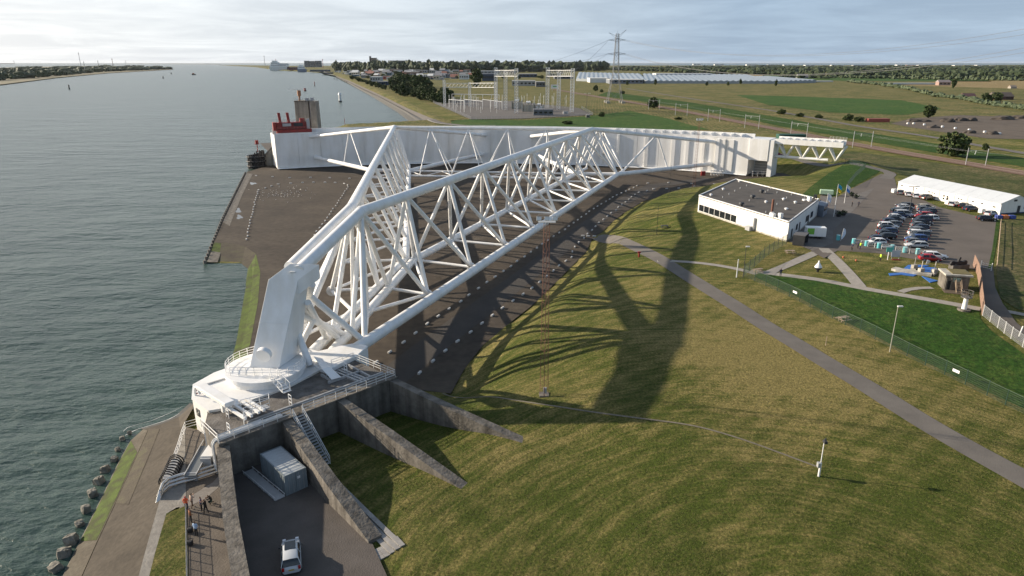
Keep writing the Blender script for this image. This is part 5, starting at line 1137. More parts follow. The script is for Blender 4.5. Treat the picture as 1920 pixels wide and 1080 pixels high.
# ================================================================== visitor building, hall and grounds
def quad_building():
    A0 = U(1308, 397, LOTZ); B0 = U(1475, 453, LOTZ); HB = 4.6
    Cc = U(1536, 373, LOTZ+HB); C0 = Vector((Cc.x, Cc.y, LOTZ)); D0 = A0+C0-B0
    t = thing('visitor_building', 'low white flat-roofed building with black roof and a row of seven windows', 'building', A0)
    t.location.z = LOTZ; up = Vector((0, 0, 1)); ctr = (A0+B0+C0+D0)/4
    b = MB(); b.prism([tuple(p[:2]) for p in (A0, B0, C0, D0)], LOTZ-2.5, LOTZ+HB-.3); b.build('wall', BLDG, t)
    pl = [p+(p-ctr).normalized()*.06 for p in (A0, B0, C0, D0)]
    b = MB(); b.prism([tuple(p[:2]) for p in pl], LOTZ-2.4, LOTZ+.3); b.build('plinth', CONCP, t)
    b = MB(); b.prism([tuple(p[:2]) for p in pl], LOTZ+HB-.29, LOTZ+HB-.12); b.build('roof', ROOFM, t)
    for p, q in zip(pl, pl[1:]+pl[:1]):
        d = (q-p).normalized(); n = Vector((-d.y, d.x, 0)); n = n if n.dot(ctr-p) > 0 else -n
        b = MB(); b.hexa([p, q-d*.26, q-d*.26+n*.25, p+n*.25], [x+up*.22 for x in (p, q-d*.26, q-d*.26+n*.25, p+n*.25)])
        for i in range(len(b.v)): v = b.v[i]; b.v[i] = (v[0], v[1], v[2]-LOTZ+LOTZ+HB-.119)
        b.build('parapet', WHITE, t)
    e = (B0-A0); L_ = e.length; e.normalize(); nf = Vector((-e.y, e.x, 0)); nf = -nf if nf.dot(ctr-A0) > 0 else nf; rz = math.atan2(e.y, e.x)
    for i in range(7):
        u = .018+i*.066; p = A0+e*L_*(u+.0275)
        b = MB(); b.box(p+nf*.0+up*1.35, (L_*.058, .16, 1.7), rz); w = b.build('window', DARK, t)
        for sx in (-1, 1):
            b = MB(); b.box(p+nf*.09+e*(sx*L_*.0138)+up*1.35, (L_*.0258, .02, 1.5), rz); b.build('pane', GLASS, w)
        b = MB(); b.box(p+nf*.14+up*.46, (L_*.06, .14, .08), rz); b.build('sill', WHITE, w)
    p = A0+e*L_*.68; b = MB(); b.tube(p+nf*.35+up*.4, p+nf*.35+up*3.2, .28, 12); b.build('steel_flue', STEEL, t); b = MB(); b.box(p+nf*.7-e*1.2+up*.45, (1.6, 1.2, 1.1), rz); b.build('air_unit', STEEL, t)
    e2 = (C0-B0); L2 = e2.length; e2.normalize(); n2 = Vector((e2.y, -e2.x, 0)); n2 = -n2 if n2.dot(ctr-B0) > 0 else n2; rz2 = math.atan2(e2.y, e2.x)
    for u, w, z, h in ((.12, 1.0, 1.2, 2.0), (.27, 1.6, 1.7, 1.4), (.36, 1.0, 1.2, 2.2), (.60, 2.4, 1.7, 1.5), (.66, 1.0, 1.2, 2.2), (.77, 2.6, 1.8, 1.5)):
        b = MB(); b.box(B0+e2*L2*u+n2*.0+up*z, (w, .16, h), rz2); wd = b.build('window' if h < 1.9 else 'door', DARK, t); b = MB(); b.box(B0+e2*L2*u+n2*.09+up*z, (w-.16, .02, h-.16), rz2); b.build('pane', GLASS, wd)
    zt = HB-.12
    def onroof(px, py): q = U(px, py, LOTZ+zt); return q
    for px, py, r_, h in ((1333, 367, .5, .6), (1356, 356, .5, .6), (1386, 341, .5, .5), (1436, 380, .5, .6), (1469, 375, .5, .6), (1491, 381, .5, .6), (1474, 393, .55, .5)):
        q = onroof(px, py); b = MB(); b.tube(q, q+up*h*.6, r_*.6, 10); b.tube(q+up*h*.6, q+up*h, r_, 10, r2=r_*.3); b.build('roof_vent', WHITE, t)
    for px, py in ((1411, 372), (1428, 362), (1390, 386)):
        q = onroof(px, py); b = MB(); b.tube(q, q+up*.5, .35, 10); b.tube(q+up*.5, q+up*.95, .75, 12, r2=.55); b.build('roof_fan', DARK, t)
    for px, py in ((1400, 349), (1388, 354), (1378, 359), (1367, 365), (1445, 354), (1440, 358), (1435, 361), (1457, 362), (1405, 377), (1475, 372), (1457, 384), (1436, 399), (1355, 371), (1509, 370), (1484, 366)):
        q = onroof(px, py); b = MB(); b.tube(q, q+up*.45, .13, 6); b.build('roof_pipe', STEEL, t)
    q = onroof(1447, 400); b = MB(); b.tube(q, q+up*3.4, .28, 10); b.build('rusty_flue', RUSTM, t)
    for px, py, w, h in ((1448, 407, 1.4, .9), (1463, 409, .9, 1.2), (1517, 377, .9, 1.2), (1508, 376, .8, .4), (1447, 404, .6, .8)):
        q = onroof(px, py); b = MB(); b.box(q+up*h/2, (w, .8, h), rz); b.build('roof_box', WHITE, t)
    q = onroof(1527, 375); b = MB()
    for k in range(7): b.box(q+Vector((random.uniform(-.6, .6), random.uniform(-.5, .5), .5+.25*k*.5)), (.35, .35, .5), k)
    tag(b.build('antenna_cluster', DARK, t), kind='stuff')
    # low annex and clutter on the shady side
    a = thing('annex_shed', 'grey blue flat annex behind the building corner next to the flags', 'shed', C0+e2*.3)
    b = MB(); b.hexa([C0+e2*.1-e*1, C0+e2*.1+e*2.0, C0+e2*6+e*2.0, C0+e2*6-e*1], [x+up*3 for x in (C0+e2*.1-e*1, C0+e2*.1+e*2.0, C0+e2*6+e*2.0, C0+e2*6-e*1)]); b.build('wall', mat('blue grey cladding', (.16, .19, .24), .6), a)
    for k in range(3): b = MB(); b.box(C0+e*2.03+e2*(1.2+k*1.6)+up*1.9, (1.1, .06, .9), rz2); b.build('window', GLASS, a)
    g = thing('green_van', 'pale green and white box parked behind the annex', 'van', U(1549, 366, LOTZ), R(-20)); b = MB(); b.box((0, 0, 1.0), (3.8, 1.7, 1.3)); bevel(b.build('box_body', mat('pale green', (.45, .6, .42), .5), g, local=True), .1); b = MB(); b.box((0, 0, .3), (3.5, 1.5, .3)); b.build('chassis', DARK, g, local=True)
    sh = thing('dark_shed', 'dark open storage shed against the shaded house wall', 'shed', U(1500, 457, LOTZ), rz2); 
    b = MB(); b.box((0, 0, 2.35), (4.2, 2.6, .15)); b.build('roof', mat('shed roof', (.10, .10, .105), .8), sh, local=True)
    for x in (-2.0, 2.0):
        b = MB(); b.box((x, 0, 1.15), (.1, 2.5, 2.3)); b.build('side_wall', DARK, sh, local=True)
    b = MB(); b.box((0, 1.2, 1.15), (3.9, .1, 2.3)); b.build('back_wall', DARK, sh, local=True)
    tr = thing('box_trailer', 'white box trailer with a green panel beside the dark shed', 'trailer', U(1527, 446, LOTZ), R(-10)); b = MB(); b.box((0, 0, 1.6), (4.4, 2.0, 2.1)); bevel(b.build('box_body', WHITE, tr, local=True), .05); b = MB(); b.box((-1.2, -1.01, 1.75), (1.5, .03, 1.4)); b.build('green_panel', mat('leaf green print', (.16, .42, .05), .5), tr, local=True); b = MB(); b.box((0, 0, .5), (4.0, 1.6, .2)); [b.tube((x, y, .32), (x, y+.2, .32), .32, 12) for x in (-.9, .9) for y in (-.9, .7)]; b.build('wheels', BLACK, tr, local=True)
    bl = thing('blue_bin', 'round bright blue bin in front of the dark shed', 'bin', U(1497, 458, LOTZ)); b = MB(); 
    vs = []; 
    for z, r_ in ((0, .55), (.5, .75), (1.0, .62), (1.25, .2)): vs += [(r_*math.cos(2*math.pi*i/12), r_*math.sin(2*math.pi*i/12), z) for i in range(12)]
    b.add(vs, [(j*12+i, j*12+(i+1) % 12, (j+1)*12+(i+1) % 12, (j+1)*12+i) for j in range(3) for i in range(12)], 0, True); b.build('drum', mat('bright blue', (.02, .07, .5), .4), bl, local=True); b = MB(); b.tube((0, 0, 1.25), (0, 0, 1.35), .22, 10); b.build('lid', DARK, bl, local=True)
quad_building()

def hall():
    A0 = U(1682, 358, LOTZ); B0 = U(1873, 402, LOTZ); e = (B0-A0); L_ = e.length; e.normalize(); n = Vector((-e.y, e.x, 0)); n = n if n.x > 0 else -n; Wd = 11.0; HE, HR = 3.0, 4.9; up = Vector((0, 0, 1)); rz = math.atan2(e.y, e.x)
    t = thing('event_hall', 'long white marquee hall with pale grey pitched roof beside the car park', 'hall', A0)
    P = lambda s, w, z: A0+e*s+n*w+up*z
    b = MB(); b.hexa([P(0, 0, 0), P(L_, 0, 0), P(L_, Wd, 0), P(0, Wd, 0)], [P(0, 0, HE), P(L_, 0, HE), P(L_, Wd, HE), P(0, Wd, HE)])
    for s in (0, L_): b.add([P(s, 0, HE), P(s, Wd, HE), P(s, Wd/2, HR)], [(0, 1, 2)])
    b.build('wall', BLDG, t)
    nb = 9
    for i in range(nb):
        for w0, w1 in ((-.25, Wd/2), (Wd+.25, Wd/2)):
            b = MB(); s0, s1 = i*L_/nb-.1*(i == 0), (i+1)*L_/nb-.05+.2*(i == nb-1); z0 = HE+(-.1)
            b.add([P(s0, w0, z0+.06), P(s1, w0, z0+.06), P(s1, w1, HR+.06), P(s0, w1, HR+.06), P(s0, w0, z0), P(s1, w0, z0), P(s1, w1, HR), P(s0, w1, HR)], [(0, 1, 2, 3), (4, 5, 6, 7), (0, 1, 5, 4), (1, 2, 6, 5), (2, 3, 7, 6), (3, 0, 4, 7)]); b.build('roof_sheet', HALLROOF, t)
    for s, z, w in ((1.6, 2.0, .8), (7.6, 2.0, .6), (12.4, 1.9, .7), (13.6, 1.8, .4), (14.4, 1.7, .4), (23.0, 1.9, .5), (24.0, 1.8, .6), (27.8, 1.9, .6), (30.8, 1.9, .6), (34.6, 1.7, .8)):
        b = MB(); b.box(P(s, -.02, z), (w, .1, .32), rz); b.build('vent', DARK, t)
    for s in (18.0, 19.2):
        b = MB(); b.box(P(s, -.03, 1.2), (1.0, .1, 2.2), rz); d = b.build('door', BLDG, t)
        for z in (.9, 1.7): b = MB(); b.box(P(s, -.09, z), (.5, .03, .5), rz); b.build('pane', GLASS, d)
    for s in (10.5, 16.2, 21.6, 26):
        b = MB(); b.box(P(s, -.04, HE/2), (.12, .1, HE-.1), rz); b.build('seam_post', STEEL, t)
    for w, wd, h, z, nm, m in ((6.2, .9, 2.1, 1.05, 'door', DARK), (8.4, .9, .9, 1.6, 'window', GLASS), (4.6, 1.0, .5, 3.6, 'vent', DARK)):
        b = MB(); b.box(P(L_+.02, w, z), (wd, .12, h), rz+math.pi/2); b.build(nm, m, t)
    b = MB(); b.box(P(L_+.01, Wd/2, .15), (Wd, .14, .3), rz+math.pi/2); b.build('base_skirt', mat('blue base', (.03, .04, .10)), t)
    for i, (px, py) in enumerate(((1676, 361), (1727, 372), (1777, 383), (1840, 399))):
        c = thing('white_crate', ['white ballast box at the far end of the hall', 'white ballast box between the third and fourth hall cars', 'white ballast box beside the hall doors', 'white ballast box near the hall gable'][i], 'box', U(px, py, LOTZ), rz); b = MB(); b.box((0, 0, .55), (1.2, 1.2, 1.1)); bevel(b.build('case', WHITE, c, local=True), .06); b = MB(); b.box((0, 0, 1.13), (1.26, 1.26, .06)); b.build('lid', WHITE, c, local=True)
    c = thing('covered_pallets', 'blue and orange covered pallets by the hall gable', 'pallets', U(1884, 410, LOTZ), R(-5))
    for k, (x, m) in enumerate(((-1.6, 'blue'), (0, 'orange'), (1.7, 'blue'))):
        b = MB(); b.box((x, 0, .5), (1.4, 1.3, .9)); bevel(b.build('pallet_load', mat('tarp '+m, (.05, .08, .3) if m == 'blue' else (.5, .16, .06), .6), c, local=True), .1)
hall()

def lattice_mast(base, height, name, label, w0=1.1, w1=.7, m=RUSTM, lamps=True):
    t = thing(name, label, 'light mast', base); n = int(height/1.3); legs = []
    for k in range(3):
        a = 2*math.pi*k/3+.5; legs.append((Vector((w0*.58*math.cos(a), w0*.58*math.sin(a), 0)), Vector((w1*.58*math.cos(a), w1*.58*math.sin(a), height))))
        tube_obj('leg', base+legs[-1][0], base+legs[-1][1], .035, m, t, 5)
    b = MB()
    for i in range(n):
        for k in range(3):
            p0 = legs[k][0].lerp(legs[k][1], i/n); p1 = legs[(k+1) % 3][0].lerp(legs[(k+1) % 3][1], (i+1)/n); q1 = legs[(k+1) % 3][0].lerp(legs[(k+1) % 3][1], i/n)
            b.tube(p0, p1, .014, 3, cap=False); b.tube(p0, q1, .014, 3, cap=False)
    tag(b.build('lacing', m, t, local=True), kind='stuff')
    b = MB(); b.box((0, 0, .05), (1.3, 1.3, .3)); b.build('footing', CONC, t, local=True)
    b = MB(); b.box((.1, -.35, .9), (.45, .3, .8)); b.build('control_box', STEEL, t, local=True)
    if lamps:
        b = MB(); b.box((0, 0, height), (2.2, 1.0, .06)); b.build('platform', STEEL, t, local=True)
        b = MB()
        for x in (-1.1, 1.1): b.tube((x, -.5, height), (x, -.5, height+.8), .025, 4); b.tube((x, .5, height), (x, .5, height+.8), .025, 4)
        for y in (-.5, .5): b.tube((-1.1, y, height+.8), (1.1, y, height+.8), .025, 4)
        b.build('guard_rail', STEEL, t, local=True)
        for x in (-1.0, 0, 1.0):
            b = MB(); b.box((x, -.4, height+.5), (.6, .35, .5), rot=Euler((R(-25), 0, 0)).to_matrix()); b.build('floodlight', RAILM, t, local=True)
    return t
mb = G(1020, 741); lattice_mast(mb, VY(1020, 416, mb.y).z-mb.z, 'light_mast', 'tall rusty lattice light mast standing on the near grass slope')
mb = U(1301, 353, 0); lattice_mast(mb, VY(1309, 226, mb.y).z, 'light_mast', 'tall reddish lattice light mast in front of the right part of the white gate')
def lamp_post(px, py, ty, label, m=STEEL, head=True, r=.06, name='lamp_post', bx=False):
    p = G(px, py); h = VY(px, ty, p.y).z-p.z; t = thing(name, label, 'lamp post' if head else 'pole', p)
    b = MB(); b.tube((0, 0, -.2), (0, 0, h), r*1.3, 8, r2=r*.8); b.build('post', m, t, local=True)
    if head: b = MB(); b.box((.25, -.1, h), (.75, .28, .16)); b.build('lamp_head', RAILM, t, local=True)
    else: b = MB(); b.tube((0, 0, h), (0, 0, h+.08), r*1.2, 8); b.build('cap', m, t, local=True)
    return t, h
lamp_post(1668, 660, 574, 'slim grey lamp post on the lush grass slope behind the green fence', mat('pale post', (.35, .34, .28), .5))
lamp_post(1393, 521, 462, 'slim lamp post at the corner of the green fence', DARK)
lamp_post(1381, 520, 487, 'short pale post beside the side path', RAILM, head=False, r=.1, name='marker_post')
lamp_post(1231, 440, 386, 'thin dark pole on the grass left of the white building', DARK, head=False, r=.045, name='marker_post')
lamp_post(1254, 372, 310, 'thin dark pole at the upper edge of the grass by the apron', DARK, head=False, r=.045, name='marker_post')
lamp_post(1548, 648, 632, 'short wooden stake on the verge of the road', WOODM, head=False, r=.05, name='marker_post')
t, h = lamp_post(1704, 402, 350, 'tall dark lamp mast with two arms between the parked car rows', DARK, head=False, r=.11)
b = MB(); b.box((-.8, 0, h), (1.3, .4, .2)); b.box((.8, 0, h), (1.3, .4, .2)); b.build('lamp_arms', RAILM, t, local=True)
t, h = lamp_post(1872, 410, 386, 'white post at the corner of the lot next to the hall', WHITE, head=False, r=.16, name='marker_post')
# camera post on the near grass
p = G(1535, 893); h = VY(1546, 830, p.y).z-p.z; t = thing('camera_post', 'white post with a camera and a grey box on the near grass', 'camera post', p)
b = MB(); b.tube((0, 0, 0), (0, 0, h*.4), .12, 10); b.build('lower_tube', WHITE, t, local=True); b = MB(); b.tube((0, 0, h*.4), (.0, 0, h), .05, 8); b.build('upper_tube', WHITE, t, local=True)
b = MB(); b.box((-.25, -.1, h*.36), (.28, .4, .55)); b.build('switch_box', STEEL, t, local=True); b = MB(); b.box((.1, 0, h+.1), (.3, .5, .3)); b.tube((.1, 0, h+.2), (.1, 0, h+.5), .09, 6); b.build('camera', DARK, t, local=True)

# ---- fences
def mesh_fence(name, label, pts, h, m, postm, gap=2.9, wire=.16, rw=.011, tilt=False, signs=()):
    t = thing(name, label, 'fence', pts[0]); k = 0
    for a, c in zip(pts[:-1], pts[1:]):
        n = max(1, round((c-a).length/gap))
        for i in range(n):
            p, q = a.lerp(c, i/n), a.lerp(c, (i+1)/n); p = Vector((p.x, p.y, hz(p.x, p.y))); q = Vector((q.x, q.y, hz(q.x, q.y)))
            tube_obj('post', p, p+Vector((0, 0, h+.15)), .055, postm, t, 6)
            if tilt: tube_obj('arm', p+Vector((0, 0, h+.1)), p+Vector((-.25, -.25, h+.6)), .035, postm, t, 5)
            b = MB(); L_ = (q-p).length; w = int(L_/wire)
            for j in range(w): o = p.lerp(q, (j+.5)/w); b.tube(o+Vector((0, 0, .05)), o+Vector((0, 0, h)), rw, 3, cap=False)
            for z in np.linspace(.1, h, 8): b.tube(p+Vector((0, 0, z)), q+Vector((0, 0, z)), rw*1.2 if z < h-.1 else .03, 3, cap=False)
            tag(b.build('mesh_panel', m, t), kind='stuff')
            if k in signs:
                o = p.lerp(q, .5); d = (q-p).normalized(); b = MB(); b.box(o+Vector((.0, 0, h*.62))+Vector((d.y, -d.x, 0))*.06, (1.0, .03, .38), math.atan2(d.y, d.x)); b.build('sign_plate', mat('white plate', (.8, .8, .8)), t)
            k += 1
    tube_obj('post', Vector((pts[-1].x, pts[-1].y, hz(*pts[-1][:2]))), Vector((pts[-1].x, pts[-1].y, hz(*pts[-1][:2])+h+.15)), .055, postm, t, 6)
    return t
mesh_fence('green_fence', 'long dark green wire mesh fence across the grass below the garden', [G(*p) for p in ((1395, 518), (1480, 556), (1560, 597), (1700, 668), (1850, 742), (1960, 795))], 2.1, GREENF, GREENF, signs=(4, 15, 26))
mesh_fence('corner_fence', 'dark wire fence with leaning post tops from the building corner to the path', [G(*p) for p in ((1395, 517), (1432, 485), (1474, 458))], 2.2, GREENF, DARK, tilt=True)
mesh_fence('lawn_fence', 'dark wire fence running up the lawn behind the flags', [G(*p) for p in ((1588, 352), (1604, 332), (1622, 316))], 2.0, GREENF, DARK, gap=4, wire=.2)
mesh_fence('far_fence', 'dark wire fence along the service road beyond the outrigger beam', [G(*p) for p in ((1500, 300), (1560, 306), (1618, 316))], 1.9, GREENF, DARK, gap=4, wire=.25)
mesh_fence('silver_fence', 'silver chain link fence along the lane at the right edge', [G(*p) for p in ((1842, 592), (1870, 615), (1895, 635), (1940, 668))], 1.8, mat('silver wire', (.45, .47, .48), .4, metal=.4), RAILM, gap=2.6, wire=.14)
# brown board fence by the bunker
t = thing('board_fence', 'tall reddish board fence between the bunker and the lane', 'fence', G(1838, 560))
pts = [G(*p) for p in ((1824, 497), (1832, 515), (1836, 540), (1838, 565), (1841, 592))]
for a, c in zip(pts[:-1], pts[1:]):
    n = max(1, round((c-a).length/.32))
    for i in range(n):
        p = a.lerp(c, (i+.5)/n); d = (c-a).normalized(); b = MB(); b.box((p.x, p.y, hz(p.x, p.y)+1.1+.05*(i % 2)), ((c-a).length/n-.03, .05, 2.2), math.atan2(d.y, d.x)); b.build('board', mat('red brown boards', (.20, .12, .085), .85, col2=(.30, .20, .15), scale=2), t)
t = thing('lot_edge_fence', 'low pale post and rail fence on the right edge of the car park', 'fence', G(1874, 420))
a, c = G(1876, 418), G(1868, 505)
for i in range(16): p = a.lerp(c, i/15); tube_obj('post', p, p+Vector((0, 0, 1.1)), .06, WOODM, t, 6)
for z in (.5, 1.0): tube_obj('rail', a+Vector((0, 0, z)), c+Vector((0, 0, z)), .05, WOODM, t, 6)
t = thing('swing_gate', 'open grey steel swing gate across the lane', 'gate', G(1858, 505)); a = G(1838, 503); c = G(1858, 508)
tube_obj('post', a, a+Vector((0, 0, 1.6)), .08, RAILM, t, 8); tube_obj('post', c, c+Vector((0, 0, 1.6)), .08, RAILM, t, 8)
for z in (.4, .8, 1.2): tube_obj('bar', a+Vector((0, 0, z)), c+Vector((0, 0, z)), .04, RAILM, t, 6)
t = thing('barrier_post', 'red and white striped barrier post at the right edge by the lane', 'post', G(1908, 637)); h = 2.2
for i in range(4): b = MB(); b.tube((.04*i*2, 0, h*i/4), (.04*(i+1)*2, 0, h*(i+1)/4), .1, 8); b.build('band', WHITE if i % 2 else (BLACK if i == 0 else WHITE), t, local=True)

# ---- garden things
def garden():
    # model barrier in blue pools
    t = thing('model_pool', 'blue painted model waterway with small white barrier on the lawn', 'model', G(1715, 515)); z0 = t.location.z
    f = lambda x, y: (1540+x/5.05, 420+y/5.05)
    for poly in (((760, 438), (820, 392), (900, 388), (1020, 395), (970, 408), (885, 412), (850, 442)), ((920, 420), (1000, 410), (1080, 418), (1115, 440), (1060, 462), (980, 455)), ((635, 470), (760, 462), (905, 484), (870, 497), (760, 482), (650, 492)), ((950, 497), (1060, 528), (1105, 540), (1030, 557), (1008, 540))):
        pts = [G(*f(*q)) for q in poly]; b = MB(); b.prism([tuple(q[:2]) for q in pts], z0-.3, z0+.10); b.build('pool', BLUEP, t)
    for poly in (((660, 440), (700, 425), (770, 440), (900, 460), (1050, 485), (1040, 500), (880, 480), (700, 452)), ((840, 440), (860, 415), (890, 425), (890, 450)), ((1040, 470), (1070, 455), (1095, 475), (1060, 498))):
        pts = [G(*f(*q)) for q in poly]; b = MB(); b.prism([tuple(q[:2]) for q in pts], z0-.3, z0+.45); b.build('model_quay', CONCP, t)
    for x, y in ((875, 435), (940, 470), (1065, 478)): q = G(*f(x, y)); b = MB(); b.tube(q+Vector((0, 0, .2)), q+Vector((0, 0, 2.6)), .08, 6); b.box(q+Vector((0, 0, .7)), (1.0, .7, .8), .3); b.build('model_tower', CONCP, t)
    # observation bunker
    p = G(1787, 545); t = thing('bunker', 'old concrete observation bunker with mossy roof and outside stairs', 'bunker', p, R(-14)); t.scale = (.74, .74, .8)
    b = MB(); b.box((0.6, 2.6, 1.6), (5.2, 4.6, 3.6)); b.build('wall', CONC, t, local=True)
    b = MB(); b.box((.6, 2.4, 3.6), (6.0, 5.6, .4)); bevel(b.build('roof_slab', CONCP, t, local=True), .05); b = MB(); b.box((1.3, 2.6, 3.86), (4.0, 4.4, .12)); b.build('moss_bed', mat('mossy bed', (.10, .085, .03), .9, col2=(.16, .13, .05), scale=2), t, local=True)
    for x in (-1.7, -.6): b = MB(); b.box((x, .2, 1.3), (.35, .4, 3.0)); b.build('pillar', CONC, t, local=True)
    b = MB(); b.box((-1.1, .31, 1.2), (.9, .1, 2.0)); b.build('doorway', BLACK, t, local=True)
    for k in range(9): b = MB(); b.box((.6+.0*k, -1.9+.24*k, .2+.27*k), (1.1, .26, .06)); b.build('stair_tread', WOODM, t, local=True)
    for x in (.02, 1.18):
        b = MB(); b.hexa([(x-.04, -2.1, 0), (x+.04, -2.1, 0), (x+.04, .3, 2.5), (x-.04, .3, 2.5)], [(x-.04, -2.1, .3), (x+.04, -2.1, .3), (x+.04, .3, 2.8), (x-.04, .3, 2.8)]); b.tube((x, -2.0, 1.1), (x, .3, 3.6), .05, 5); b.build('stringer', WOODM, t, local=True)
    b = MB(); b.box((.4, .26, 2.5), (1.7, .06, 1.0)); b.build('mural_panel', mat('turquoise mural', (.16, .30, .26), .6, col2=(.4, .45, .4), scale=3), t, local=True)
    b = MB(); b.prism([(-2.5, -2.4), (2, -3.2), (3.2, -1.5), (2.9, .2), (-2.4, .3)], -.3, .12); b.build('earth_bed', SOIL, t, local=True)
    q = G(1797, 505); c = thing('old_gun', 'black rusty machine on the low wall behind the bunker', 'machine', q, .2); c.scale = (.7, .7, .7); b = MB(); b.box((0, 0, .7), (5.5, 1.6, 1.4)); b.build('plinth', CONCD, c, local=True)
    b = MB(); b.box((-.5, 0, 2.0), (3.0, .8, .8)); b.tube((-.6, 0, 2.2), (-.2, 0, 3.6), .35, 8); b.build('carriage', BLACK, c, local=True)
    for x in (-2.4, -.2, 1.6): b = MB(); b.tube((x, -.25, 1.9), (x, .25, 1.9), .75, 12); b.build('wheel', BLACK, c, local=True)
    # white beacon
    q = G(1807, 582); t = thing('white_beacon', 'white steel beacon column with caged top on the lawn', 'beacon', q); h = VY(1808, 546, q.y).z-q.z
    b = MB(); b.tube((0, 0, 0), (0, 0, .3), 1.0, 10); b.build('base', CONC, t, local=True); b = MB(); b.tube((0, 0, .2), (0, 0, h*.68), .42, 14, r2=.32); b.build('column', WHITE, t, local=True)
    b = MB(); b.tube((0, 0, h*.68), (0, 0, h*.71), .85, 12); b.build('gallery', CONCD, t, local=True)
    b = MB()
    for k in range(8): a = k*math.pi/4; b.tube((.8*math.cos(a), .8*math.sin(a), h*.7), (.85*math.cos(a), .85*math.sin(a), h), .05, 5)
    for z in (.85, 1.0): b.path([(.85*math.cos(a), .85*math.sin(a), h*z) for a in np.linspace(0, 2*math.pi, 13)], .05, 5)
    b.build('cage', CONCD, t, local=True)
    # buoy
    q = G(1533, 510); t = thing('buoy', 'white conical buoy with dark bottom on the triangular lawn', 'buoy', q)
    def rev(prof, m, nm, seg=18):
        b = MB(); vs = []
        for r_, z in prof: vs += [(r_*math.cos(2*math.pi*i/seg), r_*math.sin(2*math.pi*i/seg), z) for i in range(seg)]
        b.add(vs, [(j*seg+i, j*seg+(i+1) % seg, (j+1)*seg+(i+1) % seg, (j+1)*seg+i) for j in range(len(prof)-1) for i in range(seg)], 0, True); return b.build(nm, m, t, local=True)
    rev([(.2, 0), (.25, .4), (.72, .8), (.72, 1.0)], DARK, 'bottom'); rev([(.72, 1.001), (.66, 1.2), (.22, 1.85), (.14, 1.95), (.14, 2.3), (.01, 2.35)], WHITE, 'cone')
    # picnic tables
    for px, py, lab in ((1581, 602, 'small pale picnic table on the lush grass slope'), (1481, 476, 'pale wooden picnic table on the lawn by the corner fence'), (1246, 428, 'dark wooden bench table on the grass left of the white building'), (1421, 511, 'low stone block pile at the fence corner')):
        q = G(px, py); t = thing('picnic_table', lab, 'table', q, R(px % 40)); m = WOODM if px != 1246 else DARK
        b = MB(); b.box((0, 0, .74), (1.9, .8, .06)); b.build('table_top', m, t, local=True)
        for y in (-.75, .75): b = MB(); b.box((0, y, .45), (1.9, .28, .05)); b.build('bench', m, t, local=True)
        for x in (-.7, .7): b = MB(); b.box((x, 0, .4), (.08, 1.5, .08)); b.box((x, -.3, .37), (.08, .08, .75)); b.box((x, .3, .37), (.08, .08, .75)); b.build('leg_frame', m, t, local=True)
    # turquoise barrels and barrier frames
    bx = [(1571, 448), (1600, 455), (1624, 459), (1647, 463), (1672, 467), (1696, 471), (1720, 474)]
    for i, (px, py) in enumerate(bx):
        q = U(px, py+2, LOTZ); t = thing('barrel', 'turquoise barrel in the line between the lot and the lawn, '+ORD[i].replace('nearest', 'first')+' from the building', 'barrel', q, group='turquoise barrels')
        b = MB(); b.tube((0, 0, 0), (0, 0, 1.15), .4, 14); b.build('drum', TURQ, t, local=True); b = MB(); b.tube((0, 0, 1.15), (0, 0, 1.2), .43, 14); b.build('rim', mat('pale turquoise', (.35, .6, .62)), t, local=True)
    for i in range(11):
        px = 1607+i*13; py = 458+i*2.3; q = U(px, py, LOTZ); t = thing('crowd_barrier', 'grey crowd barrier frame between the turquoise barrels', 'barrier', q, R(-10), 'crowd barriers between the barrels')
        b = MB(); b.path([(-.7, 0, 0), (-.7, 0, 1.1), (.7, 0, 1.1), (.7, 0, 0)], .05, 5); b.build('frame', RAILM, t, local=True)
        b = MB(); [b.tube((x, 0, .2), (x, 0, 1.1), .025, 4) for x in np.linspace(-.5, .5, 6)]; b.build('bars', RAILM, t, local=True)
    q = G(1664, 487); t = thing('info_sign', 'turquoise sign on a pale post at the lawn edge', 'sign', q); b = MB(); b.tube((0, 0, 0), (0, 0, 2.4), .08, 6); b.build('post', WHITE, t, local=True); b = MB(); b.box((0, -.1, 2.2), (1.2, .08, 1.0)); b.build('panel', mat('sign turquoise', (.08, .40, .33), .5), t, local=True); b = MB(); b.box((-.6, -.05, 2.85), (2.2, .08, .25)); b.build('arrow_board', WHITE, t, local=True)
    q = G(1678, 486); t = thing('notice_board', 'grey notice board with a red base beside the turquoise sign', 'sign', q, R(-8)); b = MB(); b.box((0, 0, 1.2), (1.7, .1, 1.4)); b.build('panel', mat('grey blue board', (.40, .45, .5), .4), t, local=True); [tube_obj('leg', q+Vector((x, 0, 0)), q+Vector((x, 0, .6)), .05, STEEL, t, 6) for x in (-.7, .7)]; b = MB(); b.box((0, -.7, .1), (1.5, .4, .2)); b.build('base', RED, t, local=True)
    for i, (px, py) in enumerate(((1581, 484), (1605, 490))):
        q = G(px, py); t = thing('orange_ball', ['small orange marker ball on the lawn nearest the path', 'small orange marker ball on the lawn nearer the pool'][i], 'ball', q); bm = bmesh.new(); bmesh.ops.create_uvsphere(bm, u_segments=12, v_segments=8, radius=.22); me = bpy.data.meshes.new('ball'); bm.to_mesh(me); bm.free(); me.materials.append(mat('orange rubber', (.45, .12, .05), .5)); o = bpy.data.objects.new('ball', me); COL.objects.link(o); o.parent = t; o.location = (0, 0, .21); b = MB(); b.tube((0, 0, .42), (0, 0, .5), .04, 6); b.build('valve', DARK, t, local=True)
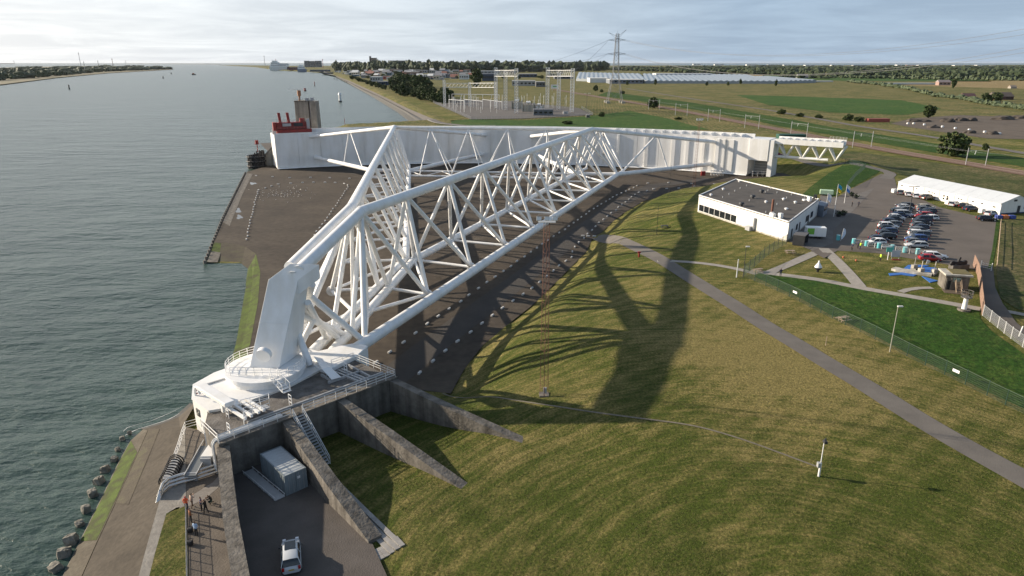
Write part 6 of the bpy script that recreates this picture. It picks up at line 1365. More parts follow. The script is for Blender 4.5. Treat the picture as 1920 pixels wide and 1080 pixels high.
    # beach flag, feather
    for px, py, ty, lab, cl in ((1576, 452, 428, 'white and blue feather flag at the lot entrance', (.55, .62, .75)), (1736, 496, 487, 'small leaning white pennant by the red car', (.7, .68, .64))):
        q = U(px, py, LOTZ); h = VY(px, ty, q.y).z-LOTZ; t = thing('feather_flag', lab, 'flag', q); b = MB(); b.tube((0, 0, 0), (.1*h, 0, h), .04, 5); b.build('pole', RAILM, t, local=True)
        b = MB(); n = 8; vs = []
        for i in range(n+1): u = i/n; vs += [(.1*h*u+.02, 0, h*(.15+.85*u)), (.1*h*u+.3+.5*math.sin(u*3.1), .08*math.sin(u*5), h*(.15+.8*u)), ]
        b.add(vs, [(2*i, 2*i+1, 2*i+3, 2*i+2) for i in range(n)]); b.build('cloth', cloth(cl), t, local=True)
    # flagpoles
    for px, py, ty, c1, c2, lab in ((1547, 402, 362, (.75, .76, .78), (.6, .65, .75), 'flagpole with a white flag nearest the building'), (1563, 406, 345, (.03, .32, .5), (.8, .55, .03), 'tall flagpole with a turquoise and yellow flag'), (1583, 381, 346, (.7, .72, .75), (.05, .18, .5), 'flagpole with a white and blue flag at the far side')):
        q = U(px, py, LOTZ); h = VY(px, ty, q.y).z-LOTZ; t = thing('flagpole', lab, 'flagpole', q); b = MB(); b.tube((0, 0, 0), (0, 0, h), .09, 8, r2=.05); b.build('pole', WHITE, t, local=True)
        for half, cl in ((0, c1), (1, c2)):
            b = MB(); n = 8; vs = []
            for i in range(n+1): u = i/n; x = .1+1.0*u; y = .3*math.sin(u*6)*u; dz = -.9*u*u; vs += [(x, y, h-.15-.9*half+dz), (x*.85, y*1.2, h-1.05-.9*half+dz)]
            b.add(vs, [(2*i, 2*i+1, 2*i+3, 2*i+2) for i in range(n)], 0, True); b.build('flag_half', cloth(cl), t, local=True)
    for i, (px, py) in enumerate(((1572, 406), (1581, 404), (1604, 372), (1596, 368))):
        q = U(px, py, LOTZ); t = thing('planter', ['dark round planter left on the forecourt', 'dark round planter next to it on the forecourt', 'dark shrub tub by the far flagpole, right one', 'dark shrub tub by the far flagpole, left one'][i], 'planter', q); b = MB(); b.tube((0, 0, 0), (0, 0, .7), .5, 10, r2=.7); b.build('tub', DARK, t, local=True)
        b = MB(); rr = random.Random(i)
        for k in range(40): c = Vector((rr.gauss(0, .4), rr.gauss(0, .4), .9+rr.gauss(0, .25))); b.box(c, (.3, .3, .02), rot=Euler((rr.random()*3, rr.random()*3, 0)).to_matrix())
        tag(b.build('leaves', LEAFD, t, local=True), kind='stuff')
garden()

# ---- white blocks lining the apron
def blocks():
    bm = bmesh.new(); bmesh.ops.create_cube(bm, size=1); 
    for v in bm.verts: v.co.x *= 1.9; v.co.y *= .62; v.co.z = (v.co.z+.5)*.6
    bmesh.ops.bevel(bm, geom=bm.edges[:], offset=.08, segments=1, affect='EDGES'); me = bpy.data.meshes.new('kerb_block'); bm.to_mesh(me); bm.free(); me.materials.append(mat('white block', (.56, .55, .53), .7, var=.12, scale=2))
    lines = [('inner lane line', [(707, 681), (737, 658), (765, 637), (838, 583), (920, 527), (1000, 470), (1060, 430), (1110, 394), (1150, 370), (1195, 349)], 4.6), ('outer lane line', [(787, 701), (817, 675), (842, 653), (920, 595), (1000, 540), (1060, 490)], 4.6), ('outer bend line', [(1072, 483), (1077, 462), (1095, 446), (1125, 417), (1150, 398), (1175, 377), (1195, 362), (1225, 355), (1290, 353), (1340, 351)], 5.0),
             ('gate front line', [(1215, 344), (1260, 343), (1300, 345), (1340, 346)], 8), ('gate foot line', [(480, 330), (540, 334), (600, 333), (655, 335)], 7.5), ('left loop line', [(485, 357), (520, 346), (560, 343), (600, 342), (630, 343), (648, 345), (654, 349), (643, 365), (620, 400), (590, 440), (575, 466)], 4.6), ('left loop line', [(485, 357), (478, 380), (470, 415), (462, 450)], 4.2), ('junction line', [(1093, 443), (1115, 444)], 6)]
    for nm, l, sp in lines:
        pts = [U(*p, 0) for p in l]
        cum = [0]
        for a, c in zip(pts[:-1], pts[1:]): cum.append(cum[-1]+(c-a).length)
        n = max(2, int(cum[-1]/sp))
        for i in range(n+1):
            s = cum[-1]*i/n; k = max(j for j in range(len(cum)-1) if cum[j] <= s+1e-6); p = pts[k].lerp(pts[k+1], (s-cum[k])/(cum[k+1]-cum[k])); d = pts[k+1]-pts[k]
            o = bpy.data.objects.new('kerb_block', me); COL.objects.link(o); o.location = (p.x+random.uniform(-.2, .2), p.y+random.uniform(-.2, .2), hz(p.x, p.y) if False else 0.01); o.rotation_euler = (0, 0, math.atan2(d.y, d.x)+random.uniform(-.08, .08)); o.scale = (.52, .6, .6)
            tag(o, 'small white concrete block in the '+nm+' on the dark apron', 'block', 'white blocks lining the apron: '+nm)
blocks()
# red box at the gate foot, hydrant, clutter by the portal
b = MB(); p = U(1318, 329, 0); b.box(p+Vector((0, 0, .9)), (1.8, 1.0, 1.8)); b.box(p+Vector((0, 0, 1.83)), (1.9, 1.1, .06)); tag(b.build('red_cabinet', RED), 'small red cabinet at the foot of the white gate', 'cabinet')
t = thing('hydrant', 'red hydrant post beside the road', 'hydrant', G(1198, 482)); b = MB(); b.tube((0, 0, 0), (0, 0, 1.3), .2, 8); b.build('post', RED, t, local=True); b = MB(); b.box((0, 0, 1.1), (.7, .3, .3)); b.build('valves', RED, t, local=True)
for i, (px, py, w) in enumerate(((1430, 331, 9), (1345, 330, 5))):
    p = U(px, py, 0); t = thing('steel_trestle', ['grey steel trestle frame under the gate portal', 'white access steps at the foot of the gate'][i], 'trestle', p)
    b = MB()
    for k in range(5): x = -w/2+w*k/4; b.tube((x, 0, 0), (x, 0, 2.2), .1, 5); b.tube((x, 1.8, 0), (x, 1.8, 2.2), .1, 5); b.tube((x, 0, 2.2), (x, 1.8, 2.2), .1, 5)
    for y in (0, 1.8):
        for z in (1.1, 2.2): b.tube((-w/2, y, z), (w/2, y, z), .1, 5)
    b.build('frame', STEEL if i == 0 else WHITE, t, local=True)

# ================================================================== far bank, substation, fields, town, horizon
ZF = 4.0
def fz(pts, z=ZF): return [tuple(U(p[0], p[1], z)[:2]) for p in pts]
def field(name, pts, m, z=ZF+.12): return drape(name, fz(pts), m, flatz=z)
def wstrip(name, pts, w, m, z=ZF+.2, tagit=True):
    return strip(name, [tuple(G(*p)[:2]) for p in pts], w, m, off=z-ZF, step=9, n=4)
def terr_field(name, pts, m, off=.12): return drape(name, [tuple(G(*p)[:2]) for p in pts], m, off, step=9)
# ground of fields: raised clear of the terrain sheet

field('green_field', [(1380, 178), (1500, 181), (1690, 188), (1765, 203), (1700, 216), (1560, 211), (1440, 197)], FIELDG)
field('stubble_field', [(1780, 151), (1960, 152), (1960, 168), (1690, 160)], STUB); field('stubble_field', [(1295, 138), (1420, 139), (1455, 146), (1300, 148)], STUB)
field('green_field', [(1430, 141), (1700, 147), (1850, 149.5), (1860, 153), (1600, 152), (1430, 148)], FIELDG); field('green_field', [(1690, 162), (1960, 171), (1960, 178), (1760, 174)], FIELDY)
terr_field('bare_soil', [(1670, 232), (1710, 222), (1800, 216), (1960, 222), (1960, 262), (1850, 260), (1760, 247)], SOIL)
DIRT = SOIL
terr_field('green_field', [(845, 226), (880, 224), (980, 226), (1115, 217), (1180, 208), (1250, 222), (1330, 243), (1220, 247), (1000, 243), (850, 240)], FIELDG)
terr_field('dike_verge', [(812, 200), (870, 222), (845, 228), (790, 204), (750, 183), (768, 182)], GRASS)
drape('green_field', [tuple(G(*p)[:2]) for p in [(1140, 172), (1300, 193), (1500, 227), (1700, 261), (1960, 303), (1960, 320), (1800, 294), (1600, 261), (1400, 223), (1250, 197), (1120, 179)]], LUSH, .12, step=10)
wstrip('far_road', ((1175, 166), (1300, 186), (1450, 208), (1560, 228), (1700, 250), (1800, 267), (1975, 297)), 6.0, ROADM)
RAILPX = ((1040, 168), (1150, 187), (1250, 203), (1350, 222), (1450, 241), (1550, 262), (1650, 280), (1750, 297), (1850, 314), (1975, 335))
wstrip('railway_bed', RAILPX, 11, BALLAST, ZF+.3)
wstrip('bank_road', ((604, 133), (625, 141), (652, 152), (705, 178), (765, 209), (822, 231), (870, 236)), 7, ROADM, ZF+.18)
wstrip('bank_kerb', ((603, 133.2), (622, 141), (649, 152.5), (700, 178.5), (758, 209.5), (812, 231), (850, 236.5), (930, 236)), 1.6, CONCP, ZF+.5)
# rock armour strip on the far bank
sh = [U(*p, -1) for p in ((790, 240), (780, 234), (747, 209), (697, 179), (653, 155), (624, 140), (602, 136))]
inn = [U(*p, 3.0) for p in ((815, 240), (806, 234), (762, 209), (708, 180), (660, 157), (628, 142), (606, 138))]
loft('rock_armour', [[p+Vector((-3, -1, -.8)) for p in sh], [a.lerp(c, .5)+Vector((0, 0, .4)) for a, c in zip(sh, inn)], inn], ROCKD)
# dock bank behind the gate
dk = [garc(ANG_L+.0+i*.06, GR+24, 4.4) for i in range(14)]; dk2 = [garc(ANG_L+.0+i*.06, GR+75, 4.6) for i in range(14)]
loft('dock_bank', [[p+Vector((0, 0, -4)) for p in dk], dk, dk2], ASPH)

def trees_proto():
    out = []
    for seed, (n, sz, shape) in enumerate(((34, 1.0, 'round'), (30, .9, 'tall'), (30, 1.0, 'bush'))):
        rr = random.Random(seed); b = MB(); rx, rzz = {'round': (.42, .38), 'tall': (.30, .42), 'bush': (.55, .42)}[shape]; zc = {'round': .60, 'tall': .56, 'bush': .42}[shape]
        for c in range(n):
            while True:
                v = Vector((rr.uniform(-1, 1), rr.uniform(-1, 1), rr.uniform(-1, 1)))
                if .25 < v.length < 1: break
            cc = Vector((v.x*rx, v.y*rx, zc+v.z*rzz)); cr = rr.uniform(.10, .18)
            for k in range(46):
                d = Vector((rr.gauss(0, 1), rr.gauss(0, 1), rr.gauss(0, 1))).normalized()*cr*rr.uniform(.6, 1.05); M = Euler((rr.uniform(0, 6), rr.uniform(0, 6), rr.uniform(0, 6))).to_matrix(); s = .046*sz*rr.uniform(.7, 1.4)
                p = cc+d; q = [p+M @ Vector(x) for x in ((-s, -s, 0), (s, -s*.8, 0), (s*.9, s, 0), (-s*.8, s, 0))]
                if min(x.z for x in q) > .015: b.add(q, [(0, 1, 2, 3)])
        cm = b.mesh('crown', LEAF)
        b = MB(); b.tube((0, 0, -.02), (0, 0, .5), .028, 7, r2=.014)
        for k in range(6): a = rr.uniform(0, 6); b.tube((0, 0, .2+.05*k), (.22*math.cos(a), .22*math.sin(a), .42+.06*k), .012, 5, r2=.004)
        tm = b.mesh('trunk', BARK); out.append((cm, tm))
    return out
TP = trees_proto()
def tree(px, py, top, wpx, kind, label, group=None, name='tree', m=None, z=ZF):
    p = U(px, py, z) if py < 232 else G(px, py); h = max(1.5, VY(px, top, p.y).z-p.z); w = wpx*math.hypot(p.y, p.z-CAMZ)/FPX; cm, tm = TP[kind]
    t = thing(name, label, 'tree' if name == 'tree' else name, p, random.uniform(0, 6), group)
    rx = (.42+.12, .30+.12, .55+.12)[kind]; s = w/(2*rx)
    for nm, me in (('crown', cm), ('trunk', tm)):
        o = bpy.data.objects.new(nm, me); COL.objects.link(o); o.parent = t; o.scale = (s, s, h)
        if nm == 'crown' and m: setmat(o, m)
    return t
rr = random.Random(3)
for px, py, tp, w, k, lab in ((790, 176, 141, 44, 0, 'large broad dark green tree left of the substation'), (744, 172, 146, 30, 0, 'rounded tree at the left end of the bank thicket'), (893, 165, 131, 24, 1, 'tall dense tree behind the low gantry'), (1224, 203, 181, 24, 2, 'dark round bush beside the railway right of the pylon'), (1785, 293, 246, 64, 2, 'large dark bush leaning over the railway at the right'),
        (1741, 222, 198, 22, 1, 'small upright tree standing before the bare soil'), (1128, 219, 209, 14, 2, 'small dark bush at the substation corner'), (1117, 171, 159, 11, 2, 'small round bush left of the pylon foot'), (1128, 173, 167, 8, 2, 'tiny bush by the pylon foot, left one'), (1167, 176, 170, 12, 2, 'tiny bush by the pylon foot, right one'), (1064, 233, 226, 24, 2, 'low dark bush on the green field behind the gate'), (1272, 224, 219, 18, 2, 'low dark bush on the railway slope'), (1846, 282, 268, 14, 2, 'small bush on the slope right of the big dark bush'),
        (1590, 226, 213, 22, 2, 'dark bush in the field row, left of the red lorry'), (1610, 228, 218, 22, 2, 'dark bush in the field row, nearest the red lorry'), (1465, 214, 204, 20, 2, 'dark bush in the field row, far left one'), (1500, 219, 211, 18, 2, 'dark bush in the field row, second from left'), (1535, 222, 214, 18, 2, 'dark bush in the field row, third from left'), (1787, 166, 149, 10, 1, 'small dark tree beside the far farmstead'), (1868, 190, 172, 24, 2, 'tree clump between the red farmhouse and the brown barn'), (1848, 192, 173, 22, 2, 'tree clump right beside the red farmhouse'), (833, 175, 163, 16, 0, 'small tree behind the low gantry post')):
    tree(px, py, tp, w, k, lab)
for i in range(52):
    u = rr.random(); px = 736+u*104; py = 168+u*27+rr.uniform(-15, 7)*(1-.3*u); tree(px, py, py-rr.uniform(13, 25), rr.uniform(18, 30), rr.choice((0, 2, 2)), 'bushy tree in the thicket between the bank road and the substation', 'thicket beside the bank road')
for i in range(16):
    u = i/15; tree(660+u*62, 148+u*20+rr.uniform(-2, 2), 142+u*17, 9, rr.choice((1, 2)), 'small dark tree in the line along the bank road', 'small trees along the bank road')
for i in range(13): tree(1150+i*26+rr.uniform(-9, 9), 153+rr.uniform(-2, 10), 148+rr.uniform(-2, 8), 6, 2, 'tiny dark shrub scattered over the far pasture', 'scattered shrubs on the pasture')

def wood(name, label, region, step, hm, wpx, m=LEAFD, z=ZF, parent=None):
    """a far wood that reads as one mass: ragged crowns"""
    b = MB(); rr = random.Random(len(name)+int(region[0][0]))
    bm = bmesh.new(); bmesh.ops.create_icosphere(bm, subdivisions=2, radius=1); base = [v.co.copy() for v in bm.verts]; faces = [[v.index for v in f.verts] for f in bm.faces]; bm.free()
    # region: (x, y near base, y far base)
    for (x0, yn0, yf0), (x1, yn1, yf1) in zip(region[:-1], region[1:]):
        x = x0
        while x < x1:
            u = (x-x0)/(x1-x0); yn = yn0+(yn1-yn0)*u; yf = yf0+(yf1-yf0)*u; y = yn
            while y >= yf:
                p = U(x+rr.uniform(-3, 3), y+rr.uniform(-.4, .4), z); d = p.y; w = wpx*rr.uniform(.6, 1.25)*d/FPX/2; h = hm*rr.uniform(.65, 1.2)
                ph = [rr.uniform(0, 6) for _ in range(6)]
                vs = []
                for v in base:
                    k = 1+.26*math.sin(5*v.x+ph[0])*math.sin(4*v.y+ph[1])+.2*math.sin(9*v.z+ph[2])+rr.uniform(-.14, .14); vs.append((p.x+v.x*w*k, p.y+v.y*w*k, p.z+h*.5+v.z*h*.55*k))
                b.add(vs, faces, 0, False)
                y -= max(.9, step*.45*(y-116)/20)
            x += step*rr.uniform(.7, 1.3)
    o = b.build(name, m, parent); return tag(o, label, 'wood', kind='stuff')
wood('wood', 'dark wood behind the waterfront industry', [(632, 133, 127), (700, 135, 127), (800, 136, 126), (900, 136, 126), (1040, 134, 125), (1140, 132, 125)], 6, 42, 14)
wood('wood', 'scattered dark trees behind the greenhouses', [(1140, 131, 127), (1280, 136, 126), (1340, 137, 125)], 8, 14, 11)
wood('wood', 'broad dark wood along the right horizon', [(1270, 138, 125), (1460, 141, 125), (1600, 145, 125), (1760, 147, 125), (1960, 150, 125)], 8, 15, 13)
wood('wood', 'row of pale rounded willows before the wood', [(1560, 146, 145.5), (1700, 148.5, 148), (1960, 152, 151.5)], 8, 9, 8, LEAFG)
wood('hedge', 'long grey green hedge row crossing the pasture', [(1590, 154, 153), (1650, 160, 158.5), (1700, 168, 166), (1748, 179, 177)], 5, 6, 11, LEAFG)
wood('hedge', 'grey green hedge in front of the brown barn', [(1750, 181, 179), (1800, 186, 184), (1833, 193, 189), (1880, 201, 196), (1960, 212, 206)], 6, 5, 13, LEAFG)
wood('wood', 'clump of trees round the far farm roof', [(1468, 146, 144), (1550, 147, 144)], 6, 9, 10)

# left spit of land
sp = fz([(-200, 178), (0, 160), (100, 147), (200, 137.5), (280, 133), (322, 130.5), (300, 128), (240, 124.5), (150, 124), (0, 127), (-200, 130)], -1)
b = MB(); b.prism(sp, -2.5, 1.0, top=[(x*.998-4, y*1.004+6) for x, y in sp]); tag(b.build('spit', mat('spit sand and grass', (.11, .10, .05), .95, col2=(.2, .17, .1), scale=.01)), kind='structure')
wood('wood', 'dark low wood covering the spit of land on the left', [(-190, 160, 136), (0, 150, 130), (60, 146, 128), (120, 141, 126.5), (200, 134, 125), (290, 130.5, 126), (316, 130, 129)], 9, 17, 18, z=1)

# ---- far buildings
def block(px0, px1, yb, yt, depth, wallc, roofc, label, name='warehouse', cat='building', win=0, gable=False, z=ZF):
    a = U(px0, yb, z); c = U(px1, yb, z); c = Vector((c.x, a.y, z)) ; h = max(2.0, VY(px0, yt, a.y).z-z); cx = (a.x+c.x)/2; w = abs(c.x-a.x); t = thing(name, label, cat, (cx, a.y, z))
    wm = mat('wall %.2f %.2f %.2f' % wallc, wallc, .7, var=.08, scale=.05); rm = mat('roof %.2f %.2f %.2f' % roofc, roofc, .7, var=.1, scale=.05)
    b = MB(); b.box((0, depth/2, h/2), (w, depth, h)); b.build('wall', wm, t, local=True)
    if gable:
        b = MB(); o = w*.03; rh = min(w, depth)*.35
        b.add([(-w/2-o, -o, h), (w/2+o, -o, h), (w/2+o, depth+o, h), (-w/2-o, depth+o, h), (-w/2, depth/2, h+rh), (w/2, depth/2, h+rh)], [(0, 1, 5, 4), (2, 3, 4, 5), (1, 2, 5), (3, 0, 4), (0, 3, 2, 1)]); b.build('roof', rm, t, local=True)
    else: b = MB(); b.box((0, depth/2, h+.25), (w*1.01, depth*1.01, .5)); b.build('roof', rm, t, local=True)
    for k in range(win):
        ww = w/win*.6; b = MB(); b.box((-w/2+w*(k+.5)/win, -.06, h*.55), (ww, .2, h*.3)); b.build('window', GLASS, t, local=True)
    return t
W_, G_, N_, BR, CR, RD = (.62, .62, .60), (.28, .28, .28), (.03, .05, .09), (.20, .13, .10), (.5, .44, .34), (.25, .05, .04)
for a in ((694, 713, 153, 144, 40, (.35, .36, .37), W_, 'pale grey shed on the waterfront estate', 4), (707, 727, 160, 153, 30, N_, G_, 'dark blue shed at the front of the estate', 5), (763, 792, 158, 150, 40, (.05, .11, .18), G_, 'blue shed behind the big tree', 6), (757, 783, 144, 135, 60, BR, W_, 'white and brown block in the estate', 6), (730, 747, 138, 130, 60, BR, G_, 'brown block at the back of the estate', 4), (813, 823, 150, 142, 30, CR, BR, 'cream house on the estate', 2),
          (832, 848, 146, 139, 40, G_, N_, 'dark shed behind the low gantry', 4), (861, 878, 149, 140, 40, W_, G_, 'white shed left of the tall tree', 4), (904, 930, 152, 139, 60, N_, (.12, .13, .16), 'long navy warehouse behind the tall gantry', 7), (960, 1004, 161, 152, 50, (.36, .35, .33), (.3, .3, .29), 'long grey workshop between the gantries', 6), (1005, 1022, 163, 154, 40, (.12, .125, .13), G_, 'dark grey workshop beside the long grey one', 3),
          (1106, 1143, 155, 147, 60, W_, W_, 'white packing hall by the pylon', 0), (1143, 1206, 157, 149.5, 60, (.17, .19, .22), W_, 'blue grey packing hall right of the pylon', 8), (973, 1007, 145, 139, 80, N_, G_, 'distant navy hall behind the gantry', 5), (900, 936, 138, 133, 90, (.3, .31, .33), (.4, .41, .43), 'flat grey distant hall', 5), (1230, 1335, 143.5, 138, 60, (.6, .62, .63), (.7, .7, .7), 'long thin white hall before the stubble', 9),
          (715, 728, 149, 143, 30, RD, G_, 'small red brick block on the estate', 3), (790, 806, 149, 144, 30, (.32, .3, .28), N_, 'grey low shed on the estate', 3), (845, 858, 141, 136, 50, CR, BR, 'cream block before the wood', 3), (880, 896, 141, 136.5, 50, W_, G_, 'small white hall before the wood', 3), (1040, 1075, 148, 143, 60, (.1, .11, .13), G_, 'dark hall behind the right gantry', 5)):
    block(*a[:8], win=a[8])
block(694, 706, 128, 108.5, 40, (.17, .14, .12), (.14, .12, .11), 'tall brown tower block above the wood', 'tower_block', win=3); block(693.5, 696, 128, 105.5, 30, (.12, .1, .1), (.12, .1, .1), 'thin dark stair tower beside the brown block', 'stair_tower', win=1)
block(728, 732, 126, 113.5, 40, (.55, .5, .42), G_, 'pale end block of the long flats', 'tower_block', win=1); block(732, 769, 126, 113.5, 60, (.07, .08, .08), G_, 'long dark slab of flats on the skyline', 'tower_block', win=9)
block(904, 908, 126, 114.5, 30, W_, W_, 'slim white tower above the wood', 'tower_block', win=1)
for i, (x0, x1, yt) in enumerate(((571, 579, 114), (581, 590, 114.5), (592, 602, 114))): block(x0, x1, 126, yt, 40, (.10, .11, .12), G_, ['left', 'middle', 'right'][i]+' one of three dark blocks of flats behind the ferry quay', 'tower_block', win=3)
for i, (x, yb, hpx, c) in enumerate(((1682, 124, 2.6, W_), (1702, 124, 2.2, (.5, .3, .26)), (1722, 124.4, 2.4, W_), (1748, 124.5, 2, G_), (1790, 124.4, 2, W_), (1832, 124.6, 2.6, W_), (1856, 124.8, 2, W_), (1650, 124, 1.6, G_), (1300, 122, 2, W_), (1340, 122.4, 2, W_), (1400, 123, 2.2, W_), (1440, 123.4, 2.2, G_), (1470, 123.6, 2, W_), (1510, 124, 2.2, W_), (1560, 124, 2, W_), (1600, 124, 2, G_))):
    block(x, x+14+i % 4*4, yb, yb-hpx, 60, c, W_, 'pale distant building, %s in the town on the right skyline' % ORD[i % 17].replace('nearest', 'first'), 'distant_building', win=2)
block(1806, 1829, 186, 180, 9, RD, (.12, .06, .06), 'red brick farmhouse with dark roof behind the hedge', 'farmhouse', win=3, gable=True); block(1864, 1900, 187, 181, 14, (.09, .035, .03), (.11, .085, .07), 'brown barn with a wide roof at the right', 'barn', win=2, gable=True)
block(1760, 1782, 160, 154, 12, (.3, .2, .17), (.28, .23, .22), 'far farmstead with pink roofs in the field', 'farmhouse', win=3, gable=True); block(1648, 1757, 158.5, 156.5, 30, (.35, .38, .4), (.38, .42, .44), 'low grey greenhouse beside the far farmstead', 'greenhouse', win=0)
block(1497, 1516, 146.5, 143.5, 20, G_, (.2, .19, .19), 'farm roof half hidden among the far trees', 'barn', gable=True); block(1530, 1562, 153.5, 152, 14, W_, W_, 'low white strip building in the pasture', 'shed'); block(1895, 1906, 166, 163, 8, (.3, .28, .24), (.25, .2, .16), 'small hut in the stubble field', 'hut', gable=True)
t = block(1460, 1510, 266, 254, 5, (.015, .07, .05), (.02, .08, .06), 'dark green site cabin by the railway behind the outrigger beam', 'site_cabin', win=0, z=5.8)
block(1628, 1668, 229, 224, 5, (.3, .07, .05), (.26, .06, .05), 'red lorry trailer at the edge of the bare soil', 'lorry_trailer', 'trailer')
rr = random.Random(21)
for i in range(84):
    u = rr.random(); x = 650+u*235; yb = 136+rr.random()**1.3*(9+11*u*(1-u)*2); w = rr.uniform(5, 14); c = rr.choice((W_, W_, G_, BR, CR, N_, (.33, .34, .36), (.24, .20, .18), (.08, .14, .19)))
    block(x, x+w, yb, yb-rr.uniform(3, 6.5), rr.uniform(18, 45), c, rr.choice((G_, W_, (.2, .2, .21), (.3, .14, .1))), 'small mixed building in the crowded estate between quay and wood', 'estate_building', win=rr.choice((2, 3, 4)), gable=rr.random() < .4)['group'] = 'estate buildings before the wood'
for i in range(52):
    u = rr.random(); x = 660+u*400; yb = 137+rr.random()*12; tree(x, yb, yb-rr.uniform(4, 8), rr.uniform(7, 12), rr.choice((0, 2)), 'small tree among the estate buildings before the wood', 'trees among the estate buildings')
# greenhouse blocks with ridged bays
def greenhouse(pts, n, label):
    q = [U(*p, ZF) for p in pts]; t = thing('greenhouse', label, 'greenhouse', q[0]); gm = mat('greenhouse glass', (.20, .215, .225), .25, var=.1, scale=.02); gm2 = mat('greenhouse wall', (.30, .33, .35), .3, var=.1)
    for i in range(n):
        a, c, d, e = q[0].lerp(q[1], i/n), q[0].lerp(q[1], (i+1)/n), q[3].lerp(q[2], (i+1)/n), q[3].lerp(q[2], i/n); up = Vector((0, 0, 5.0)); rd = Vector((0, 0, 7.0)); m1, m2 = (a+c)/2, (e+d)/2
        b = MB(); b.add([a+up, c+up, d+up, e+up, m1+rd, m2+rd], [(0, 4, 5, 3), (4, 1, 2, 5)]); b.build('roof_bay', gm, t)
        b = MB(); b.add([a, c, c+up, m1+rd, a+up], [(0, 1, 2, 3, 4)]); b.build('front_bay', gm2, t)
greenhouse([(1080, 152), (1215, 156), (1200, 141), (1085, 138)], 14, 'white ridged greenhouse behind the pylon'); greenhouse([(1210, 156.5), (1460, 157), (1400, 143), (1205, 141)], 22, 'largest grey ridged greenhouse right of the pylon'); greenhouse([(1460, 157), (1530, 155), (1440, 147), (1400, 147)], 8, 'small grey greenhouse at the pasture edge')
# trailers on the quay
TM = MB().box((0, 0, 2.1), (12, 2.6, 3.2)).mesh('trailer', mat('trailer white', (.66, .66, .64), .6)); TM2 = MB().box((0, 0, 2.1), (12, 2.6, 3.2)).mesh('trailer', mat('trailer grey', (.3, .31, .33), .6)); rr = random.Random(9)
for i in range(64):
    u = rr.random(); px = 628+u*88; py = 134.5+u*13+rr.uniform(-2.5, 2.0); o = bpy.data.objects.new('lorry_trailer', TM if rr.random() < .75 else TM2); COL.objects.link(o); o.location = U(px, py, ZF); o.rotation_euler = (0, 0, 1.2+rr.uniform(-.15, .15)); tag(o, 'lorry trailer parked in the ranks on the far quay', 'trailer', 'trailers on the far quay')

# ---- substation
field('substation_yard', [(812, 193), (883, 224.5), (980, 223), (1112, 216), (1085, 203), (960, 190), (850, 186)], GRAVEL, ZF+.3)
def lattice_col(b, p, w, h, n, r=.24):
    c = [Vector((sx*w/2, sy*w/2, 0)) for sx, sy in ((-1, -1), (1, -1), (1, 1), (-1, 1))]; p = Vector(p)
    for q in c: b.tube(p+q, p+q+Vector((0, 0, h)), r, 4)
    for i in range(n):
        z0, z1 = h*i/n, h*(i+1)/n
        for k in range(4): b.tube(p+c[k]+Vector((0, 0, z0)), p+c[(k+1) % 4]+Vector((0, 0, z1)), r*.6, 3, cap=False); b.tube(p+c[k]+Vector((0, 0, z1)), p+c[(k+1) % 4]+Vector((0, 0, z1)), r*.6, 3, cap=False)
def lattice_beam(b, p, q, w, hh, n, r=.24):
    p, q = Vector(p), Vector(q); d = (q-p).normalized(); s = Vector((-d.y, d.x, 0))*w/2; u = Vector((0, 0, hh)); L_ = [(-1, 0), (1, 0), (1, 1), (-1, 1)]
    f = lambda t, k: p.lerp(q, t)+s*L_[k][0]+u*L_[k][1]
    for k in range(4): b.tube(f(0, k), f(1, k), r, 4)
    for i in range(n):
        for k in range(4): b.tube(f(i/n, k), f((i+1)/n, (k+1) % 4), r*.6, 3, cap=False); b.tube(f(i/n, k), f((i+1)/n, (k+1) % 4), r*.5, 3, cap=False)
GALV = mat('galvanised lattice', (.66, .67, .67), .5, var=.06)
def gantry(cols, ybeam, label, w=2.2):
    ps = [U(x, yb, ZF) for x, yb, yt in cols]; t = thing('switch_gantry', label, 'gantry', ps[0])
    tops = []
    for (x, yb, yt), p in zip(cols, ps):
        h = VY(x, yt, p.y).z-ZF; b = MB(); lattice_col(b, p, w, h, int(h/2.6)); b.build('column', GALV, t); tops.append(VY(x, ybeam[0], p.y).z)
    for (p, z0), (q, z1) in zip(list(zip(ps, tops))[:-1], list(zip(ps, tops))[1:]):
        hb = VY(960, ybeam[1], p.y).z-VY(960, ybeam[0], p.y).z; b = MB(); lattice_beam(b, (p.x, p.y, z0), (q.x, q.y, z1), w*.9, hb, 7); b.build('beam', GALV, t)
gantry([(834, 200, 150), (881, 200, 155), (929, 203, 155)], (164, 156), 'low pale lattice gantry at the left of the substation')
gantry([(930, 204, 127), (948, 207, 135), (968, 213, 128.5)], (143, 132), 'tall pale lattice gantry in the middle of the substation', 3.0); gantry([(1026, 203, 127), (1047, 206, 135), (1072, 211, 128.5)], (143, 132), 'tall pale lattice gantry at the right of the substation', 3.0)
PMs = MB(); PMs.tube((0, 0, 0), (0, 0, 1), .11, 5); PMs.tube((0, 0, .75), (0, 0, 1), .2, 6); PMs = PMs.mesh('insulator_post', GALV); rr = random.Random(4)
for i in range(40):
    u = rr.random(); v = rr.random(); px = 842+u*100; py = 196+v*16+u*2; p = U(px, py, ZF); o = bpy.data.objects.new('insulator_post', PMs); COL.objects.link(o); o.location = p; h = rr.choice((6, 8, 12, 12)); o.scale = (1, 1, h); tag(o, 'thin pale insulator post standing in the left part of the substation yard', 'post', 'insulator posts of the substation')
for i in range(26):
    p = U(965+rr.random()*110, 193+rr.random()*12, ZF); o = bpy.data.objects.new('insulator_post', PMs); COL.objects.link(o); o.location = p; o.scale = (1, 1, rr.choice((6, 9, 11))); tag(o, 'thin pale insulator post behind the transformers of the substation', 'post', 'insulator posts of the substation')
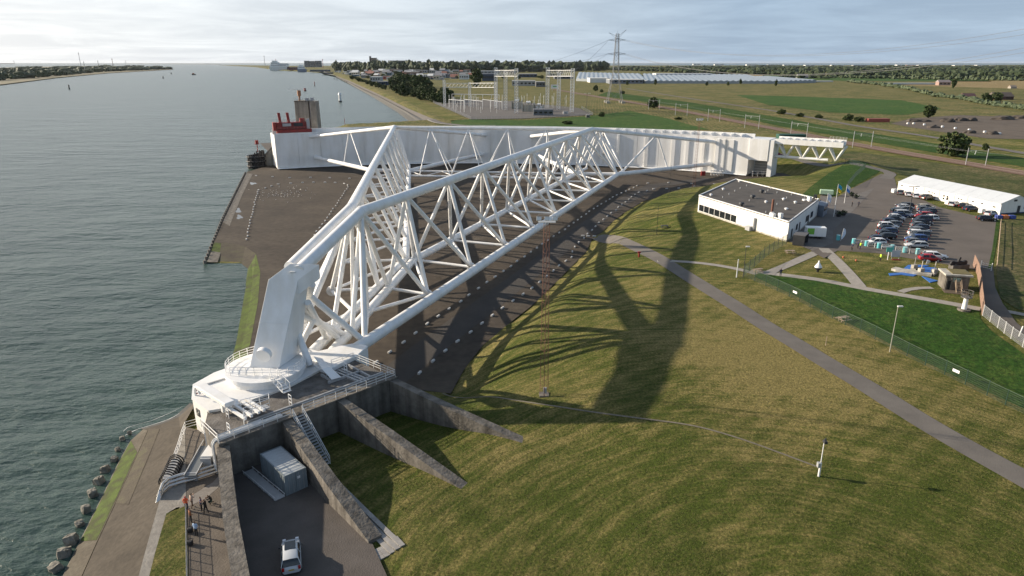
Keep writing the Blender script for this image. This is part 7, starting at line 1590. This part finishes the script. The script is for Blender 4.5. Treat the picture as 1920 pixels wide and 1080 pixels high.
for k, (x0, x1, y, pz) in enumerate(((848, 936, 177, 14), (842, 870, 190, 9), (872, 905, 191, 9), (905, 942, 193, 9))):
    a, c = U(x0, 204, ZF), U(x1, 206, ZF); t = thing('busbar', ['long upper', 'short left', 'short middle', 'short right'][k]+' busbar pipe between the insulator posts', 'busbar', a); tube_obj('pipe', a+Vector((0, 0, pz)), c+Vector((0, 0, pz-.5*k)), .25, GALV, t, 6); tube_obj('support', a, a+Vector((0, 0, pz)), .2, GALV, t, 6); tube_obj('support', c, c+Vector((0, 0, pz-.5*k)), .2, GALV, t, 6)
for i, (x0, x1, yb, yt, lab) in enumerate(((960, 977, 205, 189, 'cream transformer wall left in the yard'), (980, 1000, 210, 193, 'cream transformer wall in the middle of the yard'), (1003, 1017, 210, 197, 'white transformer with round tank at the right of the yard'))):
    p = U((x0+x1)/2, yb, ZF); w = (x1-x0)*p.y/FPX; h = VY(960, yt, p.y).z-ZF; t = thing('transformer', lab, 'transformer', p, R(-12)); cm = mat('cream concrete', (.5, .47, .40), .8, streak=.25)
    for s in (-.5, 0, .5): b = MB(); b.box((s*w, 3, h*.5), (.7, 7, h)); b.build('fire_wall', cm, t, local=True)
    b = MB(); b.box((0, 3, h*.4), (w*.85, 4, h*.75)); b.build('tank', WHITE if i == 2 else cm, t, local=True); b = MB(); b.tube((-.2*w, 1.6, h*1.05), (.2*w, 1.6, h*1.05), 1.2, 12); b.build('oil_drum', WHITE, t, local=True)
    for k in range(3): b = MB(); b.tube((-.25*w+.25*w*k, 4, h*.8), (-.25*w+.25*w*k, 4.6, h*1.25), .25, 6); b.build('bushing', DARK, t, local=True)
block(1000, 1037, 217, 206, 8, (.13, .14, .15), (.2, .2, .21), 'grey control cabin at the front of the substation yard', 'control_cabin', win=4); block(1056, 1065, 214, 210, 3, W_, G_, 'small white kiosk in the substation yard', 'kiosk', win=1); block(1099, 1106, 221, 217, 3, (.2, .19, .17), G_, 'tiny dark kiosk outside the substation fence', 'kiosk', win=1)
t = thing('billboard', 'white billboard with a green stripe behind the right gantry', 'billboard', U(1040, 171, ZF)); p = t.location
b = MB(); b.box((0, 0, 7), (12, .5, 6)); b.build('panel', WHITE, t, local=True); b = MB(); b.box((0, -.3, 7.2), (6, .05, 1.6)); b.build('stripe', mat('green stripe', (.1, .35, .12)), t, local=True); [tube_obj('leg', p+Vector((x, .4, 0)), p+Vector((x, .4, 6)), .3, STEEL, t, 6) for x in (-4, 4)]
t = thing('substation_fence', 'thin grey fence round the substation yard', 'fence', U(883, 225, ZF)); ln = [U(*q, ZF) for q in ((812, 193), (883, 225), (980, 224), (1112, 217), (1090, 204))]; b = None
for a, c in zip(ln[:-1], ln[1:]):
    n = int((c-a).length/4)
    b = MB()
    for i in range(n+1): q = a.lerp(c, i/n); b.tube(q, q+Vector((0, 0, 2.6)), .07, 4)
    for z in (.9, 1.8, 2.6): b.tube(a+Vector((0, 0, z)), c+Vector((0, 0, z)), .05, 4)
    tag(b.build('fence_run', STEEL, t), kind='stuff')
t = thing('lamp_post', 'grey lamp mast with two heads right of the substation', 'lamp post', U(1100, 205, ZF)); b = MB(); b.tube((0, 0, 0), (0, 0, 15), .18, 6); b.build('post', DARK, t, local=True)
for x in (-2, 2): b = MB(); b.box((x, 0, 15), (2.4, .6, .3)); b.build('lamp_head', RAILM, t, local=True)

# ---- pylon with wires
PYL = mat('pylon steel', (.20, .21, .22), .6, var=.1)
def pylon():
    c = U(1152, 193, ZF); c.z = ZF; t = thing('power_pylon', 'tall grey lattice power pylon with two crossarms', 'pylon', c); H_ = VY(1154, 63, c.y).z-ZF; b = MB()
    wid = lambda z: 17*(1-z/(H_*.42))+6.4*(z/(H_*.42)) if z < H_*.42 else 6.4+(3.0-6.4)*(z-H_*.42)/(H_*.58)
    lev = [0]; z = 0
    while z < H_-2: z += max(3.2, wid(z)*.75); lev.append(min(z, H_))
    P = lambda z, k: Vector(((-1, 1, 1, -1)[k]*wid(z)/2, (-1, -1, 1, 1)[k]*wid(z)/2, z))
    for k in range(4):
        bb = MB(); [bb.tube(P(a, k), P(e, k), .26, 5) for a, e in zip(lev[:-1], lev[1:])]; bb.build('leg', PYL, t, local=True)
        bb = MB(); bb.box(P(0, k)+Vector((0, 0, .8)), (4, 4, 3)); bb.build('footing', CONCP, t, local=True)
        bb = MB()
        for a, e in zip(lev[:-1], lev[1:]):
            bb.tube(P(a, k), P(e, (k+1) % 4), .11, 4, cap=False); bb.tube(P(a, (k+1) % 4), P(e, k), .11, 4, cap=False); bb.tube(P(e, k), P(e, (k+1) % 4), .1, 4, cap=False)
        tag(bb.build('lacing', PYL, t, local=True), kind='stuff')
    zU, zL = VY(1152, 75, c.y).z-ZF, VY(1152, 101, c.y).z-ZF; tips = []
    for z, half in ((zU, 9.6), (zL, 10)):
        for s in (-1, 1):
            bb = MB()
            for y in (-1.5, 1.5): bb.tube((0, y, z+1.6), (s*half, 0, z), .24, 4); bb.tube((0, y, z-1.4), (s*half, 0, z), .24, 4)
            for k in range(4): u = k/4; bb.tube((s*half*u, 1.5*(1-u), z+1.6*(1-u)), (s*half*(u+.2), 1.5*(.8-u), z-1.4*(.8-u)), .15, 3)
            bb.build('crossarm', PYL, t, local=True); tips.append(c+Vector((s*half, 0, z)))
    for s in (-1, 1): bb = MB(); bb.tube((0, 0, H_-3), (s*9.5, 0, H_+(4 if s > 0 else 1)), .2, 4); bb.tube((0, 0, H_-6), (s*9.5, 0, H_+(4 if s > 0 else 1)), .16, 4); bb.build('earth_horn', PYL, t, local=True)
    bb = MB(); bb.tube((0, 0, H_), (0, 0, H_+3), .15, 4); bb.build('tip', PYL, t, local=True)
    wm = mat('conductor', (.10, .105, .115), .6, var=.1); 
    def wire(a, e, sag, lab, r=.12):
        b = MB(); n = 26; pts = [a.lerp(e, i/n)-Vector((0, 0, sag*4*(i/n)*(1-i/n))) for i in range(n+1)]; b.path(pts, r, 4); tag(b.build('power_cable', wm), lab, 'cable', 'overhead cables')
    far = [VY(2060, 28, 430), VY(2060, 42, 430), VY(2060, 62, 400), VY(2060, 74, 400)]
    wire(tips[1], far[0], 19, 'overhead cable from the upper crossarm to the right edge, higher of the pair'); wire(tips[1]+Vector((-1.5, 2, -.6)), far[1], 17.5, 'overhead cable from the upper crossarm to the right edge, lower of the pair')
    wire(tips[3], far[2], 22, 'overhead cable from the lower crossarm to the right edge, higher of the pair'); wire(tips[3]+Vector((-1.5, 2, -.6)), far[3], 20.5, 'overhead cable from the lower crossarm to the right edge, lower of the pair')
    for tp, px, py, lab in ((tips[0], 1074, 133, 'overhead cable from the upper crossarm down to the right gantry'), (tips[2], 1060, 135, 'overhead cable from the lower crossarm down to the right gantry'), (tips[0], 970, 133, 'overhead cable from the upper crossarm down to the middle gantry'), (tips[2], 952, 137, 'overhead cable from the lower crossarm down to the middle gantry')):
        wire(tp, VY(px, py, 655), 2.5, lab, .10)
pylon()

# ---- railway catenary
def railway():
    pairs = [(1810, 310, 277, 1847, 312, 276), (1598, 277, 246, 1633, 277, 245), (1482, 254, 227, 1512, 258, 226), (1396, 240, 214, 1422, 242, 215), (1327, 227, 204, 1349, 228, 204), (1266, 216, 193, 1288, 217, 193), (1216, 205, 186, 1236, 206, 187)]
    tops = []
    for i, (x0, y0, t0, x1, y1, t1) in enumerate(pairs):
        p = Vector((*G(x0, y0)[:2], 0)); q = Vector((*G(x1, y1)[:2], 0)); p.z = hz(p.x, p.y); q.z = hz(q.x, q.y); h = VY(x0, t0, p.y).z-p.z
        t = thing('catenary_portal', 'grey railway catenary portal, '+ORD[i]+' from the right edge' if i else 'grey railway catenary portal nearest the right edge', 'catenary mast', p, group='catenary portals along the railway')
        tube_obj('mast', p, p+Vector((0, 0, h)), .15, STEEL, t, 6); tube_obj('mast', q, q+Vector((0, 0, h)), .15, STEEL, t, 6); tube_obj('crossbeam', p+Vector((0, 0, h-1)), q+Vector((0, 0, h-1)), .07, STEEL, t, 6)
        m = p.lerp(q, .4); tube_obj('drop_arm', m+Vector((0, 0, h-1)), m+Vector((-.3, 0, h-2.6)), .1, GALV, t, 5); tops.append((p.lerp(q, .3)+Vector((0, 0, h-1.8)), p.lerp(q, .7)+Vector((0, 0, h-1.8))))
    tops = [(Vector((310, 190, tops[0][0].z)), Vector((322, 190, tops[0][0].z)))]+tops
    for k in (0, 1):
        b = MB(); b.path([a[k] for a in tops], .016, 4); tag(b.build('contact_wire', STEEL), 'overhead contact wire above the '+('near' if k == 0 else 'far')+' railway track', 'cable')
    for off in (-3.2, -1.7, 1.7, 3.2):
        line = [G(a, c) for a, c in RAILPX]; dn = []
        for a, c in zip(line[:-1], line[1:]): dn += [a.lerp(c, k/5) for k in range(5)]
        line = dn+[line[-1]]; pts = []
        for i, p in enumerate(line): d = (line[min(i+1, len(line)-1)]-line[max(i-1, 0)]).normalized(); n = Vector((-d.y, d.x, 0)); q = p+n*off; pts.append(Vector((q.x, q.y, hz(q.x, q.y)+.5)))
        b = MB(); b.path(pts, .09, 4); tag(b.build('rail', mat('rail steel', (.16, .12, .10), .4, metal=.4)), kind='structure')
railway()
# soil heaps and white bags on the bare field
rr = random.Random(12)
def heap(px, py, w, h, lab):
    p = G(px, py); bm = bmesh.new(); bmesh.ops.create_icosphere(bm, subdivisions=3, radius=1)
    ph = rr.uniform(0, 6)
    for v in bm.verts: k = 1+.18*math.sin(4*v.co.x+ph)*math.cos(5*v.co.y)+rr.uniform(-.06, .06); v.co = Vector((v.co.x*k, v.co.y*k, max(-.05, v.co.z*k)))
    me = bpy.data.meshes.new('soil_heap'); bm.to_mesh(me); bm.free(); me.materials.append(mat('heap soil', (.05, .04, .035), .95, col2=(.10, .085, .07), scale=.5)); o = bpy.data.objects.new('soil_heap', me); COL.objects.link(o); o.location = p; o.scale = (w, w*.7, h); tag(o, lab, 'soil heap')
for i, (px, py, w, h) in enumerate(((1712, 228, 5, 2.4), (1730, 228, 6, 2), (1776, 229, 5.5, 3.2), (1800, 227, 5, 3), (1820, 227, 5, 2.8), (1880, 224, 9, 3), (1910, 222, 7, 2.6), (1750, 240, 4, 2), (1818, 250, 4, 2), (1860, 252, 4, 2))): heap(px, py, w, h, 'dark soil heap on the bare field, %s from the left' % ORD[i].replace('nearest', 'first'))
for i, (px, py) in enumerate(((1702, 233), (1713, 233), (1733, 235), (1767, 239), (1791, 242), (1817, 245), (1846, 249), (1874, 252))):
    p = G(px, py); t = thing('bulk_bag', 'white bulk bag on the bare soil, %s from the left' % ORD[i].replace('nearest', 'first'), 'bag', p, group='white bags on the soil'); b = MB(); b.box((0, 0, .6), (1.5, 1.3, 1.2)); bevel(b.build('sack', WHITE, t, local=True), .25, 2); b = MB(); b.box((0, 0, 1.22), (.9, .8, .06)); b.build('flap', WHITE, t, local=True)
rrk = random.Random(5)
# ---- river traffic and marks
def mark(px, yb, yt, r, m, label, name='channel_mark', cap=None, cat='marker'):
    p = U(px, yb, -1); h = VY(px, yt, p.y).z+1; t = thing(name, label, cat, p); b = MB(); b.tube((0, 0, -1), (0, 0, h*.8), r, 10, r2=r*.9); b.build('shaft', m, t, local=True); b = MB(); b.tube((0, 0, h*.8), (0, 0, h), r*1.3, 10, r2=r*.8); b.build('top', cap or m, t, local=True); b = MB(); b.tube((0, 0, -1), (0, 0, h*.14), r*1.35, 10); b.build('foot', DARK, t, local=True)
mark(638, 191, 174, 1.7, WHITE, 'white striped channel beacon standing in the river'); mark(572, 170.5, 165, 2.0, RED, 'red channel buoy left of the white beacon', 'channel_buoy', cat='buoy'); mark(590, 161, 153, .8, mat('dull red', (.2, .06, .05)), 'thin red spar mark farther up the river'); mark(130, 167, 159, 1.2, DARK, 'dark pile mark off the left spit'); mark(306, 147, 143, 1.6, DARK, 'dark channel mark near the spit end'); mark(321, 139, 136, 2.2, DARK, 'small dark mark at the tip of the spit')
mark(647, 239, 222, .2, mat('dull red', (.2, .06, .05)), 'thin reddish pole behind the white gate', 'thin_pole', cat='pole')
for i, px in enumerate((627, 632, 641, 646, 650)): mark(px, 149+i*1.6, 145+i*1.7, .7, DARK, 'mooring pile in the short row off the far bank, %s from the left' % ORD[i].replace('nearest', 'first'), 'mooring_pile')
def ship(px0, px1, yb, parts, label, name='ferry', rz=0):
    p = U((px0+px1)/2, yb, -1); L_ = (px1-px0)*p.y/FPX; t = thing(name, label, 'ship', p, rz); s = p.y/FPX
    b = MB(); hh = parts['hull']*s; w = L_*.17
    b.hexa([(-L_*.47, -w*.8, -1), (L_*.44, -w*.8, -1), (L_*.44, w*.8, -1), (-L_*.47, w*.8, -1)], [(-L_/2, -w, hh), (L_/2, -w, hh), (L_/2, w, hh), (-L_/2, w, hh)]); b.build('hull', parts['hm'], t, local=True)
    for x0, x1, z0, z1, m in parts['blocks']:
        b = MB(); b.box(((x0+x1)/2*L_, 0, (z0+z1)/2*s), ((x1-x0)*L_, w*1.7, (z1-z0)*s)); o = b.build('deck_house', m, t, local=True)
        if z1-z0 > 2.5: bb = MB(); bb.box(((x0+x1)/2*L_, -w*.86, (z0+(z1-z0)*.6)*s), ((x1-x0)*L_*.9, .5, .5*s)); bb.build('window_band', GLASS, o, local=True)
    for x, z0, z1, m in parts.get('masts', ()): b = MB(); b.tube((x*L_, 0, z0*s), (x*L_, 0, z1*s), .7*s*.5, 6); b.build('mast', m, t, local=True)
    return t
ship(508, 540, 132, dict(hull=6.5, hm=WHITE, blocks=((-.45, .5, 6.5, 9.5, WHITE), (-.4, .0, 9.5, 14, WHITE), (-.32, -.1, 14, 16.5, WHITE), (.05, .5, 9.5, 12, mat('pale grey ship', (.5, .52, .54))), (.42, .5, 1, 6, DARK)), masts=((-.15, 16.5, 19.5, RED), (-.3, 16.5, 18, WHITE))), 'large white ferry on the river near the horizon')
ship(559, 575, 135, dict(hull=5, hm=mat('blue grey hull', (.15, .19, .27)), blocks=((-.45, .3, 5, 9.5, WHITE), (-.3, .1, 9.5, 12, WHITE)), masts=((-.1, 12, 14, WHITE),)), 'smaller white and blue ship moored behind the ferry', 'cargo_ship')
ship(360, 367, 140.5, dict(hull=1.6, hm=DARK, blocks=((-.3, .1, 1.6, 3.2, mat('orange house', (.45, .16, .08))),)), 'small dark pilot boat on the river', 'pilot_boat'); ship(287, 296, 116.9, dict(hull=.8, hm=G_ and STEEL, blocks=((.2, .4, .8, 2, STEEL),)), 'hazy ship on the sea horizon', 'distant_ship')
block(581, 614, 134.5, 131, 60, (.08, .10, .14), (.05, .06, .08), 'dark blue low quay buildings beside the moored ship', 'quay_shed', win=5); block(540, 560, 131.5, 126, 60, (.14, .05, .045), (.1, .1, .1), 'red brown quay sheds between both ships', 'quay_shed', win=4); block(603, 622, 138.5, 136, 30, (.07, .08, .09), (.12, .12, .12), 'dark floating pontoon at the river bend', 'pontoon', win=2)
for px, yb, yt, m, lab in ((606, 128, 110.5, RED, 'red lighthouse tower behind the quay'), (626, 128, 117, RED, 'slim red chimney right of the lighthouse'), (664, 129, 117, WHITE, 'slim pale chimney before the wood'), (497, 124, 104, STEEL, 'thin grey mast left of the ferry'), (152, 126, 98, STEEL, 'tall thin mast on the left spit'), (160, 134, 115, STEEL, 'thin lattice beacon on the left spit shore'), (185, 124, 113.5, DARK, 'short thin mast in the middle of the spit'), (212, 123, 109.5, RUSTM, 'rusty thin chimney mast on the spit'), (27, 119.5, 113.5, STEEL, 'tiny harbour light on the far left skyline'), (236, 119.5, 113, STEEL, 'tiny harbour light beyond the spit')):
    p = U(px, yb, 1); h = VY(px, yt, p.y).z-1; s = p.y/FPX; t = thing('far_mast', lab, 'mast', p); b = MB(); b.tube((0, 0, 0), (0, 0, h), .55*s, 6, r2=.35*s); b.build('shaft', m, t, local=True); b = MB(); b.tube((0, 0, h*.86), (0, 0, h*.93), 1.0*s if m in (RED, RUSTM) else .7*s, 8); b.build('gallery', m, t, local=True)
pr = [U(*q, -1) for q in ((235, 119.3), (300, 119.6), (360, 120.2), (412, 120.8))]
b = MB(); b.path(pr, 9, 5); tag(b.build('breakwater', ROCKD), 'long dark breakwater line before the sea horizon', 'breakwater')
b = MB(); q = [U(x, y, -1) for x, y in ((-60, 119.2), (20, 119.4), (28, 119.9), (-60, 120.3))]; b.prism([tuple(v[:2]) for v in q], -2, 14); tag(b.build('far_shore', ROCKD), kind='structure')

# ---- the day's light haze over river and polder
HAZE = bpy.data.materials.new('haze'); HAZE.use_nodes = True; nt = HAZE.node_tree; nt.nodes.clear()
ho = nt.nodes.new('ShaderNodeOutputMaterial'); hv = nt.nodes.new('ShaderNodeVolumePrincipled'); hv.inputs['Density'].default_value = 0.8e-5; hv.inputs['Color'].default_value = (.86, .92, 1.0, 1); hv.inputs['Anisotropy'].default_value = .2
nt.links.new(hv.outputs[0], ho.inputs['Volume'])
b = MB(); b.box((0, 34800, 45), (121000, 71000, 100)); tag(b.build('haze', HAZE), kind='stuff')

# ---- rough turf: tufts standing out of the mown sward, gulls on the apron
def turf():
    rng = np.random.default_rng(5); n = 150000
    Y = 42*(190/42)**rng.random(n); X = rng.uniform(-.40, .86, n)*(Y+8)
    keep = np.ones(n, bool)
    Z = terrain(X, Y)
    for poly, mrg in ((APRON, .15), (LOT, -.5), (PIT, .1)): keep &= sdist(poly, X, Y) < -mrg
    def away(line, w):
        d = np.full(n, 1e9)
        for a, c in zip(line[:-1], line[1:]):
            dx, dy = c.x-a.x, c.y-a.y; t = np.clip(((X-a.x)*dx+(Y-a.y)*dy)/(dx*dx+dy*dy), 0, 1); d = np.minimum(d, np.hypot(X-a.x-t*dx, Y-a.y-t*dy))
        return d > w
    keep &= away(road, 2.0) & away(side, .9) & away(field_path, .25)
    rx, ry = X-DA.x, Y-DA.y; sl = rx*E1.x+ry*E1.y; tl = rx*E2.x+ry*E2.y; keep &= ~((tl > -.3) & (sl < 25)) & (sl > 5.2+.03*tl) & (Z > 1.5)
    keep &= ~((np.abs(tl+18) < 9) & (np.abs(sl-8) < 2.6))
    for a, c in (((8.0, 0), (6.0, -21.3)), ((15.4, 0), (17.9, -22)), ((23.4, 0), (29.4, -22.2))):
        p, q = D(*a), D(*c); keep &= away([p, q], .85)
    X, Y, Z = X[keep], Y[keep], Z[keep]; m = len(X); k = 3
    cl = np.sin(X*.8+np.sin(Y*.5)*2)*np.sin(Y*.9+np.sin(X*.4)*2)
    hgt = rng.uniform(.03, .075, m)*(1+.4*cl); ang = rng.uniform(0, 6.28, (m, k)); lean = rng.uniform(.01, .06, (m, k)); w = rng.uniform(.02, .045, (m, k))
    ox = X[:, None]+rng.normal(0, .1, (m, k)); oy = Y[:, None]+rng.normal(0, .1, (m, k)); ca, sa = np.cos(ang), np.sin(ang)
    V = np.zeros((m, k, 3, 3)); zb = np.repeat(Z[:, None]-.01, k, 1)
    V[:, :, 0] = np.stack([ox-sa*w, oy+ca*w, zb], -1); V[:, :, 1] = np.stack([ox+sa*w, oy-ca*w, zb], -1); V[:, :, 2] = np.stack([ox+ca*lean, oy+sa*lean, zb+hgt[:, None]*rng.uniform(.7, 1.2, (m, k))], -1)
    V = V.reshape(-1, 3); nf = len(V)//3; me = bpy.data.meshes.new('grass_tufts'); me.vertices.add(len(V)); me.vertices.foreach_set('co', V.ravel()); me.loops.add(len(V)); me.loops.foreach_set('vertex_index', np.arange(len(V), dtype=np.int32)); me.polygons.add(nf); me.polygons.foreach_set('loop_start', np.arange(0, len(V), 3, dtype=np.int32)); me.polygons.foreach_set('loop_total', np.full(nf, 3, np.int32)); me.update(calc_edges=True)
    me.materials.append(leaf_mat('grass blades', (.055, .086, .013), (.22, .175, .07))); o = bpy.data.objects.new('grass_tufts', me); COL.objects.link(o); tag(o, 'rough grass tufts all over the mown slope', 'grass', kind='stuff')
turf()
rr = random.Random(8); b = MB()
for i in range(90):
    p = U(rr.gauss(530, 24), rr.gauss(362, 7), .0); a = rr.uniform(0, 6)
    b.tube(p+Vector((0, 0, .12)), p+Vector((.28*math.cos(a), .28*math.sin(a), .2)), .08, 5, r2=.03)
tag(b.build('gulls', WHITE), 'scattered white gulls resting on the dark apron', 'birds', kind='stuff')

fo = [U(*p, -.96) for p in ((236, 822), (250, 812), (268, 806), (290, 800), (312, 793), (335, 783), (352, 770))]
for k, (off, w) in enumerate((((-.5, .5), .07), ((-1.6, 1.5), .04))):
    V = []
    for i, p in enumerate(fo): q = p+Vector((off[0]+.3*math.sin(i*2.1+k), off[1]+.3*math.cos(i*1.7), 0)); V.append((q, q+Vector((-w*(1+math.sin(i*1.9)), w, 0))))
    loft('foam_line', [[a for a, c in V], [c for a, c in V]], mat('foam', (.62, .63, .62), .8, var=.1))
